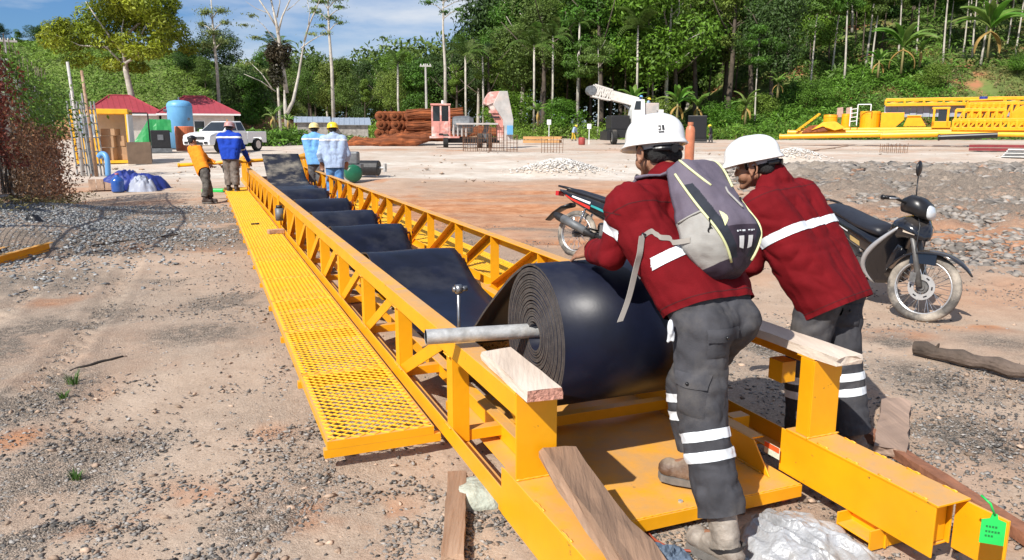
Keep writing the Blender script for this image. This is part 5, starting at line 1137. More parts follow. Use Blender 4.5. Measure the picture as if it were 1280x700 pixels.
    for a in np.linspace(165, 24, 16):
        f = (165 - a) / 141; w = .095 * (1 - .0 * f) if f < .7 else .095 * (1 - ((f - .7) / .3) ** 1.6 * .85); rr = .325 + .14 * max(0, f - .55) ** 1.0; r = []
        for k in range(7): q = k / 3 - 1; r.append((w * q, .645 + rr * math.cos(math.radians(a)) - 0, .285 + (rr - .035 * q * q) * math.sin(math.radians(a))))
        rows.append(r)
    m.grid(rows); mg = A('front_mudguard', m, BPAINT, True, fk); sm = mg.modifiers.new('thick', 'SOLIDIFY'); sm.thickness = .006
    for s in (-1, 1): m = MB(); m.grid([[(s * .078, .645 + .33 * math.cos(math.radians(a)), .285 + rr * math.sin(math.radians(a))) for rr in (.20, .30)] for a in (112, 92, 75)]); A('mudguard_stay', m, BPAINT, False, fk)
    A('headlight_cowl', loft([(.37, .97, .08, .06), (.44, .98, .135, .085), (.53, .955, .14, .09), (.595, .925, .10, .07)], 16, .75), BLACK, True, fk)
    A('headlight', loft([(.585, .925, .098, .068), (.615, .915, .08, .055), (.63, .91, .03, .02)], 16, .75), mat('headlight_glass', (.62, .65, .68), .1, .2), True, fk)
    m = MB(); m.tube([(-.33, .33, 1.0), (-.24, .37, 1.01), (-.10, .44, .98), (.10, .44, .98), (.24, .37, 1.01), (.33, .33, 1.0)], .012, 8); hb = A('handlebar', m, DKM, True, fk)
    for s in (-1, 1):
        m = MB(); m.tube([(s * .24, .372, 1.01), (s * .345, .325, 1.0)], .018, 10); m.tube([(s * .345, .325, 1.0), (s * .36, .318, 1.0)], .022, 10); A('grip', m, BLACK, True, fk)
        m = MB(); m.tube([(s * .22, .40, 1.01), (s * .30, .40, 1.0), (s * .37, .385, .995)], .007, 6); A('lever', m, ALU, True, fk)
    for s in accent_mirrors(accent):
        m = MB(); m.tube([(s * .21, .385, 1.02), (s * .215, .37, 1.14), (s * .225, .36, 1.25)], .006, 8); mi = A('mirror_stem', m, BLACK, True, fk); m = MB(); m.ball((s * .228, .355, 1.32), (.052, .020, .070), 16, 10); A('mirror', m, BLACK, True, fk)
    m = MB(); m.tube([(-.12, .0, .30), (-.25, -.10, .03)], .011, 8); A('side_stand', m, DKM)
    m = MB(); 
    for s in (-1, 1): m.tube([(s * .04, .50, .93), (s * .09, .56, .80), (s * .09, .56, .60), (s * .08, .60, .42)], .005, 6)
    A('brake_hose', m, BLACK, True, fk)
    return root
def accent_mirrors(a): return (-1,) if a is ACC1 else (-1, 1)
RED = mat('red_decal', (.65, .04, .03), .35); TEAL = mat('teal_decal', (.03, .30, .30), .35); WHD = mat('white_decal', (.75, .75, .75), .4)
ACC1 = [(GOLD, -.42, -.02, -.26, -.12), (WHD, .10, .20, -.66, -.30), (SILVP, -.75, -.52, -.5, -.1)]
ACC2 = [(WHD, .10, .36, -.66, -.36), (RED, -.45, -.12, -.78, -.35), (TEAL, -.10, .12, -.34, -.08)]
def bikeM(front, h, lean):                        # front wheel contact, heading
    h = Vector((h[0], h[1], 0)).normalized(); r = Vector((h.y, -h.x, 0)); o = Vector(front) - h * .64
    M3 = Matrix((r, h, Vector((0, 0, 1)))).transposed().to_4x4(); o.z = gz(o.x, o.y)
    return Matrix.Translation(o) @ M3 @ Matrix.Rotation(lean, 4, 'Y')
fr = ong(1160, 398); motorcycle('black motorcycle with gold decals and turned front wheel parked behind the second worker', bikeM(fr, (.17, -.985), math.radians(7)), math.radians(36), ACC1)
rr_ = ong(718, 321); hh = Vector((.77, -.64, 0)).normalized(); motorcycle('black motorcycle with red and white stripes, its rear wheel behind the belt roll', bikeM(rr_ + hh * 1.24, hh, math.radians(-9)), math.radians(15), ACC2)
# ================================================================== THE YARD BEHIND
def loc(px, d, yaw_extra=0.0):                     # a place on the ground and a frame facing the camera (local x right, y away)
    p = ond(px, d); a = math.atan2(p.x, p.y); return p, Matrix.Translation(p) @ Matrix.Rotation(-a + yaw_extra, 4, 'Z')
def hz(py, d): return CAMH + (YH - py) / F * d     # height seen at row py at distance d
TIRE = mat('black_tyre', (.02, .02, .02), .9, 0, .3, 10, dust=(.3, .25, .2), dustamt=.4)
def car_wheel(root, x, y, r, w, side):
    m = MB(); M = Matrix.Rotation(math.pi / 2, 3, 'Y'); m.lathe([(r * .6, -w / 2), (r * .93, -w / 2), (r, -w / 2 + .03), (r, w / 2 - .03), (r * .93, w / 2), (r * .6, w / 2)], (x, y, r), 22, M); o = build('wheel', m, TIRE, root)
    m = MB(); m.lathe([(.02, side * w * .5), (r * .25, side * w * .48), (r * .6, side * w * .42), (r * .62, side * w * .51)], (x, y, r), 18, M); build('rim', m, ALU, o); return o
# ---- white pickup
p = ond(285, 45.5); hd = Vector((-.30, -.954, 0)).normalized(); rt = Vector((hd.y, -hd.x, 0)); pm = Matrix((rt, hd, Vector((0, 0, 1)))).transposed().to_4x4()
pk_ = thing('pickup_truck', 'white double cab pickup parked on the pale ground beside the blue tank', 'pickup truck', M=Matrix.Translation(p) @ pm)
fx = lambda a, b, t: (t, a, b)
m = MB(); m.prism([(2.62, .42), (2.66, .70), (2.55, .98), (2.1, 1.10), (1.25, 1.17), (-.75, 1.17), (-.78, .42), (-.45, .40), (1.15, .40), (1.3, .80), (2.05, .80), (2.2, .42)], -.90, .90, fx); bd = build('body', m, WHT, pk_, bevel=.05)
m = MB(); m.prism([(-.80, .50), (-.80, 1.16), (-2.62, 1.16), (-2.62, .50), (-2.25, .50), (-2.1, .82), (-1.35, .82), (-1.2, .50)], -.90, -.84, fx); m.prism([(-.80, .50), (-.80, 1.16), (-2.62, 1.16), (-2.62, .50), (-2.25, .50), (-2.1, .82), (-1.35, .82), (-1.2, .50)], .84, .90, fx); m.b2(-.84, .84, -2.62, -2.56, .5, 1.16); m.b2(-.84, .84, -2.56, -.80, .66, .72); build('load_bed', m, WHT, pk_, bevel=.03)
m = MB(); b = [(1.28, 1.165, .82), (.45, 1.74, .66), (-.55, 1.76, .66), (-.78, 1.165, .82)]; vs = [(s * w, y, z) for s in (-1, 1) for y, z, w in b]; m.add(vs, [(0, 1, 2, 3), (7, 6, 5, 4), (0, 4, 5, 1), (1, 5, 6, 2), (2, 6, 7, 3), (3, 7, 4, 0)]); build('cab', m, WHT, pk_, bevel=.05)
def quad(P): return MB().add(P, [(0, 1, 2, 3)])
def wz(y, z, s): return (s * (.82 - (z - 1.165) / .59 * .16 + .006), y, z)
for s in (-1, 1):
    build('side_window', quad([wz(1.02, 1.22, s), wz(.45, 1.66, s), wz(.10, 1.68, s), wz(.10, 1.22, s)]), GLASS, pk_); build('side_window', quad([wz(.02, 1.22, s), wz(.02, 1.68, s), wz(-.48, 1.69, s), wz(-.66, 1.22, s)]), GLASS, pk_)
    m = MB(); m.box((s * 1.0, .92, 1.22), (.20, .10, .15)); build('wing_mirror', m, WHT, pk_, bevel=.03)
    m = MB(); m.box((s * .905, -.05, 1.02), (.03, .16, .03)); m2 = MB(); m2.box((s * .905, -.62, 1.02), (.03, .14, .03)); build('door_handle', m, ALU, pk_); build('door_handle', m2, ALU, pk_)
    for y in (1.68, -1.72): car_wheel(pk_, s * .80, y, .39, .26, s)
    m = MB(); m.prism([(2.60, .86), (2.50, .98), (2.05, 1.04), (2.2, .92)], s * .60, s * .905, fx); build('headlight', m, MT['headlight_glass'], pk_, bevel=.01)
    m = MB(); m.box((s * .66, 2.665, .56), (.22, .03, .12)); build('fog_lamp', m, BLACK, pk_)
build('windscreen', quad([(-.74, 1.235, 1.20), (.74, 1.235, 1.20), (.60, .515, 1.70), (-.60, .515, 1.70)]).add([(-.7, 1.25, 1.195), (.7, 1.25, 1.195), (.7, 1.24, 1.2), (-.7, 1.24, 1.2)], [(0, 1, 2, 3)]), GLASS, pk_)
m = MB(); m.box((0, 2.66, .82), (1.15, .05, .17)); g = build('grille', m, BLACK, pk_, bevel=.02); m = MB(); m.box((0, 2.692, .82), (1.1, .02, .03)); build('grille_bar', m, CHROME, g)
m = MB(); m.box((0, 2.68, .52), (.9, .04, .14)); build('air_intake', m, BLACK, pk_); m = MB(); m.box((0, 2.70, .60), (.42, .012, .11)); build('number_plate', m, BLACK, pk_)
m = MB(); m.tube([(-.2, .1, 1.76), (-.2, .1, 1.86)], .03, 6); build('roof_lamp', m, mat('orange_lens', (.7, .25, .02), .3), pk_)
# ---- blue tank and orange drum
BLUE = mat('sky_blue_paint', (.13, .36, .62), .45, 0, .1, 1.5, col2=(.20, .42, .62), c2pos=(.5, .65))
d = 50; p, M = loc(229, d); r = 29 / 2 * d / F; top = hz(127, d) - p.z; t = thing('water_tank', 'tall sky blue cylindrical tank with domed top behind an orange drum', 'tank', M=M)
build('shell', MB().lathe([(r, .1), (r, top * .88), (r * .97, top * .93), (r * .8, top * .975), (r * .4, top), (.001, top + .02)], (0, 0, 0), 32), BLUE, t, True)
build('skirt', MB().lathe([(r * .9, 0), (r * .9, .1)], (0, 0, 0), 24), GREYM, t); build('nozzle', MB().cyl((-r * .9, -.1, top * .78), (-r * 1.25, -.1, top * .80), .09, 12), GREYM, t); build('nozzle', MB().cyl((r * .6, -r * .7, top * .62), (r * .66, -r * .85, top * .62), .09, 12), GREYM, t); build('vent', MB().cyl((0, 0, top), (0, 0, top + .2), .05, 8), GREYM, t); build('weld_band', MB().lathe([(r + .006, top * .86), (r + .012, top * .875), (r + .006, top * .89)], (0, 0, 0), 32), BLUE, t)
d = 47; p, M = loc(233, d); t = thing('orange_drum', 'faded orange drum standing in front of the blue tank', 'drum', M=M); r = 22 / 2 * d / F; h = hz(158, d) - p.z; ORP = mat('faded_orange_paint', (.62, .17, .07), .6, 0, .15, 3, col2=(.55, .3, .2), c2pos=(.55, .7)); build('shell', MB().lathe([(r * .95, 0), (r, .05), (r, h * .32), (r * 1.03, h * .34), (r, h * .36), (r, h * .66), (r * 1.03, h * .68), (r, h * .7), (r, h - .04), (r * .94, h)], (0, 0, 0), 24), ORP, t); build('lid', MB().lathe([(.001, h - .03), (r * .9, h - .03), (r * .9, h)], (0, 0, 0), 24), ORP, t)
# ---- houses with red hip roofs
ROOF = mat('red_metal_roof', (.36, .055, .075), .55, .1, .08, 2, .1, 30); WALLP = mat('pale_plaster', (.62, .58, .52), .9, 0, .1, 2)
def house(px, d, wpx, y_eave, y_peak, label, depth=7.0, ridge=.25):
    p, M = loc(px, d, .10); w = wpx * d / F; he = hz(y_eave, d) - p.z; hp_ = hz(y_peak, d) - p.z; t = thing('house', label, 'house', M=M)
    m = MB(); m.b2(-w / 2 + .6, w / 2 - .6, .6, depth - .6, -.3, he); build('wall', m, WALLP, t)
    m = MB(); rl = w * ridge; E = [(-w / 2, 0, he), (w / 2, 0, he), (w / 2, depth, he), (-w / 2, depth, he)]; R = [(-rl / 2, depth / 2, hp_), (rl / 2, depth / 2, hp_)]
    m.add(E + R, [(0, 1, 5, 4), (1, 2, 5), (2, 3, 4, 5), (3, 0, 4), (3, 2, 1, 0)]); rf = build('roof', m, ROOF, t)
    m = MB()
    for a, b in ((E[0], R[0]), (E[1], R[1]), (R[0], R[1])): m.tube([Vector(a) + vec(0, 0, .03), Vector(b) + vec(0, 0, .03)], .09, 6)
    build('ridge_cap', m, ROOF, rf); m = MB(); m.b2(-w / 2 - .02, w / 2 + .02, -.03, -.005, he - .16, he + .02); build('fascia', m, WHT, rf)
    for k in range(int(w / .55)):
        x = -w / 2 + .3 + k * .55; f = max(0, min(1, (abs(x) - rl / 2) / (w / 2 - rl / 2))); yt = depth / 2 * (1 - f); m = MB(); m.beam((x, .02, he + .02), (x, yt, he + .02 + (hp_ - he) * (1 - f)), .05, .03)
        if yt > .4: build('roof_rib', m, ROOF, rf)
    for x in np.linspace(-w * .32, w * .32, 3):
        m = MB(); m.b2(x - .55, x + .55, .57, .60, he - 1.9, he - .7); f = build('window', m, WHT, t); build('pane', MB().b2(x - .48, x + .48, .555, .57, he - 1.83, he - .77), GLASS, f)
house(160, 80, 92, 143, 120, 'low house with red hip roof behind the yellow cabin and green tarp'); house(252, 82, 96, 143, 121, 'low house with red hip roof behind the blue tank and white pickup')
# ---- grey sheds with metal roofs
SHR = mat('blue_grey_metal_roof', (.36, .42, .50), .5, .3, .1, 3)
def shed(px, d, wpx, y_e, y_p, label, pent=False):
    p, M = loc(px, d); w = wpx * d / F; he = hz(y_e, d) - p.z; hp_ = hz(y_p, d) - p.z; t = thing('shed', label, 'shed', M=M)
    build('wall', MB().b2(-w / 2 + .3, w / 2 - .3, .3, 3.7, -.2, he), mat('weathered_board_wall', (.30, .28, .25), .9, 0, .3, 3), t)
    m = MB(); m.add([(-w / 2, 0, he), (w / 2, 0, he), (w / 2, 2, hp_), (-w / 2, 2, hp_), (w / 2, 4, he), (-w / 2, 4, he)], [(0, 1, 2, 3), (3, 2, 4, 5), (0, 3, 5), (1, 4, 2)]) if not pent else m.add([(-w / 2, 0, he), (w / 2, 0, he), (w / 2, 4, hp_), (-w / 2, 4, hp_)], [(0, 1, 2, 3)])
    rf = build('roof', m, SHR, t); rf.modifiers.new('thick', 'SOLIDIFY').thickness = .05
    n = int(w / .5)
    for k in range(n): x = -w / 2 + .2 + k * .5; build('roof_rib', MB().beam((x, 0, he + .02), (x, 2 if not pent else 4, hp_ + .02), .05, .04), SHR, rf)
shed(392, 74, 44, 153, 146, 'low shed with blue grey roof behind the light blue jacketed workers'); shed(440, 76, 48, 156, 147, 'long pale metal roofed shed left of the rusty mesh stack', True)
# ---- yellow cabin with cardboard boxes
d = 33.5; p, M = loc(140, d, -.10); s_ = d / F; x0, x1 = (100 - 140) * s_, (163 - 140) * s_; h = hz(137, d) - p.z; t = thing('site_cabin', 'yellow framed site cabin open at the front with cardboard boxes inside', 'cabin', M=M)
CREAM = mat('cream_panel', (.60, .60, .58), .6, 0, .08, 3); y1 = 2.4; xm = (128 - 140) * s_
m = MB(); m.b2(x0, x1, 0, y1, h - .22, h); build('roof_frame', m, YEL2, t, bevel=.02)
for x in (x0 + .06, xm, x1 - .06): build('corner_post', MB().b2(x - .06, x + .06, 0, .12, .1, h - .22), YEL2, t, bevel=.01)
build('floor_frame', MB().b2(x0, x1, 0, y1, 0, .12), YEL2, t); build('back_wall', MB().b2(x0, x1, y1 - .05, y1 - .002, .12, h - .22), CREAM, t); build('side_wall', MB().b2(x1 - .05, x1 - .003, .12, y1 - .05, .12, h - .22), CREAM, t)
build('front_panel', MB().b2(x0 + .12, xm - .06, .03, .08, .12, h * .48), YEL2, t, bevel=.01); fwn = build('window', MB().b2(x0 + .12, xm - .06, .03, .07, h * .48, h - .22), WHT, t); build('pane', MB().b2(x0 + .22, xm - .16, .015, .03, h * .52, h - .32), mat('sky_lit_glass', (.25, .35, .45), .1), fwn)
build('open_door', MB().b2(x1 + .01, x1 + .06, -.9, 0, .15, h - .25), CREAM, t)
CARD = mat('cardboard', (.34, .21, .12), .9, 0, .12, 3)
for k, (x, z, w_, hh) in enumerate(((.0, .12, .6, .55), (.55, .12, .5, .6), (.02, .67, .55, .5), (.5, .72, .55, .45), (.1, 1.17, .6, .3))):
    pw = M @ Vector((xm + .35 + x, .55 + .1 * (k % 2), z + .004 * k)); o = build('cardboard_box', MB().b2(-w_ / 2, w_ / 2, -.25, .25, 0, hh - .01), CARD, None, loc=pw, rot=.1 * (k % 3 - 1), bevel=.01); tag(o, 'cardboard box in the yellow cabin, ' + ('bottom left of the pile', 'bottom right of the pile', 'second layer on the left', 'second layer on the right', 'single flat one on top')[k], 'cardboard box', 'boxes stacked in the cabin')
d = 33; p, M = loc(176, d, .12); w = 27 * d / F; o = build('plywood_board', MB().b2(-w / 2, w / 2, 0, .06, 0, hz(177, d) - p.z), mat('brown_plywood', (.20, .135, .09), .8, 0, .15, 3), None, rot=M, bevel=.005); tag(o, 'upright brown plywood panel beside the open yellow cabin', 'plywood panel')
p, M = loc(177, 34.5); t = thing('open_frame', 'dark steel frame standing above the brown plywood panel', 'frame', M=M); s_ = 34.5 / F; w = 24 * s_; h = hz(143, 34.5) - p.z
for x in (-w / 2, w / 2): build('upright', MB().b2(x - .03, x + .03, 0, .06, 0, h), DKM, t)
build('crossbar', MB().b2(-w / 2, w / 2, 0, .06, h, h + .06), DKM, t)
# green tarp over a frame
d = 44; p, M = loc(192, d); s_ = d / F; m = MB(); h = hz(150, d) - p.z; rows = []
for i in range(13):
    x = (-27 + 50 * i / 12) * s_; r = []
    hh = np.interp(i, [0, 1, 6, 12], [.3, .35, h, h]); 
    for k in range(9): v = k / 8; z = hh - (0 if k < 4 else (hh - .25) * ((k - 4) / 4) * (.9 if i < 8 else .45)); y = 2 - 2 * min(1, k / 4) - .2 * max(0, k - 4) / 4; r.append((x, y, z + .05 * math.sin(i * 1.7 + k)))
    rows.append(r)
m.grid(rows); t = thing('green_tarpaulin', 'bright green tarpaulin draped over a frame left of the blue tank', 'tarpaulin', M=M); build('sheet', m, mat('green_tarp', (.02, .28, .07), .5, 0, .15, 2), t).modifiers.new('thick', 'SOLIDIFY').thickness = .02
build('pole', MB().cyl((20 * s_, .2, 0), (20 * s_, .2, h - .05), .04, 8), DKM, t); build('pole', MB().cyl((0, 1.8, 0), (0, 1.8, h - .05), .04, 8), DKM, t); p, M = loc(204, 43.5); t = thing('generator', 'dark generator standing under the green tarpaulin', 'generator', M=M); build('housing', MB().b2(-.55, .45, 0, 1.0, .25, 1.25), DKM, t, bevel=.04); build('base', MB().b2(-.6, .5, -.05, 1.05, 0, .25), GREYM, t); build('control_box', MB().b2(-.2, .1, -.03, 0, .7, 1.0), GREYM, t)
# ---- scaffold frames leaning together, and two timber poles
d = 27; GS = mat('grey_scaffold_steel', (.36, .36, .35), .55, .5, .2, 6)
for k, px in enumerate((105, 110, 116, 121, 126)):
    p, M = loc(px, d, .7 + .08 * k); h = hz(128 - (k == 1) * 10, d) - p.z; t = thing('scaffold_frame', ('grey scaffold frame leaning in the bundle, leftmost', 'grey scaffold frame, tallest of the leaning bundle', 'grey scaffold frame in the middle of the leaning bundle', 'grey scaffold frame, second from the right in the bundle', 'grey scaffold frame, rightmost of the leaning bundle')[k], 'scaffold frame', M=M @ Matrix.Rotation(-.05, 4, 'X'), group='scaffold frames leaning beside the cabin')
    for x in (-.25, .25): build('upright', MB().cyl((x, 0, -.05), (x, 0, h), .03, 8), GS, t)
    for q in range(5): build('rung', MB().cyl((-.25, 0, .35 + q * h * .19), (.25, 0, .35 + q * h * .19), .02, 6), GS, t)
for px, ytop, yb, mm, lab in ((101, 82, 215, 'pale_grey_steel', 'thin pale pole standing above the scaffold frames on the left'), (117, 92, 215, 'brown_rough_wood', 'thin brown pole standing above the scaffold frames on the right')):
    p, M = loc(px + 4, 26.4); h = hz(ytop, 26.4) - p.z; tag(build('timber_pole', MB().tube([(0, 0, -.1), (-.05, 0, h * .5), (-.12, 0, h)], [.06, .055, .045], 8), MT[mm], None, True, rot=M), lab, 'pole')
# ---- heap of blue tarpaulin, jug, crate and hose by the fence
q = ong(168, 236); crumple('blue_tarpaulin', q, .92, .55, .50, mat('blue_tarp', (.018, .035, .22), .45, 0, .2, 3), 'heap of crumpled blue tarpaulin on the ground by the fence', 'tarpaulin', 1.3, 50, .5, .1)
crumple('grey_tarpaulin', ong(184, 238) + vec(0, -.28, 0), .36, .26, .40, mat('grey_blue_tarp', (.33, .36, .45), .5, 0, .15, 3), 'pale grey sheet crumpled in front of the blue tarpaulin heap', 'sheet', 4.1, 34, .5)
q = ong(148, 240); t = thing('water_jug', 'blue plastic water jug beside the blue tarpaulin heap', 'jug', q); BJ = mat('blue_translucent_plastic', (.02, .09, .36), .25, 0, .1, 4, coat=.3); build('bottle', MB().lathe([(.15, 0), (.17, .04), (.165, .12), (.175, .16), (.165, .22), (.175, .27), (.16, .34), (.09, .41), (.045, .44), (.045, .48)], (0, 0, 0), 20), BJ, t, True); build('jug_cap', MB().cyl((0, 0, .48), (0, 0, .52), .05, 14), mat('pink_cap', (.55, .2, .25), .5), t)
q = ong(131, 238); t = thing('wooden_crate', 'broken wooden crate lid leaning on the ground left of the blue jug', 'crate', q, .5)
for k in range(4): build('board', MB().box((-.3 + .2 * k, 0, .16), (.18, .62, .02), Matrix.Rotation(.45, 3, 'X')), WOODB, t)
build('batten', MB().box((0, -.2, .05), (.8, .05, .04)), WOODB, t)
q = ong(136, 226); m = MB(); m.tube(spline([(0, 0, .15), (.02, 0, .6), (-.05, .05, .82), (-.2, .1, .86), (-.3, .1, .75)], 6), .085, 12); tag(build('blue_hose', m, mat('pale_blue_plastic', (.12, .32, .62), .4), None, True, loc=q), 'thick pale blue hose arching over the tarpaulin heap', 'hose')
# ---- stack of rusty mesh rolls
d = 62; p, M = loc(515, d); s_ = d / F; RW = mat('rusty_bundle', (.30, .085, .025), .9, .1, .5, 2.2, .6, 14, col2=(.15, .045, .016), c2pos=(.45, .6), stretch=(.35, 3, 3))
rr = .42; y0 = 0; nrow = ((7, -51, 0), (7, -51, 1), (7, -49, 2)); kk = 0
for row, (n, px0, lev) in enumerate(nrow):
    for k in range(n):
        x = (px0 + 9.6 * k * (1 if True else 0)) * s_ * .62 - .2 + .15 * (lev % 2); z = .95 + rr * 1.62 * lev; Mr = Matrix.Rotation(-math.pi / 2, 3, 'X'); m = MB(); L_ = 4.5
        m.lathe([(rr * .45, 0), (rr * .97, 0), (rr, .1), (rr * 1.02, L_ * .5), (rr, L_), (rr * .45, L_)], (0, 0, 0), 14, Mr); m.lathe([(rr * .45, 0), (rr * .42, L_ * .5), (rr * .45, L_)], (0, 0, 0), 14, Mr); 
        pw = M @ Vector((x - .3, .6 + .12 * ((k * 7) % 3), z)); o = build('mesh_roll', m, RW, None, True, rot=M.to_3x3().to_4x4() if False else Matrix.Translation(pw) @ M.to_3x3().to_4x4()); tag(o, 'rusty mesh roll with open end showing, %s row, %s from the left' % (('bottom', 'middle', 'top')[row], ('first', 'second', 'third', 'fourth', 'fifth', 'sixth', 'seventh')[k]), 'mesh roll', 'rusty mesh rolls in the stack')
for k in range(9):
    lev = k // 3; c = k % 3; a = vec((-6 + 0) * s_, .3 + c * 1.0, .75 + .80 * lev); b = vec((70 - 3 * lev) * s_, .5 + c * 1.1, .75 + .82 * lev + .12); m = MB(); P = [a.lerp(b, i / 8) + vec(0, .08 * math.sin(i * 1.3 + k), .07 * math.sin(i * .9 + k)) for i in range(9)]; m.tube(P, [.40] + [.43 + .03 * math.sin(i * 2 + k) for i in range(7)] + [.38], 10)
    for i in range(10): f = i * .63; m.tube([P[q] + vec(0, .44 * math.cos(f), .44 * math.sin(f)) for q in range(9)], .03, 4)
    tag(build('rebar_bundle', m, RW, None, False, rot=M), 'long rusty bundle of steel bars in the stack beside the pink cab, %s layer, %s' % (('bottom', 'middle', 'top')[lev], ('front', 'centre', 'back')[c]), 'steel bundle', 'rusty bar bundles in the stack')
for k, (x0, x1, y, z, r) in enumerate(((-75, -5, -.9, .30, .36), (-62, 12, -1.5, .26, .34), (-40, 25, -.4, .55, .4), (-80, -30, -1.7, .18, .26))):
    m = MB(); P = [vec((x0 + (x1 - x0) * i / 9) * s_, y + .1 * math.sin(i), z + .09 * math.sin(i * 1.4 + k)) for i in range(10)]; m.tube(P, [.12 if i in (0, 9) else r * (1 + .12 * math.sin(i * 2.3)) for i in range(10)], 9)
    tag(build('rusty_bundle', m, RW, None, False, rot=M), ('loose rusty bundle sagging before the mesh stack, long one behind', 'loose rusty bundle sagging before the mesh stack, longest one in the middle', 'loose rusty bundle sagging before the stack, highest and rightmost', 'loose rusty bundle on the ground before the stack, thinnest and leftmost')[k], 'steel bundle', 'loose bundles before the stack')
p, M = loc(600, 60); m = MB(); m.tube([(-1.5, 0, .9), (0, .1, 1.2), (1.8, 0, 1.0)], [.3, .38, .3], 9); tag(build('rusty_bundle', m, RW, None, False, rot=M), 'rusty bundle lying behind the pink and grey hopper', 'steel bundle')
# ---- faded pink machine: cab, engine, hopper
d = 54; p, M = loc(592, d, .05); s_ = d / F; t = thing('derelict_machine', 'derelict faded pink machine with glassless cab, grey engine and tall tilted hopper', 'machine', M=M); X = lambda px: (px - 592) * s_; Z = lambda py: hz(py, d) - p.z
m = MB(); xa, xb = X(541), X(564); za, zb, zc = Z(170), Z(152), Z(133)
m.b2(xa, xb, 0, 1.6, za, zb); 
for x in (xa + .06, (xa + xb) / 2, xb - .06): m.b2(x - .06, x + .06, 0, .12, zb, zc); m.b2(x - .06, x + .06, 1.48, 1.6, zb, zc)
m.b2(xa - .05, xb + .05, -.05, 1.65, zc, zc + .12); cb = build('cab', m, PINK, t, bevel=.02); m = MB(); m.b2(xa + .1, xb - .1, 1.45, 1.47, zb, zc); build('rear_pane', m, GLASS, cb); build('door_panel', MB().b2(xa + .12, (xa + xb) / 2 - .08, -.03, 0, za + .3, zb - .05), PINK, cb, bevel=.01); build('door_panel', MB().b2((xa + xb) / 2 + .08, xb - .12, -.03, 0, za + .3, zb - .05), PINK, cb, bevel=.01); build('vent_slot', MB().b2(xa + .5, xb - .5, -.035, -.03, za + .08, za + .2), BLACK, cb); build('beacon', MB().cyl((xa + .8, .5, zc + .12), (xa + .8, .5, zc + .35), .09, 10), WHT, cb)
build('step_plate', MB().b2(xa - .15, xb + .6, -.35, 1.6, za - .12, za), PINK, t); build('chassis', MB().b2(xa + .8, X(625), .3, 1.5, .35, .75), DKM, t, bevel=.03)
for x in (X(558), X(600), X(612)): car_wheel(t, x, .1, .5, .35, -1).rotation_euler = (0, 0, 0)
m = MB(); m.lathe([(.30, 0), (.62, .05), (.66, .6), (.66, 1.2), (.5, 1.5)], (X(566), .5, Z(157)), 18, Matrix.Rotation(math.pi / 2, 3, 'Y') @ Matrix.Rotation(.0, 3, 'X')); build('drum', m, GREYM, t); m = MB(); m.b2(X(566), X(585), .1, 1.2, Z(168), Z(159)); build('engine_block', m, GREYST, t, bevel=.04)
for k in range(4): m = MB(); m.cyl((X(568 + 5 * k), .0, Z(170)), (X(568 + 5 * k), -.1, Z(156)), .06, 8); build('cylinder_pipe', m, GREYST, t)
def pxprism(pts, y0, y1): return MB().prism(pts, y0, y1, lambda a, b, q: (X(a), q, Z(b)))
build('hopper', pxprism([(624, 116), (634, 116), (641, 150), (640, 175), (630, 175), (628, 150), (616, 132)], -.2, 1.5), GREYST, t, bevel=.03)
build('hopper_hood', pxprism([(607, 124), (612, 117), (624, 116), (622, 128), (610, 133), (605, 131)], -.1, 1.4), PINK, t, bevel=.03); build('hopper_frame', pxprism([(611, 133), (621, 128), (630, 152), (629, 175), (622, 175), (621, 155)], 0, 1.2), PINK, t, bevel=.02)
build('crossbeam', pxprism([(611, 139), (622, 139), (622, 142), (611, 142)], -.12, -.04), PINK, t); build('crossbeam', pxprism([(613, 146), (624, 146), (624, 148), (613, 148)], -.12, -.04), DKM, t); build('chute', pxprism([(600, 176), (608, 153), (613, 153), (607, 176)], .2, .9), GREYM, t); build('blue_box', pxprism([(633, 157), (640, 157), (640, 168), (633, 168)], -.45, -.2), BLUE, t); build('platform', pxprism([(571, 154), (622, 154), (622, 156), (571, 156)], -.3, 1.0), GREYST, t)
# ---- rebar cages
RB = mat('rusty_rebar', (.20, .10, .055), .85, .2, .3, 9)
def cage(px, d, wpx, ytop, label, n=16, rings=5, horiz=False, group=None):
    p, M = loc(px, d); r = wpx / 2 * d / F; h = hz(ytop, d) - p.z; t = thing('rebar_cage', label, 'rebar cage', M=M, group=group)
    for k in range(n): a = 2 * math.pi * k / n; build('bar', MB().cyl((r * math.cos(a), r * math.sin(a), 0), (r * math.cos(a), r * math.sin(a), h), .014, 5), RB, t)
    for k in range(rings): z = h * (.12 + .8 * k / max(1, rings - 1)); build('hoop', MB().tube([(r * math.cos(a), r * math.sin(a), z) for a in np.linspace(0, 2 * math.pi, 25)[:-1]], .012, 5, closed=True), RB, t)
cage(588, 46, 18, 157, 'round rusty rebar cage, leftmost before the pink machine'); cage(605, 47, 17, 158, 'round rusty rebar cage in the middle before the pink machine'); cage(621, 46.5, 18, 157, 'round rusty rebar cage, rightmost before the pink machine'); cage(640, 45, 14, 168, 'small low rebar cage right of the taller cages', 10, 3)
def starter(px, d, n, wpx, ytop, label):
    p, M = loc(px, d); w = wpx * d / F; h = hz(ytop, d) - p.z; t = thing('starter_bars', label, 'rebar', M=M)
    for k in range(n): x = -w / 2 + w * k / (n - 1); y = .25 * (k % 2); build('bar', MB().cyl((x, y, -.1), (x + .03 * math.sin(k * 3), y, h * (.9 + .1 * math.sin(k * 5))), .016, 5), RB, t)
    for z in (.3, .6): build('tie', MB().cyl((-w / 2, 0, h * z), (w / 2, 0, h * z), .01, 5), RB, t)
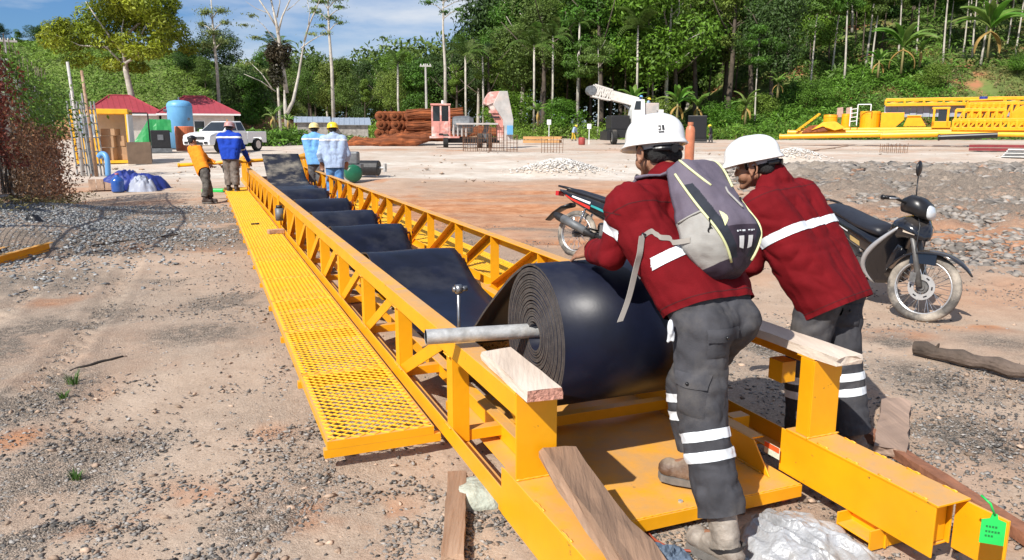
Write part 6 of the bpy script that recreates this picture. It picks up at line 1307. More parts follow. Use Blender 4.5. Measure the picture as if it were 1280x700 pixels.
starter(1116, 45, 14, 30, 178, 'row of upright rusty starter bars on the pale ground below the yellow pipes'); starter(923, 40, 4, 9, 166, 'four upright rusty bars standing left of the second worker helmet'); starter(690, 44, 8, 26, 170, 'low row of rusty bars on the ground below the stacked timber')
# ---- stacked timber, notice boards
d = 66; p, M = loc(678, d); s_ = d / F
for k in range(8):
    lev, c = divmod(k, 4); o = build('sawn_timber', MB().b2(-24 * s_, 21 * s_, -.13, .13, 0, .24), mat('yellow_sawn_timber', (.55, .30, .12), .8, 0, .2, 3, stretch=(.2, 2, 2)) if 'yellow_sawn_timber' not in MT else MT['yellow_sawn_timber'], None, rot=M @ Matrix.Translation((.1 * (k % 3), .3 * c, .12 + .30 * lev)), bevel=.01); tag(o, 'long sawn timber in the stack right of the pink machine, %s layer, %s' % (('lower', 'upper')[lev], ('front', 'second from front', 'third from front', 'back')[c]), 'timber', 'stacked sawn timbers')
for px, d, y0, y1, wpx, lab in ((686, 70, 150, 165, 5, 'small white notice on a post above the stacked timber'), (736, 66, 155, 168, 5, 'small white notice on a post left of the crane')):
    p, M = loc(px, d); s_ = d / F; t = thing('notice_board', lab, 'sign', M=M); build('post', MB().b2(-.03, .03, 0, .05, 0, hz(y0, d) - p.z), WHT, t); build('board', MB().b2(-wpx / 2 * s_, wpx / 2 * s_, -.03, 0, hz(y0 + 6, d) - p.z, hz(y0, d) - p.z), WHT, t)
p, M = loc(727, 64); tag(build('red_drum', MB().lathe([(.26, 0), (.28, .1), (.28, .5), (.2, .62), (.001, .64)], (0, 0, 0), 14), mat('dull_red_paint', (.32, .05, .04), .6), None, True, rot=M), 'small red drum on the pale ground right of the bending worker', 'drum')
# ---- mobile crane
d = 66; p, M = loc(790, d, .25); s_ = d / F; t = thing('mobile_crane', 'mobile crane with white lattice boom pointing left over a dark carrier', 'crane', M=M); X = lambda px: (px - 790) * s_; Z = lambda py: hz(py, d) - p.z
build('carrier', MB().b2(X(760), X(815), -.2, 2.2, .55, 1.25), DKM, t, bevel=.05); build('front_bumper', MB().b2(X(757), X(761), -.4, 2.4, .35, 1.1), DKM, t); build('front_hood', MB().b2(X(763), X(786), -.1, 2.1, 1.25, Z(145)), DKM, t, bevel=.06)
build('driver_cab', MB().prism([(X(788), 1.2), (X(788), Z(138)), (X(791), Z(126)), (X(803), Z(126)), (X(805), 1.2)], -.3, 1.2, lambda a, b, q: (a, q, b)), WHT, t, bevel=.03); build('cab_window', MB().prism([(X(790), Z(138)), (X(792), Z(128)), (X(798), Z(128)), (X(798), Z(138))], -.34, -.31, lambda a, b, q: (a, q, b)), GLASS, t); build('superstructure', MB().b2(X(803), X(822), -.1, 2.0, 1.25, Z(130)), GREYST, t, bevel=.05); build('counterweight', MB().b2(X(818), X(828), -.1, 2.1, 1.3, Z(138)), WHT, t, bevel=.05)
for x in (X(766), X(790), X(815), X(822)): car_wheel(t, x, -.25, .62, .4, -1)
a, b = vec(X(798), .9, Z(129)), vec(X(742), .9, Z(115)); bt_ = (b - a).normalized(); bn = vec(-bt_.z, 0, bt_.x) * -1
if bn.z < 0: bn = -bn
m = MB(); n = 14; wd = .42
for f in np.linspace(0, 1, n):
    c = a.lerp(b, f); hh = .45 + .28 * f
BW = mat('weathered_white_paint', (.66, .63, .58), .5, 0, .12, 4)
build('boom_base', MB().beam(a, a.lerp(b, .62), .9, .8, up=bn), BW, t, bevel=.03)
A = a.lerp(b, .6)
for sx in (-.4, .4):
    for sz in (-.42, .42): build('boom_chord', MB().beam(A + vec(0, sx, 0) + bn * sz, b + vec(0, sx, 0) + bn * sz * 1.15, .13, .13), BW, t)
for k in range(5):
    f0, f1 = k / 5, (k + 1) / 5; P0 = A.lerp(b, f0); P1 = A.lerp(b, f1); s2 = 1 if k % 2 else -1
    for sx in (-.4, .4): build('boom_lacing', MB().beam(P0 + vec(0, sx, 0) + bn * .45 * s2, P1 + vec(0, sx, 0) - bn * .45 * s2, .1, .1), BW, t); build('boom_lacing', MB().beam(P1 + vec(0, sx, 0) + bn * .45, P1 + vec(0, sx, 0) - bn * .45, .1, .1), BW, t)
build('boom_head', MB().cyl(b + vec(-.15, -.5, 0), b + vec(-.15, .5, 0), .4, 14), GREYM, t); build('lift_ram', MB().cyl(a.lerp(b, .3) - vec(0, .2, .5), vec(X(796), .9, Z(142)), .12, 10), GREYM, t)
for px, py, cl, lab in ((801, 121, (.03, .08, .3), 'distant person in blue helmet standing on the crane beside the cab'), (811, 124, (.30, .42, .6), 'distant person in yellow helmet standing on the crane behind the white helmet')):
    q = atd(px, py, 66.5); base = q - vec(0, 0, 1.55); J = far_pose(base, 2.0, 1.66); person(lab, J, 1.0, False, cloth('crew_cotton', cl), MT['grey_mud_trousers'], (DKB, DKB), HELY if px > 805 else BLUE, seed=px, voxel=.035)
# dark machine and worker at the edge of the bushes, gas cylinder
d = 72; p, M = loc(874, d); s_ = d / F; t = thing('welding_generator', 'black generator by the bushes behind the orange gas cylinder', 'generator', M=M); build('housing', MB().b2(-15 * s_, 8 * s_, 0, 1.2, .4, hz(145, d) - p.z), BLACK, t, bevel=.05); build('skid', MB().b2(-16 * s_, 9 * s_, -.05, 1.25, .1, .4), DKM, t)
q = ond(888, 71); J = far_pose(q, -1.2, 1.66, .2); person('distant person in dark clothes and yellow helmet beside the black generator', J, 1.0, False, cloth('dark_cotton', (.03, .03, .035)), MT['charcoal_cotton'], (DKB, DKB), HELY, seed=77, voxel=.035)
d = 34; p, M = loc(861, d); h = hz(153, d) - p.z; r = 11.5 / 2 * d / F; GAS = mat('orange_brown_cylinder', (.50, .17, .085), .5, 0, .15, 4); t = thing('gas_cylinder', 'orange brown gas cylinder standing on pale ground behind the white helmet', 'gas cylinder', M=M); build('cylinder_body', MB().lathe([(r * .9, 0), (r, .05), (r, h * .80), (r * .85, h * .87), (r * .45, h * .93), (r * .42, h * .95)], (0, 0, 0), 20), GAS, t, True); build('valve_guard', MB().lathe([(r * .6, h * .93), (r * .6, h), (r * .52, h), (r * .52, h * .93)], (0, 0, 0), 16), GAS, t); build('valve', MB().cyl((0, 0, h * .93), (0, 0, h * .99), .03, 8), ALU, t)
# ---- utility poles
for px, d, ytop, ybar, wb, lab in ((534, 92, 84, 87, 14, 'grey utility pole with crossarm before the forest'), (22, 70, 54, 56, 26, 'short utility pole with crossarm on the green hill at the left')):
    p, M = loc(px, d); h = hz(ytop, d) - p.z; s_ = d / F; t = thing('utility_pole', lab, 'utility pole', M=M); build('pole', MB().tube([(0, 0, 0), (0, 0, h)], [.16, .11], 10), mat('grey_pole', (.42, .40, .37), .8) if 'grey_pole' not in MT else MT['grey_pole'], t); build('crossarm', MB().b2(-wb / 2 * s_, wb / 2 * s_, -.12, 0, h - .35, h - .18), MT['grey_pole'], t)
    for q in (-.4, -.15, .15, .4): build('insulator', MB().cyl((q * wb * s_, -.06, h - .18), (q * wb * s_, -.06, h - .02), .05, 6), WHT, t)
# ---- drum, roller and motor beside the far end
q = ond(441, 24.5); t = thing('green_drum', 'dark green drum lying behind the pale blue jacketed worker', 'drum', q); m = MB(); m.lathe([(.20, -.30), (.27, -.24), (.28, 0), (.27, .24), (.20, .30)], (0, 0, .28), 20, Matrix.Rotation(math.pi / 2, 3, 'X') @ Matrix.Rotation(.4, 3, 'Y')); build('drum_shell', m, mat('dark_green_paint', (.01, .12, .06), .35), t, True); build('grey_motor', MB().b2(-.25, .2, -.1, .3, .55, .95), GREYM, t, bevel=.05); build('motor_stand', MB().b2(-.3, .3, -.15, .35, .45, .55), GREYM, t)
q = ond(460, 27); t = thing('belt_drum', 'dark steel pulley drum lying on the dirt beside the green drum', 'pulley', q, -.15); m = MB(); m.lathe([(.001, -.42), (.24, -.42), (.26, -.40), (.26, .40), (.24, .42), (.001, .42)], (0, 0, .27), 22, Matrix.Rotation(math.pi / 2, 3, 'Y')); build('pulley_shell', m, DKM, t, False); m = MB(); m.cyl((.42, 0, .27), (.66, 0, .27), .05, 12); m.b2(.60, .66, -.12, .12, .14, .42); build('bearing', m, GALV, t)
q = ong(268, 240); t = thing('green_crate', 'small green plastic tray on the ground behind the orange shirted worker', 'tray', q); build('tray', MB().b2(-.30, .30, -.15, .15, 0, .09), GT, t, bevel=.02)
q = at(283, 216, .152); t = thing('black_bucket', 'black bucket on the far end of the left walkway', 'bucket', q + vec(0, 0, .002)); build('pail', MB().lathe([(.10, 0), (.14, .26), (.13, .26), (.09, .02)], (0, 0, 0), 16), BLACK, t)
# ---- loose planks and slabs by the right motorcycle
for k, (xa, ya, xb, yb, w) in enumerate(((1088, 262, 1110, 263, .14), (1106, 264, 1152, 262, .18), (1172, 262, 1192, 262, .12), (1006, 190, 1060, 183, .10))):
    plank('loose_board', 'thin grey brown board lying on the dirt ' + ('left of the motorcycle headlight', 'behind the motorcycle handlebar', 'right of the motorcycle headlight', 'beside the far heap of pale stone')[k], 'board', ong(xa, ya) + vec(0, 0, .03), ong(xb, yb) + vec(0, 0, .03), w, .04, WOODB, seed=k + 20, group='boards scattered on the dirt')
# ---- yellow steel store on the right
def yb(px, d): return loc(px, d)
d = 58; p, M = loc(1135, d); s_ = d / F; X = lambda px: (px - 1135) * s_; Z = lambda py: hz(py, d) - p.z; FX = lambda a, b, q: (X(a), q, Z(b))
def Y(name, label, cat, parts, group=None, dd=0.0):
    t = thing(name, label, cat, M=M @ Matrix.Translation((0, dd, 0)), group=group)
    for nm, mb, mm in parts: build(nm, mb, mm, t, bevel=.015)
    return t
pip = lambda xa, xb, ya, yb_, r, y: MB().tube([(X(xa), y, Z(ya)), (X(xb), y, Z(yb_))], r, 14)
for k, (xa, xb, ya, yb2, r, y, mm) in enumerate(((985, 1105, 171, 168, .19, -1.0, YEL), (1103, 1165, 169, 167, .22, -1.1, YEL), (992, 1300, 166, 164, .20, .2, YEL), (1100, 1300, 166, 168, .17, -.4, YEL2), (1165, 1225, 171, 168, .20, -1.3, BLACK), (1010, 1200, 162, 161, .14, .8, YEL2))):
    t = Y('steel_pipe', 'yellow steel pipe lying in the store, ' % () + ('nearest and leftmost' , 'short one with a collar near the middle', 'longest one behind the front row', 'right one above the dark red beams', '', 'thin one at the back')[k] if k != 4 else 'black steel pipe lying in front of the yellow store', 'pipe', [('pipe_wall', pip(xa, xb, ya, yb2, r, y), mm), ('pipe_collar', MB().tube([(X(xa) + .02, y, Z(ya)), (X(xa) + .14, y, Z(ya))], r * 1.18, 14), mm)], 'pipes in the yellow store')
for k, (px, w, y0, y1, lab) in enumerate(((1041, 17, 143, 162, 'short yellow cylinder, leftmost in the steel store'), (1060, 11, 142, 162, 'narrow yellow cylinder, second from the left in the steel store'), (1088, 24, 139, 161, 'wide yellow cylinder in the middle of the steel store'))):
    r = w / 2 * s_; Y('yellow_tank', lab, 'tank', [('tank_shell', MB().lathe([(r * .98, Z(y1)), (r, Z(y1) + .05), (r, Z(y0) - .05), (r * .97, Z(y0)), (.001, Z(y0) + .02)], (X(px), 1.6, 0), 22), YEL), ('tank_band', MB().lathe([(r * 1.02, Z(y0) - .22), (r * 1.03, Z(y0) - .18), (r * 1.02, Z(y0) - .14)], (X(px), 1.6, 0), 22), YEL)], 'yellow cylinders in the store')
Y('yellow_chute', 'bent yellow plate chute lying beside the middle cylinder', 'chute', [('chute_plate', MB().prism([(1101, 141), (1127, 141), (1127, 150), (1118, 159), (1101, 159)], 1.0, 2.4, FX), YEL)])
Y('yellow_hopper', 'yellow hopper with sloping sides standing right of the chute', 'hopper', [('hopper_shell', MB().prism([(1131, 146), (1145, 146), (1152, 158), (1127, 158)], .8, 2.2, FX), YEL), ('hopper_rim', MB().prism([(1130, 144.5), (1146, 144.5), (1146, 146), (1130, 146)], .7, 2.3, FX), YEL)])
Y('yellow_cab', 'yellow framed cab with dark glass standing in the steel store', 'cab', [('cab_frame', MB().prism([(1157, 135), (1176, 135), (1176, 137.5), (1157, 137.5)], .5, 2.2, FX), YEL), ('cab_post', MB().prism([(1158, 137.5), (1160.5, 137.5), (1160.5, 158), (1158, 158)], .5, .6, FX), YEL), ('cab_post', MB().prism([(1173, 137.5), (1175.5, 137.5), (1175.5, 158), (1173, 158)], .5, .6, FX), YEL), ('cab_glass', MB().prism([(1164, 138), (1173, 138), (1173, 152), (1164, 152)], .62, .66, FX), GLASS), ('cab_base', MB().prism([(1158, 152), (1178, 152), (1178, 160), (1158, 160)], .5, 2.2, FX), YEL)])
def lat(xa, xb, y0, y1, yy, n):
    P = []
    for z in (y0, y1): P.append(('rail', MB().beam((X(xa), yy, Z(z)), (X(xb), yy, Z(z)), .16, .24), YEL)); P.append(('rail', MB().beam((X(xa), yy + 1.0, Z(z)), (X(xb), yy + 1.0, Z(z)), .12, .16), YEL))
    for k in range(n + 1): x = xa + (xb - xa) * k / n; P.append(('upright', MB().beam((X(x), yy, Z(y1)), (X(x), yy, Z(y0)), .18, .16), YEL)); P.append(('tie', MB().beam((X(x), yy, Z(y0)), (X(x), yy + 1.0, Z(y0)), .08, .08), YEL))
    for k in range(n): x = xa + (xb - xa) * k / n; x2 = xa + (xb - xa) * (k + 1) / n; P.append(('brace', MB().beam((X(x), yy + .01, Z(y1)), (X(x2), yy + .01, Z(y0)), .12, .12), YEL))
    return P
Y('lattice_section', 'long yellow lattice section lying along the back of the steel store', 'lattice section', lat(1104, 1300, 124.5, 130.5, 3.0, 9)); Y('lattice_section', 'short yellow lattice section standing among frames in the right of the store', 'lattice section', lat(1182, 1232, 139, 159, .2, 6)); Y('lattice_section', 'yellow lattice section with close rungs behind the short lattice', 'lattice section', lat(1196, 1246, 131, 150, 1.4, 8)); Y('lattice_section', 'yellow lattice section, lowest and nearest on the right of the store', 'lattice section', lat(1180, 1260, 151, 161, -.3, 10))
t = thing('tilted_ladder', 'yellow ladder frame leaning at the left end of the steel store', 'ladder', M=M)
for yy in (-.2, .5): build('stile', MB().beam((X(1003), yy, Z(164)), (X(1030), yy, Z(142)), .1, .12), YEL, t)
for k in range(8): f = k / 7; build('rung', MB().beam((X(1005 + 24 * f), -.2, Z(163 - 20 * f)), (X(1005 + 24 * f), .5, Z(163 - 20 * f)), .06, .06), YEL, t)
Y('folded_plate', 'crumpled brown and yellow plates heaped before the left cylinder', 'steel plate', [('plate', MB().prism([(1022, 163), (1035, 153), (1050, 152), (1062, 160), (1050, 163), (1036, 158)], -.6, .4, FX), YEL2), ('plate', MB().prism([(1010, 166), (1020, 157), (1034, 156), (1042, 164)], -.5, .2, FX), RUST)])
GP = mat('blue_grey_panel', (.34, .38, .45), .6, .2, .12, 2)
t = thing('panel_row', 'row of blue grey corrugated panels standing under the long yellow lattice', 'panels', M=M)
k = 0
for a in np.arange(1103, 1290, 7.5): build('panel', MB().prism([(a, 131.5), (a + 7.1, 131.5), (a + 7.1, 146), (a, 146)], 3.5 + .06 * (k % 2), 3.58 + .06 * (k % 2), FX), GP, t); k += 1
Y('yellow_box', 'large yellow box section behind the frames on the right', 'box section', [('box_shell', MB().prism([(1194, 128), (1232, 127), (1234, 140), (1192, 142)], 1.9, 3.0, FX), YEL), ('box_lid', MB().prism([(1196, 126), (1230, 125.5), (1231, 127), (1195, 128)], 1.8, 3.1, FX), YEL)])
Y('blue_barrel', 'small dark blue barrel on top of the yellow box section', 'barrel', [('barrel_shell', MB().lathe([(.26, Z(132)), (.28, Z(131)), (.28, Z(123)), (.25, Z(122.5))], (X(1211), 2.4, 0), 14), mat('dark_blue_plastic', (.02, .04, .25), .4))])
Y('yellow_hood', 'sloping yellow hood at the right end of the steel store', 'hood', [('hood_plate', MB().prism([(1240, 142), (1250, 134), (1268, 134), (1275, 143), (1262, 160), (1240, 160)], 1.2, 2.4, FX), YEL)])
Y('rusty_basket', 'rusty barred basket at the right edge of the steel store', 'basket', [('bar', MB().beam((X(1259 + 2.6 * q), -.1, Z(160)), (X(1259 + 2.6 * q), -.1, Z(137)), .06, .06), RUST) for q in range(10)] + [('rim_bar', MB().beam((X(1258), -.1, Z(137)), (X(1290), -.1, Z(137)), .1, .1), RUST), ('back_plate', MB().prism([(1258, 138), (1290, 138), (1290, 160), (1258, 160)], .5, .55, FX), RUST)])
Y('white_rack', 'thin white tubular rack standing between the yellow cylinders', 'rack', [('upright', MB().cyl((X(1066), .3, Z(158)), (X(1066), .3, Z(134)), .04, 8), WHT), ('upright', MB().cyl((X(1074), .3, Z(157)), (X(1074), .3, Z(131)), .04, 8), WHT), ('top_rail', MB().cyl((X(1074), .3, Z(131)), (X(1089), .3, Z(131)), .04, 8), WHT), ('upright', MB().cyl((X(1089), .3, Z(131)), (X(1089), .3, Z(139)), .04, 8), WHT)] + [('rung', MB().cyl((X(1066), .3, Z(152 - 5 * q)), (X(1074), .3, Z(151 - 5 * q)), .03, 8), WHT) for q in range(4)])
for k, (px, lab) in enumerate(((1051, 'short pinkish concrete post behind the yellow cylinders on the left'), (1062, 'short pinkish concrete post behind the yellow cylinders on the right'))): Y('concrete_post', lab, 'post', [('post', MB().prism([(px - 4, 134), (px + 3, 133), (px + 4, 146), (px - 4, 146)], 2.6, 3.0, FX), mat('pink_concrete', (.45, .30, .24), .9))])
DRED = mat('dark_red_primer', (.20, .02, .025), .55, 0, .15, 4)
d2 = 46
for k in range(6):
    pa, Ma = loc(1250, d2); s2 = d2 / F; o = build('steel_beam', MB().b2((-34 + 4 * (k % 3)) * s2, 60 * s2, -.12, .12, 0, .16), DRED, None, rot=Ma @ Matrix.Translation((0, .35 * (k % 3), .02 + .20 * (k // 3))), bevel=.01); tag(o, 'dark red steel beam before the yellow store, %s layer, %s' % (('lower', 'upper')[k // 3], ('nearest', 'middle', 'farthest')[k % 3]), 'steel beam', 'dark red beams in a stack')
for k in range(5):
    pa, Ma = loc(1275, 38); s2 = 38 / F; o = build('pale_sheet', MB().b2(-20 * s2, 50 * s2, -.6, .6, 0, .05), CREAM, None, rot=Ma @ Matrix.Translation((.06 * k, .1 * (k % 2), .02 + .085 * k))); tag(o, 'pale flat sheet in the low stack at the right edge, %s from the ground' % ('first', 'second', 'third', 'fourth', 'fifth')[k], 'sheet', 'pale sheets in a low stack')
# ---- fence with vines at the left
A0, B0 = vec(-6.6, 8.2, 0), vec(-11.0, 18.6, 0); ft = (B0 - A0).normalized(); FL = (B0 - A0).length; FHT = 2.62
fence = thing('mesh_fence', 'tall grey wire mesh fence overgrown with dry vines at the left', 'fence', vec(A0.x, A0.y, gz(A0.x, A0.y)))
for k in range(7):
    q = A0.lerp(B0, k / 6); q.z = gz(q.x, q.y); build('post', MB().cyl(q - vec(0, 0, .2), q + vec(0, 0, FHT), .035, 10), GS, fence, False, True)
for z in (.15, 1.3, FHT - .05): build('rail', MB().tube([A0.lerp(B0, k / 6) + vec(0, 0, z + gz(*(A0.lerp(B0, k / 6)).xy)) for k in range(7)], .02, 6), GS, fence, True, True)
m = MB(); n = int(FL / .075)
for k in range(n + 1):
    q = A0 + ft * (k * .075); g = gz(q.x, q.y); m.beam(q + vec(0, 0, g), q + vec(0, 0, g + FHT), .005, .005)
for k in range(int(FHT / .075)):
    for i in range(6): a, b = A0.lerp(B0, i / 6), A0.lerp(B0, (i + 1) / 6); m.beam(vec(a.x, a.y, gz(a.x, a.y) + k * .075), vec(b.x, b.y, gz(b.x, b.y) + k * .075), .005, .005)
build('wire_mesh', m, GS, fence, False, True)['kind'] = 'stuff'
q = A0.lerp(B0, .36) + vec(-.5, .1, 0); q.z = gz(q.x, q.y); m = MB(); rows = [[q + ft * (1.9 * (i / 12 - .5)) + vec(-.12 * math.sin(i * 1.4 + k), 0, 1.05 * k / 8 + .05 * math.sin(i)) for i in range(13)] for k in range(9)]; m.grid(rows); tag(build('white_sheet', m, mat('white_tarp', (.66, .64, .62), .7, 0, .12, 4), None, True, True, loc=q), 'dirty white sheet hanging behind the wire fence', 'sheet')
# ================================================================== VEGETATION
def leafmesh(name, P, Nn, size, aspect=.62, flat=.5):
    """Many small leaf faces (rhombs) at points P facing roughly Nn."""
    n = len(P); R = RNG.normal(0, 1, (n, 3)); Nn = Nn + flat * R; Nn /= np.linalg.norm(Nn, axis=1, keepdims=True) + 1e-9
    T = np.cross(Nn, RNG.normal(0, 1, (n, 3))); T /= np.linalg.norm(T, axis=1, keepdims=True) + 1e-9; B = np.cross(Nn, T)
    s = (size * RNG.uniform(.6, 1.3, n))[:, None]; V = np.stack([P - T * s, P - B * s * aspect * .5 + T * s * .1, P + T * s, P + B * s * aspect * .5 + T * s * .1], 1)
    V[:, 1] += Nn * s * .12; V[:, 3] += Nn * s * .12
    me = bpy.data.meshes.new(name); me.vertices.add(n * 4); me.vertices.foreach_set('co', V.reshape(-1).astype(np.float32)); me.loops.add(n * 4); me.loops.foreach_set('vertex_index', np.arange(n * 4, dtype=np.int32)); me.polygons.add(n); me.polygons.foreach_set('loop_start', np.arange(0, n * 4, 4, dtype=np.int32)); me.polygons.foreach_set('loop_total', np.full(n, 4, np.int32)); me.update(calc_edges=True); return me
def crown_mesh(name, lobes, n, size, fill=.35, flat=.6, fuzz=0):
    L = np.array(lobes, float); w = (L[:, 3] * L[:, 4]); w = w / w.sum(); k = RNG.choice(len(L), n, p=w); d = RNG.normal(0, 1, (n, 3)); d /= np.linalg.norm(d, axis=1, keepdims=True)
    rad = np.where(RNG.uniform(0, 1, n) < fill, RNG.uniform(.3, 1, n) ** .5, 1 + RNG.normal(0, .09, n)); rad = np.abs(RNG.normal(0, .75, n)) if fuzz else rad; rad *= 1 + .22 * np.sin(d[:, 0] * 7 + k) * np.sin(d[:, 1] * 6 + k * 2) * np.sin(d[:, 2] * 5)
    c = L[k]; P = c[:, :3] + d * rad[:, None] * np.stack([c[:, 3], c[:, 3], c[:, 4]], 1); N_ = d + np.array([0, 0, .5]); return leafmesh(name, P, N_, size, .7, flat)
def lobeset(R, H, n, seed, lobe=.42, flatz=.8, base=0.0):
    rs = random.Random(seed); out = []
    for i in range(n):
        a = rs.uniform(0, 6.28); r = R * rs.uniform(.1, .85); z = base + H * rs.uniform(.12, .95); k = 1 - .55 * max(0, (z - base) / H - .55) / .45; s = lobe * R * rs.uniform(.65, 1.2)
        out.append((r * math.cos(a) * k, r * math.sin(a) * k, z, s, s * flatz * rs.uniform(.7, 1.1)))
    return out
def leafmat(name, col, var=.25, isl=.45, hv=.02, col2=None): return mat(name, col, .55, 0, var, .22, 0, island=isl, objvar=hv, trans=.28, spec=.3, col2=col2, c2pos=(.45, .62))
G1 = leafmat('forest_leaf_mid', (.10, .185, .028)); G2 = leafmat('forest_leaf_light', (.165, .255, .036)); G3 = leafmat('forest_leaf_dark', (.052, .105, .022)); G4 = leafmat('forest_leaf_yellow_green', (.30, .31, .035), .3, .5, .02, (.15, .20, .025)); G5 = leafmat('pale_feathery_leaf', (.18, .24, .07)); DRYL = leafmat('dry_brown_leaf', (.36, .19, .085), .3, .6, .02, (.26, .17, .08)); G6 = leafmat('bush_leaf', (.14, .25, .036), .3, .5, .02)
BARKP = mat('pale_bark', (.48, .44, .38), .9, 0, .2, 2, .3, 8, col2=(.28, .24, .2), c2pos=(.5, .65)); BARKD = mat('dark_bark', (.11, .085, .065), .95, 0, .3, 3, .3, 8)
def trunk_mb(h, r, seed, limbs=5, lean=.04, spread=.35, lr=.45, start=.5):
    rs = random.Random(seed); m = MB(); P = [vec(lean * h * math.sin(q / 6 * 2 + seed), lean * h * math.cos(q / 6 * 1.6 + seed) - lean * h * math.cos(seed), h * q / 6) for q in range(7)]; m.tube(P, [r * (1.25 if q == 0 else 1 - .62 * q / 6) for q in range(7)], 8)
    for k in range(limbs):
        f = start + (1 - start) * (k + .3) / limbs; i = min(5, int(f * 6)); b = P[i].lerp(P[i + 1], f * 6 - i); a = k * 2.4 + seed; L = h * spread * rs.uniform(.7, 1.2); d = vec(math.cos(a), math.sin(a), .65); m.tube([b, b + d * L * .45, b + d * L + vec(0, 0, L * .15)], [r * lr * (1 - .4 * f), r * lr * .6 * (1 - .4 * f), r * .12], 6)
    return m
CR = {'broad': [crown_mesh('crown_broad', lobeset(4.2, 7.0, 19, s, .42), 9000, .20) for s in (1, 2, 3)], 'tall': [crown_mesh('crown_tall', lobeset(3.0, 9.5, 20, s, .48), 8500, .19) for s in (11, 12, 13)],
      'open': [crown_mesh('crown_open', lobeset(3.4, 5.0, 12, s, .30, .45), 3800, .19, .2) for s in (21, 22)], 'thin': [crown_mesh('crown_thin', lobeset(2.0, 6.0, 12, s, .42, .6), 3600, .17) for s in (31, 32, 33)]}
TK = {'mid': [trunk_mb(8, .20, s, 5) for s in (1, 2)], 'slim': [trunk_mb(10, .13, s, 3, .03, .16, .4, .75) for s in (3, 4, 5)]}
TKM = {}
def tree(p, h, kind, leaf, bark, label, group, slim=False, wid=1.0, crown_frac=.62, rz=None, k=0):
    t = thing('forest_tree', label, 'tree', p, RNG.uniform(0, 6.28) if rz is None else rz, group)
    key = ('slim' if slim else 'mid', k % (3 if slim else 2), bark.name)
    if key not in TKM: o = build('trunk', TK[key[0]][key[1]], bark, t, True); TKM[key] = o
    else: o = inst(TKM[key], 'trunk', (0, 0, 0), t)
    th = 10 if slim else 8; ht = h * (1 - crown_frac * .45); o.scale = (ht / th * (.8 if slim else 1.0), ht / th * (.8 if slim else 1.0), ht / th)
    lst = CR[kind]; me = lst[k % len(lst)]; ck = ('c', me.name, leaf.name)
    if ck not in TKM: m2 = me.copy(); c = build('crown', m2, leaf, t); TKM[ck] = c
    else: c = inst(TKM[ck], 'crown', (0, 0, 0), t)
    H0 = {'broad': 8.4, 'tall': 11.0, 'open': 5.6, 'thin': 7.2}[kind]; s = h * crown_frac / H0; c.scale = (s * wid, s * wid, s); c.location = (0, 0, h * (1 - crown_frac) - s * .5); return t
# ---- hills
def hl(x, y): x = np.asarray(x, float); y = np.asarray(y, float); return np.interp(x, [-150, -90, -74, -60, -52, -44, -40, -35, -30], [16, 14, 13.0, 12.6, 12.2, 10.6, 8.0, 3.0, -.6]) * smooth(87, 112, y) + .8 * (fbm(x * .12, y * .12, 3, 5) - .5) * smooth(88, 95, y) - .3
def hr(x, y): x = np.asarray(x, float); y = np.asarray(y, float); return np.interp(x, [18, 26, 33, 40, 50, 62, 76, 120], [-1.2, .4, 2.6, 6.0, 7.6, 9.6, 12.2, 15]) * smooth(86, 108, y) + .26 * np.maximum(0, y - 106) * smooth(22, 40, x) + .9 * (fbm(x * .1, y * .1, 3, 15) - .5) * smooth(88, 96, y) - .35
def hill(name, fn, x0, x1, y0, y1, nx, ny, m, red=None):
    X, Y = np.meshgrid(np.linspace(x0, x1, nx), np.linspace(y0, y1, ny)); Z = fn(X, Y) + gz0(X, Y); mb = MB(); mb.grid([[(X[i, k], Y[i, k], Z[i, k]) for k in range(nx)] for i in range(ny)]); o = build(name, mb, m, None, True, kind='structure')
    if red:
        for p in o.data.polygons: c = p.center; p.material_index = 1 if red(c.x, c.y, float(fn(c.x, c.y))) else 0
SOILG = mat('hill_soil', (.13, .17, .04), .95, 0, .3, .35, .4, 3, col2=(.34, .15, .07), c2pos=(.54, .62)); SOILR = mat('hill_soil_red', (.36, .17, .085), .95, 0, .3, .5, .4, 3, col2=(.13, .12, .045), c2pos=(.50, .62))
hill('hill', hl, -150, -28, 84, 150, 90, 60, [mat('hill_soil_green', (.13, .18, .04), .95, 0, .3, .35, .4, 3), SOILR], lambda x, y, z: z < 2.6 + 2.2 * (float(fbm(x * .25, y * .25, 3, 7)) - .4) and x > -58); hill('hill', hr, 18, 150, 84, 200, 60, 50, SOILG)
def cover(name, fn, n, x0, x1, y0, y1, size, hgt, leaf, dens, up=.9, seed=0):
    x = RNG.uniform(x0, x1, n); y = RNG.uniform(y0, y1, n); k = RNG.uniform(0, 1, n) < dens(x, y); x, y = x[k], y[k]; cl = fbm(x * .45, y * .45, 3, 90 + seed); z = fn(x, y) + gz0(x, y) + hgt * RNG.uniform(0, 1, len(x)) ** .8 * np.clip(.25 + 1.5 * (cl - .25), .1, 1.6)
    N_ = RNG.normal(0, 1, (len(x), 3)); N_[:, 2] = np.abs(N_[:, 2]) + up; N_[:, 1] -= .5; return build(name, leafmesh(name, np.stack([x, y, z], 1), N_, size, .55, .4), leaf, None, kind='stuff')
cover('hill_grass', hl, 90000, -110, -30, 87, 116, .26, .8, leafmat('hill_grass_leaf', (.20, .31, .045), .3, .35, 0, (.13, .23, .035)), lambda x, y: smooth(1.4, 2.8, hl(x, y) + 2.0 * (fbm(x * .2, y * .2, 3, 7) - .5)) * (.35 + .65 * smooth(.2, .45, fbm(x * .3, y * .3, 3, 8))))
cover('hill_scrub', hl, 5000, -80, -30, 86, 92, .35, .6, DRYL, lambda x, y: .25 * smooth(.45, .6, fbm(x * .4, y * .4, 3, 18)))
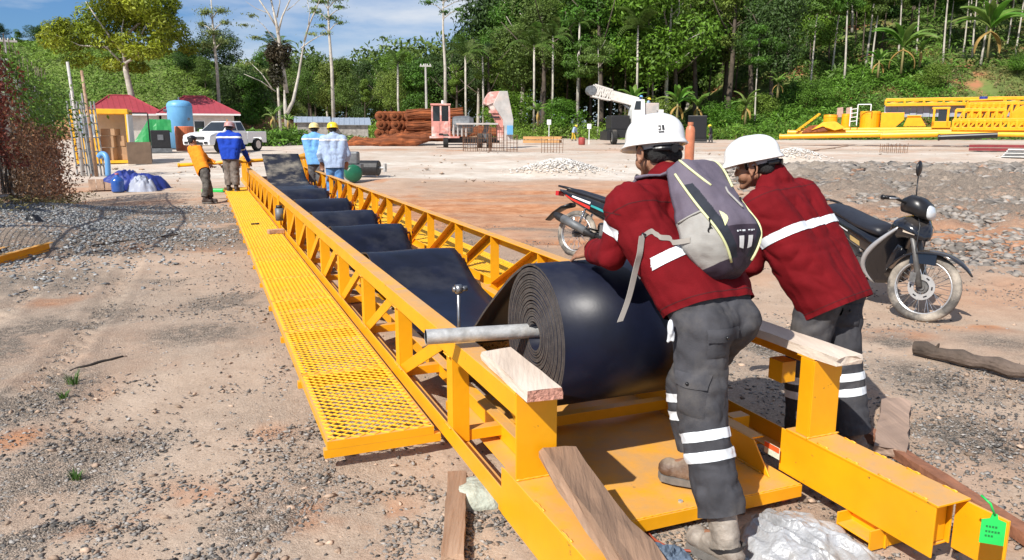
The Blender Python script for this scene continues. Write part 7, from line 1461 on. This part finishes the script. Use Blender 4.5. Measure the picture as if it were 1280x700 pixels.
cover('bush_cover', hr, 80000, 18, 62, 86, 112, .25, 2.3, G6, lambda x, y: smooth(62, 50, x + 8 * (fbm(x * .2, y * .2, 3, 3) - .5)) * np.where(x < 62, 1, 0) * (.25 + .75 * smooth(.3, .5, fbm(x * .25, y * .25, 3, 28))))
cover('bush_cover', hr, 42000, 44, 110, 88, 125, .26, .8, leafmat('slope_grass_leaf', (.16, .20, .05), .3, .5, 0, (.24, .18, .08)), lambda x, y: smooth(.36, .52, fbm(x * .2, y * .2, 4, 29)))
cover('undergrowth', lambda x, y: 0 * x, 50000, -42, 42, 84, 104, .24, 2.2, G2, lambda x, y: smooth(.34, .5, fbm(x * .16, y * .2, 3, 30)) * smooth(84, 90, y + 3 * (fbm(x * .3, y * .3, 2, 3) - .5)) * np.where(x < -30, .5, 1))
cover('undergrowth', lambda x, y: 0 * x, 9000, -26, -17, 58, 66, .22, 1.3, G6, lambda x, y: smooth(.3, .5, fbm(x * .3, y * .3, 3, 31)))
cover('grass_patch', lambda x, y: 0 * x, 2500, -15.5, -11, 63, 68, .2, 1.2, leafmat('grass_patch_leaf', (.16, .26, .05)), lambda x, y: 0 * x + 1)
cover('undergrowth', hr, 26000, 30, 120, 104, 150, .5, 3.4, G1, lambda x, y: smooth(.40, .52, fbm(x * .22, y * .22, 3, 35)))
# far-off wood behind the trees one can tell apart
n = 80000; x = RNG.uniform(-60, 150, n); y = RNG.uniform(140, 165, n); base = np.where(x > 30, .26 * (y - 106) + np.interp(x, [30, 50, 76, 120], [2, 7, 12, 14]), 0); z = base + RNG.uniform(0, 1, n) ** .8 * (13 + 9 * fbm(x * .13, y * .1, 3, 66)) * np.interp(x, [-60, -45, 10, 150], [.75, .8, 1.15, 1.25]); N_ = RNG.normal(0, 1, (n, 3)); N_[:, 1] -= .8; build('far_wood', leafmesh('far_wood', np.stack([x, y, z], 1), N_, .55, .8, .5), G1, None, kind='stuff')
# ---- forest trees one by one
def put_tree(px, d, ytop, **k):
    p = ond(px, d)
    if px > 880 and d > 88: p.z = float(hr(p.x, p.y)) + gz(p.x, p.y) - .1
    elif px < 330 and d > 86: p.z = float(hl(p.x, p.y)) + gz(p.x, p.y) - .1
    h = CAMH + (YH - ytop) / F * d * 1.0 - p.z; return tree(p, h, **k)
ZN = ((345, 'behind the tailgate of the pickup'), (385, 'behind the bare white tree'), (425, 'behind the light blue workers'), (465, 'behind the pale metal roof'), (505, 'behind the left of the rusty stack'), (540, 'behind the right of the rusty stack'), (575, 'behind the pink cab'), (610, 'behind the rebar cages'), (650, 'behind the grey hopper'), (700, 'behind the stacked timber'), (740, 'behind the notice boards'), (775, 'behind the crane boom'), (810, 'behind the crane cab'), (860, 'behind the first white helmet'), (905, 'behind the black generator'), (950, 'behind the second white helmet'), (1000, 'above the left end of the bushes'), (1060, 'above the yellow cylinders'), (1120, 'behind the large banana plant'), (1180, 'above the yellow cab'), (1240, 'above the yellow lattices'))
def zone(q):
    for a, b in ZN:
        if q < a: return b
    return 'above the rusty basket'
ORD = ('first', 'second', 'third', 'fourth', 'fifth', 'sixth', 'seventh', 'eighth', 'ninth', 'tenth', 'eleventh', 'twelfth', 'thirteenth')
rs = random.Random(5); gi = 0
top = lambda px: np.interp(px, [250, 330, 400, 440, 500, 560, 600, 630, 700, 1280], [70, 62, 72, 58, 62, 52, 28, 0, -25, -60])
for row, (d, step, jit) in enumerate(((104, 29, 9), (116, 27, 10), (130, 24, 10), (142, 26, 10))):
    px = 318 + row * 9
    while px < 1330:
        q = px + rs.uniform(-jit, jit); dd = d + rs.uniform(-5, 5); yt = top(q) + rs.uniform(-12, 22) - (0 if q < 620 else rs.uniform(0, 30)) + (14 if row == 0 else 0)
        if not (row == 0 and q > 985):
            kk = rs.choice(('broad', 'tall', 'tall', 'thin', 'broad')); lf_ = rs.choice((G1, G1, G2, G3, G2) if row < 2 else (G1, G3, G3)); slim_ = rs.random() < .45
            if q > 985 and row in (1, 2): kk = 'thin' if rs.random() < .6 else 'tall'; slim_ = True
            put_tree(q, dd, yt, kind=kk, leaf=lf_, bark=rs.choice((BARKP, BARKD, BARKD, BARKD)), label='%s green forest tree with %s trunk, %s row %s' % ({'forest_leaf_mid': 'mid', 'forest_leaf_light': 'light', 'forest_leaf_dark': 'dark'}[lf_.name], 'slender' if slim_ else 'sturdy', ('front', 'second', 'third', 'back')[row], zone(q)), group='forest trees behind the yard', slim=slim_, wid=rs.uniform(.75, 1.05), crown_frac=(rs.uniform(.6, .82) if q < 960 else rs.uniform(.55, .8)) if row else rs.uniform(.50, .70), k=gi); gi += 1
        px += step * (1.25 if q < 600 else 1)
# fine pale trunks on the right slope
for k, px in enumerate((1008, 1034, 1046, 1074, 1082, 1110, 1168, 1176, 1203, 1215, 1243, 1256, 1268)):
    put_tree(px, 106 + (k * 5) % 9, -40 - (k * 13) % 40, kind='thin', leaf=(G1, G2)[k % 2], bark=(BARKP, BARKD, BARKP)[k % 3] if False else BARKP, label='slender pale trunked tree on the right hand slope, %s from the left' % ORD[k], group='pale slender trees on the slope', slim=True, wid=.85, crown_frac=.52, k=k)
for k, (px, d, yt) in enumerate(((948, 101, 112), (905, 99, 118), (640, 97, 108), (700, 97, 116), (815, 98, 112), (1015, 100, 96), (1160, 101, 78), (1260, 102, 66))):
    put_tree(px, d, yt, kind='broad', leaf=(G2, G6)[k % 2], bark=BARKD, label='small bushy bright green tree at the forest edge, ' + zone(px), group='bushy trees at the forest edge', wid=1.25, crown_frac=.86, k=k)
# left: hill-top trees
for k, (px, d, yt) in enumerate(((10, 112, 30), (38, 110, 42), (62, 112, 36), (-20, 110, 20), (90, 120, 25), (215, 108, 50), (240, 106, 58), (262, 104, 70), (300, 100, 78), (318, 98, 88), (275, 112, 30), (205, 114, 40))):
    put_tree(px, d, yt, kind=('broad', 'tall')[k % 2], leaf=(G3, G1)[k % 2], bark=BARKD, label='dark bushy tree on the left hill crest, %s from the left' % ORD[sorted((10, 38, 62, -20, 90, 215, 240, 262, 300, 318, 275, 205)).index(px)], group='trees on the left hill crest', wid=1.2, crown_frac=.85, k=k)
# ---- single trees that stand out
def solo(name, label, p, crown, leaf, trunk, bark, rz=0):
    t = thing(name, label, 'tree', p, rz); build('trunk', trunk, bark, t, True)
    if crown: build('crown', crown, leaf, t)
    return t
d = 84; p = ond(172, d); s = d / F
m = MB(); z0 = p.z; ZZ = lambda y: hz(y, d) - z0; XX = lambda x: (x - 172) * s
m.tube([(0, 0, 0), (XX(170), 0, ZZ(120)), (XX(166), 0, ZZ(92)), (XX(164), .1, ZZ(80)), (XX(167), .2, ZZ(60))], [.42, .33, .26, .18, .05], 10)
for a in ([(166, 92), (160, 78), (150, 66), (118, 52)], [(166, 92), (168, 70), (170, 45), (172, 20)], [(168, 86), (178, 78), (190, 66), (215, 55)], [(150, 66), (140, 64), (110, 62), (85, 50)], [(170, 50), (185, 35), (205, 20), (215, 5)], [(166, 76), (155, 55), (140, 30), (125, 12)], [(178, 78), (184, 60), (200, 40), (230, 30)]):
    m.tube([(XX(x), .8 * math.sin(i * 1.3 + a[0][0]), ZZ(y)) for i, (x, y) in enumerate(a)], [.17, .11, .07, .03], 7)
lob = []
for cx, cy, rx, ry in ((95, 48, 22, 14), (120, 28, 24, 16), (150, 14, 26, 16), (180, 8, 26, 16), (212, 18, 24, 16), (232, 38, 18, 14), (105, 62, 14, 9), (205, 42, 22, 12), (165, 34, 26, 12), (135, 46, 20, 10), (225, 60, 16, 9), (150, 84, 20, 9), (200, 70, 15, 8), (190, 24, 20, 12), (85, 38, 10, 8), (240, 22, 10, 10), (140, -8, 26, 14), (190, -14, 28, 14), (150, 60, 22, 10), (185, 58, 20, 10), (120, 78, 14, 7), (170, 88, 10, 5), (215, 75, 14, 8)):
    for q in range(2): lob.append((XX(cx + rs.uniform(-8, 8)), rs.uniform(-4.5, 4.5), ZZ(cy + rs.uniform(-5, 5)), rx * s * .85, ry * s * 1.05))
solo('broad_tree', 'big spreading yellow green tree behind the red roofs at the left', p, crown_mesh('crown', lob, 22000, .24, .4), G4, m, BARKP)
d = 78; p = ond(361, d); s = d / F; z0 = p.z; ZZ = lambda y: hz(y, d) - z0; XX = lambda x: (x - 361) * s
m = MB(); 
for a, r0 in (([(362, 158), (361, 135), (360, 115)], .30), ([(360, 118), (358, 80), (357, 50), (356, 38), (352, 20), (346, -5)], .24), ([(363, 142), (370, 128), (376, 100), (382, 70), (386, 58)], .20), ([(386, 58), (394, 40), (404, 22), (414, 0)], .11), ([(383, 66), (392, 58), (402, 52), (410, 50)], .08), ([(357, 50), (362, 30), (372, 8), (380, -15)], .12), ([(356, 42), (346, 25), (334, 8), (322, -8)], .11), ([(354, 30), (360, 14), (362, -10)], .08), ([(346, 26), (330, 20), (318, 12)], .05), ([(366, 22), (376, 16), (392, 4)], .05), ([(394, 40), (396, 25), (392, 8)], .05), ([(345, 112), (332, 95), (318, 82)], .07), ([(347, 116), (330, 104), (312, 96)], .07), ([(356, 60), (340, 40), (330, 32)], .06)):
    m.tube([(XX(x), .5 * math.sin(i + a[0][0]), ZZ(y)) for i, (x, y) in enumerate(a)], [r0 * (1 - .75 * i / (len(a) - 1)) for i in range(len(a))], 8)
t = solo('bare_white_tree', 'bare white branched tree with a dark clump of vines behind the pickup', p, None, None, m, BARKP)
lb_ = [(XX(354 + rs.uniform(-8, 10)), rs.uniform(-.8, .8), ZZ(88 + rs.uniform(-22, 20)), 8 * s, 9 * s) for _ in range(9)]; build('vine_clump', crown_mesh('vine_clump', lb_, 2600, .20, .3), leafmat('dark_dry_vine', (.055, .04, .02), .3, .5, 0, (.03, .045, .015)), t)
lb_ = [(XX(x), rs.uniform(-1, 1), ZZ(y), 10 * s, 2.2 * s) for x, y in ((330, 30), (345, 8), (372, 4), (392, 2), (402, 22), (410, 48), (325, 52), (318, 40), (398, 50), (338, 92), (322, 84))]; build('crown', crown_mesh('crown', lb_, 1100, .15, .5, fuzz=1), G5, t)
for px, d, yb_, lobes, lab in ((418, 86, 148, ((418, 4, 16, 5), (408, 12, 18, 4), (430, 10, 18, 4), (402, 24, 12, 3), (434, 20, 12, 3), (418, 30, 16, 4), (408, 40, 12, 3), (430, 36, 10, 3), (416, -8, 20, 6)), 'tall slender tree with flat feathery layers right of the bare white tree'), (557, 96, 150, ((545, 2, 14, 5), (560, 8, 14, 4), (575, 4, 14, 4), (540, 14, 12, 3), (585, 10, 10, 3), (558, 24, 10, 3), (575, 22, 10, 3), (566, -8, 16, 5)), 'tall sparse tree whose open crown rises above the forest top'), (277, 92, 140, ((270, 25, 12, 6), (285, 22, 14, 5), (262, 38, 10, 5), (290, 36, 10, 4), (276, 48, 14, 5), (270, 62, 12, 5), (288, 58, 10, 4)), 'slim tree with pale trunk on the slope right of the yellow green tree')):
    p = ond(px, d); s = d / F; z0 = p.z; ZZ = lambda y: hz(y, d) - z0; XX = lambda x: (x - px) * s; m = MB(); m.tube([(0, 0, 0), (XX(px + 1), 0, ZZ(90)), (XX(px - 1), .2, ZZ(45)), (0, 0, ZZ(2))], [.22, .18, .13, .05], 8)
    for cx, cy, rx, ry in lobes: m.tube([(0, 0, ZZ(cy + 10)), (XX(cx) * .5, .2, ZZ(cy + 3)), (XX(cx), .3, ZZ(cy))], [.07, .05, .02], 5)
    solo('slender_tree', lab, p, crown_mesh('crown', [(XX(a), rs.uniform(-.8, .8), ZZ(b), rx * s * .75, ry * s * .8) for a, b, rx, ry in lobes], 2600, .16, .4, fuzz=1), G5 if px < 500 else G1, m, BARKP)
d = 100; p = ond(832, d); s = d / F; z0 = p.z; ZZ = lambda y: hz(y, d) - z0; XX = lambda x: (x - 832) * s; m = MB()
for a, r0 in (([(831, 120), (831, 80), (832, 50), (832, 20), (833, -10)], .24), ([(832, 70), (846, 60), (862, 52), (872, 48)], .08), ([(832, 88), (848, 78), (862, 66)], .08), ([(832, 52), (824, 30), (828, 5)], .09), ([(832, 48), (842, 25), (840, -5)], .09), ([(832, 62), (818, 48), (808, 38)], .06), ([(832, 30), (846, 15), (850, 2)], .06)): m.tube([(XX(x), .4 * math.sin(i + a[0][0]), ZZ(y)) for i, (x, y) in enumerate(a)], [r0 * (1 - .7 * i / (len(a) - 1)) for i in range(len(a))], 7)
m.tube([(0, 0, 0), (XX(831), 0, ZZ(118))], [.27, .24], 8); solo('leafless_tree', 'tall grey leafless tree standing in front of the forest behind the crane', p, None, None, m, BARKP)
for px, d, yt, lab in ((745, 95, 40, 'straight white trunked tree left of the crane boom tip'), (722, 97, 50, 'thin white trunked tree left of the palm behind the crane'), (942, 99, 30, 'white trunked tree behind the gap between the two helmets')): put_tree(px, d, yt, kind='open', leaf=G1, bark=BARKP, label=lab, group=None, slim=True, wid=.9, crown_frac=.4, k=px)
# ---- palms
FR_ = MB()
for side_ in (-1, 1):
    for k in range(16):
        f = (k + 1) / 17; x = f * 2.6; z = .9 * math.sin(f * 1.9) - .95 * f * f * f; l = .55 * math.sin(math.pi * (.12 + .85 * f)) + .08; FR_.add([(x - .03, 0, z), (x + .05, 0, z), (x + .20, side_ * l, z - .30 * l - .12), (x + .12, side_ * l * .95, z - .32 * l - .12)], [(0, 1, 2, 3)])
FR_.tube([(f * 2.6, 0, .9 * math.sin(f * 1.9) - .95 * f ** 3) for f in np.linspace(0, 1, 8)], [.035 - .028 * f for f in np.linspace(0, 1, 8)], 5)
PALM = leafmat('palm_leaf', (.10, .17, .03), .25, .3); frond0 = None
for px, d, yt, yc, lab in ((667, 98, 38, 62, 'areca palm with drooping fronds left of the taller palm'), (690, 99, 32, 52, 'taller areca palm right of the drooping one behind the notice board'), (793, 97, 14, 40, 'tall palm rising directly behind the crane cab'), (722, 101, 22, 36, 'thin palm between the paired palms and the crane'), (583, 98, 52, 72, 'palm behind the pink hopper in front of the forest'), (604, 100, 58, 74, 'shorter palm just right of the palm behind the hopper'), (500, 99, 66, 82, 'small palm behind the rusty mesh stack'), (352, 84, 48, 66, 'palm with dark fronds just left of the bare white tree')):
    p = ond(px, d); hh = hz(yc, d) - p.z; t = thing('palm_tree', lab, 'palm tree', p, rs.uniform(0, 6), 'palms at the forest edge'); m = MB(); m.tube([(0, 0, 0), (.1, .05, hh * .5), (0, 0, hh)], [.17, .13, .11], 9); build('trunk', m, BARKP, t, True); sc = (yc - yt) / F * d / 2.0
    for k in range(15):
        a = k * 2.4; el = (.75, .35, -.1, -.5)[k % 4]; R_ = Matrix.Rotation(a, 4, 'Z') @ Matrix.Rotation(-el, 4, 'Y') @ Matrix.Scale(sc * (.9 + .2 * (k % 3) / 2), 4)
        if frond0 is None: frond0 = build('frond', FR_, PALM, t, False, loc=(0, 0, hh), rot=R_)
        else: inst(frond0, 'frond', (0, 0, hh), t, R_)
# ---- banana plants
BL = MB(); rows = []
for i in range(11):
    f = i / 10; w = .22 * math.sin(math.pi * min(1, .06 + f * .96)) ** .6; x = 2.2 * f * (1 - .12 * f); z = 1.25 * f - 1.45 * f * f; rows.append([(x, -w, z - .10), (x, -w * .5, z + .01), (x, 0, z - .03), (x, w * .5, z + .01), (x, w, z - .10)])
BL.grid(rows); BANA = mat('banana_leaf', (.16, .28, .05), .4, 0, .2, 1.5, objvar=.03, trans=.35); leaf0 = None; dl0 = None
DEADL = mat('dead_banana_leaf', (.30, .19, .05), .8, 0, .3, 2)
def banana(px, d, yb_, yt, lab, n=9, on=None):
    global leaf0, dl0
    p = ond(px, d); p.z = hz(yb_, d); hh = (yb_ - yt) / F * d; t = thing('banana_plant', lab, 'banana plant', p, rs.uniform(0, 6), 'banana plants'); st = hh * .42; m = MB(); m.tube([(0, 0, -.6), (.03, 0, st * .5), (0, 0, st)], [.17, .14, .09], 9); build('stem', m, mat('banana_stem', (.26, .22, .09), .8) if 'banana_stem' not in MT else MT['banana_stem'], t, True); sc = hh * .55 / 1.9
    for k in range(n):
        a = k * 2.4 + .4; el = (.95, .6, .3, .75)[k % 4] - (.5 if k == n - 1 else 0); R_ = Matrix.Rotation(a, 4, 'Z') @ Matrix.Rotation(-el, 4, 'Y') @ Matrix.Scale(sc * rs.uniform(.8, 1.1), 4)
        if leaf0 is None: leaf0 = build('leaf', BL, BANA, t, True, loc=(0, 0, st * .95), rot=R_)
        else: inst(leaf0, 'leaf', (0, 0, st * .95), t, R_)
    for k in range(2):
        R_ = Matrix.Rotation(k * 2.9 + px, 4, 'Z') @ Matrix.Rotation(.9, 4, 'Y') @ Matrix.Scale(sc * .7, 4)
        if dl0 is None: dl0 = build('dead_leaf', BL, DEADL, t, True, loc=(0, 0, st * .8), rot=R_)
        else: inst(dl0, 'dead_leaf', (0, 0, st * .8), t, R_)
for a in ((1118, 104, 90, 22, 'large banana plant on the right slope above the yellow store', 12), (1140, 105, 82, 48, 'smaller banana plant just right of the large one on the slope', 8), (1222, 105, 72, -6, 'tall banana plant high on the right slope near the edge', 12), (1090, 103, 95, 58, 'ragged banana plant just left of the large one on the slope', 7), (845, 93, 150, 100, 'banana plant behind the first white helmet', 10), (870, 94, 150, 108, 'banana plant right of the one behind the first helmet', 9), (930, 95, 150, 108, 'banana plant at the edge of the bushes behind the second helmet', 8), (790, 94, 146, 100, 'banana plant behind the crane boom', 7), (672, 95, 152, 122, 'low banana plant behind the stacked timber', 8), (344, 62, 158, 128, 'banana plant behind the tailgate of the pickup', 10), (362, 64, 160, 138, 'small banana plant under the bare white tree', 8), (968, 97, 118, 88, 'banana plant in the shade of the forest left of the bushes', 8)): banana(a[0], a[1], a[2], a[3], a[4], a[5])
# ---- vines on the fence and weeds along the gravel bank
def vine(name, label, f0, f1, z0, z1, n, leaf, size, thick, cat):
    f = RNG.uniform(f0, f1, n); z = z0 + (z1 - z0) * RNG.uniform(0, 1, n); k = fbm(f * 26, z * 1.6, 4, 44 + n % 7); keep = k > (.44 if n > 9000 else .40); f, z, k = f[keep], z[keep], k[keep]; B = np.array(A0)[None] + np.array(B0 - A0)[None] * f[:, None]; off = RNG.normal(0, 1, len(f)) * thick * (.4 + 1.6 * (k - .4) / .3); nrm = np.array([.92, .39, 0]); P = B + nrm[None] * off[:, None]; P[:, 2] = gz0(P[:, 0], P[:, 1]) + z; N_ = np.tile(nrm + [0, -.4, .5], (len(f), 1)) * np.sign(off + .02)[:, None]
    c = P.mean(0); t = thing('climbing_vine', label, cat, vec(c[0], c[1], gz(c[0], c[1]))); P2 = P - np.array(t.matrix_world.translation); build('foliage', leafmesh('foliage', P2, N_, size, .8, .7), leaf, t)
    m = MB()
    for q in range(14): ff = f0 + (f1 - f0) * (q + .5) / 14; b = A0.lerp(B0, ff); g = gz(b.x, b.y); m.tube([b + vec(.03 * math.sin(i + q), .02, g + z0 * .3 + (z1 - .1) * i / 6) - t.matrix_world.translation for i in range(7)], .010, 5)
    build('stem', m, BARKD, t, True); return t
vine('climbing_vine', 'dry rust brown vine covering the lower part of the wire fence', .47, .97, .1, 1.75, 18000, DRYL, .042, .16, 'vine'); vine('climbing_vine', 'green leafy vine hanging over the top of the wire fence', .53, .98, 1.5, 2.75, 6500, G6, .055, .20, 'vine'); vine('climbing_vine', 'dark red brown vine strand hanging near the left of the fence', .43, .50, .6, 2.6, 1800, leafmat('red_brown_vine_leaf', (.24, .07, .04)), .05, .14, 'vine')
cover('weeds', lambda x, y: 0 * x, 6000, -11.5, -7.2, 11, 19.5, .05, .35, leafmat('weed_leaf', (.17, .15, .06)), lambda x, y: np.exp(-((x - (-6.6 - .423 * (y - 8.2)) - .35) / .35) ** 2) * .8)
# ================================================================== one mesh per piece: separate what lies apart
def split_pieces():
    deps = {}
    for o in list(S.objects):
        if o.type != 'MESH' or o.parent is None or o.get('kind') in ('stuff', 'structure'): continue
        deps.setdefault(o.data.name, []).append(o)
    skip = ('crown', 'foliage', 'leaf', 'body', 'shirt', 'trousers', 'hair')
    for nm, obs in deps.items():
        me = obs[0].data; n = len(me.vertices)
        if n < 8 or n > 60000 or obs[0].name.split('.')[0] in skip: continue
        co = np.empty(n * 3); me.vertices.foreach_get('co', co); co = co.reshape(-1, 3)
        e = np.empty(len(me.edges) * 2, np.int32); me.edges.foreach_get('vertices', e); e = e.reshape(-1, 2)
        lab = np.arange(n)
        while True:
            a = np.minimum(lab[e[:, 0]], lab[e[:, 1]]); old = lab.copy(); np.minimum.at(lab, e[:, 0], a); np.minimum.at(lab, e[:, 1], a); lab = lab[lab]
            if (old == lab).all(): break
        ids, isl = np.unique(lab, return_inverse=True); k = len(ids)
        if k < 2 or k > 300: continue
        lo = np.full((k, 3), 1e9); hi = -lo; np.minimum.at(lo, isl, co); np.maximum.at(hi, isl, co); size = (hi - lo).max(1)
        gap = np.maximum(0, np.maximum(lo[:, None] - hi[None], lo[None] - hi[:, None])); near = np.sqrt((gap ** 2).sum(2)) <= np.maximum(.02, .5 * np.maximum(size[:, None], size[None]))
        pc = np.arange(k)
        for i in range(k):
            for q in np.nonzero(near[i])[0]:
                if pc[q] != pc[i]: pc[pc == max(pc[q], pc[i])] = min(pc[q], pc[i])
        gr = np.unique(pc)
        if len(gr) < 2: continue
        out = []
        for g in gr:
            bm = bmesh.new(); bm.from_mesh(me); bm.verts.ensure_lookup_table(); keep = pc[isl] == g
            bmesh.ops.delete(bm, geom=[v for v in bm.verts if not keep[v.index]], context='VERTS'); m2 = me.copy(); bm.to_mesh(m2); bm.free(); out.append(m2)
        for o in obs:
            for m2 in out[1:]:
                c = o.copy(); c.data = m2; COL.objects.link(c)
            o.data = out[0]
split_pieces()
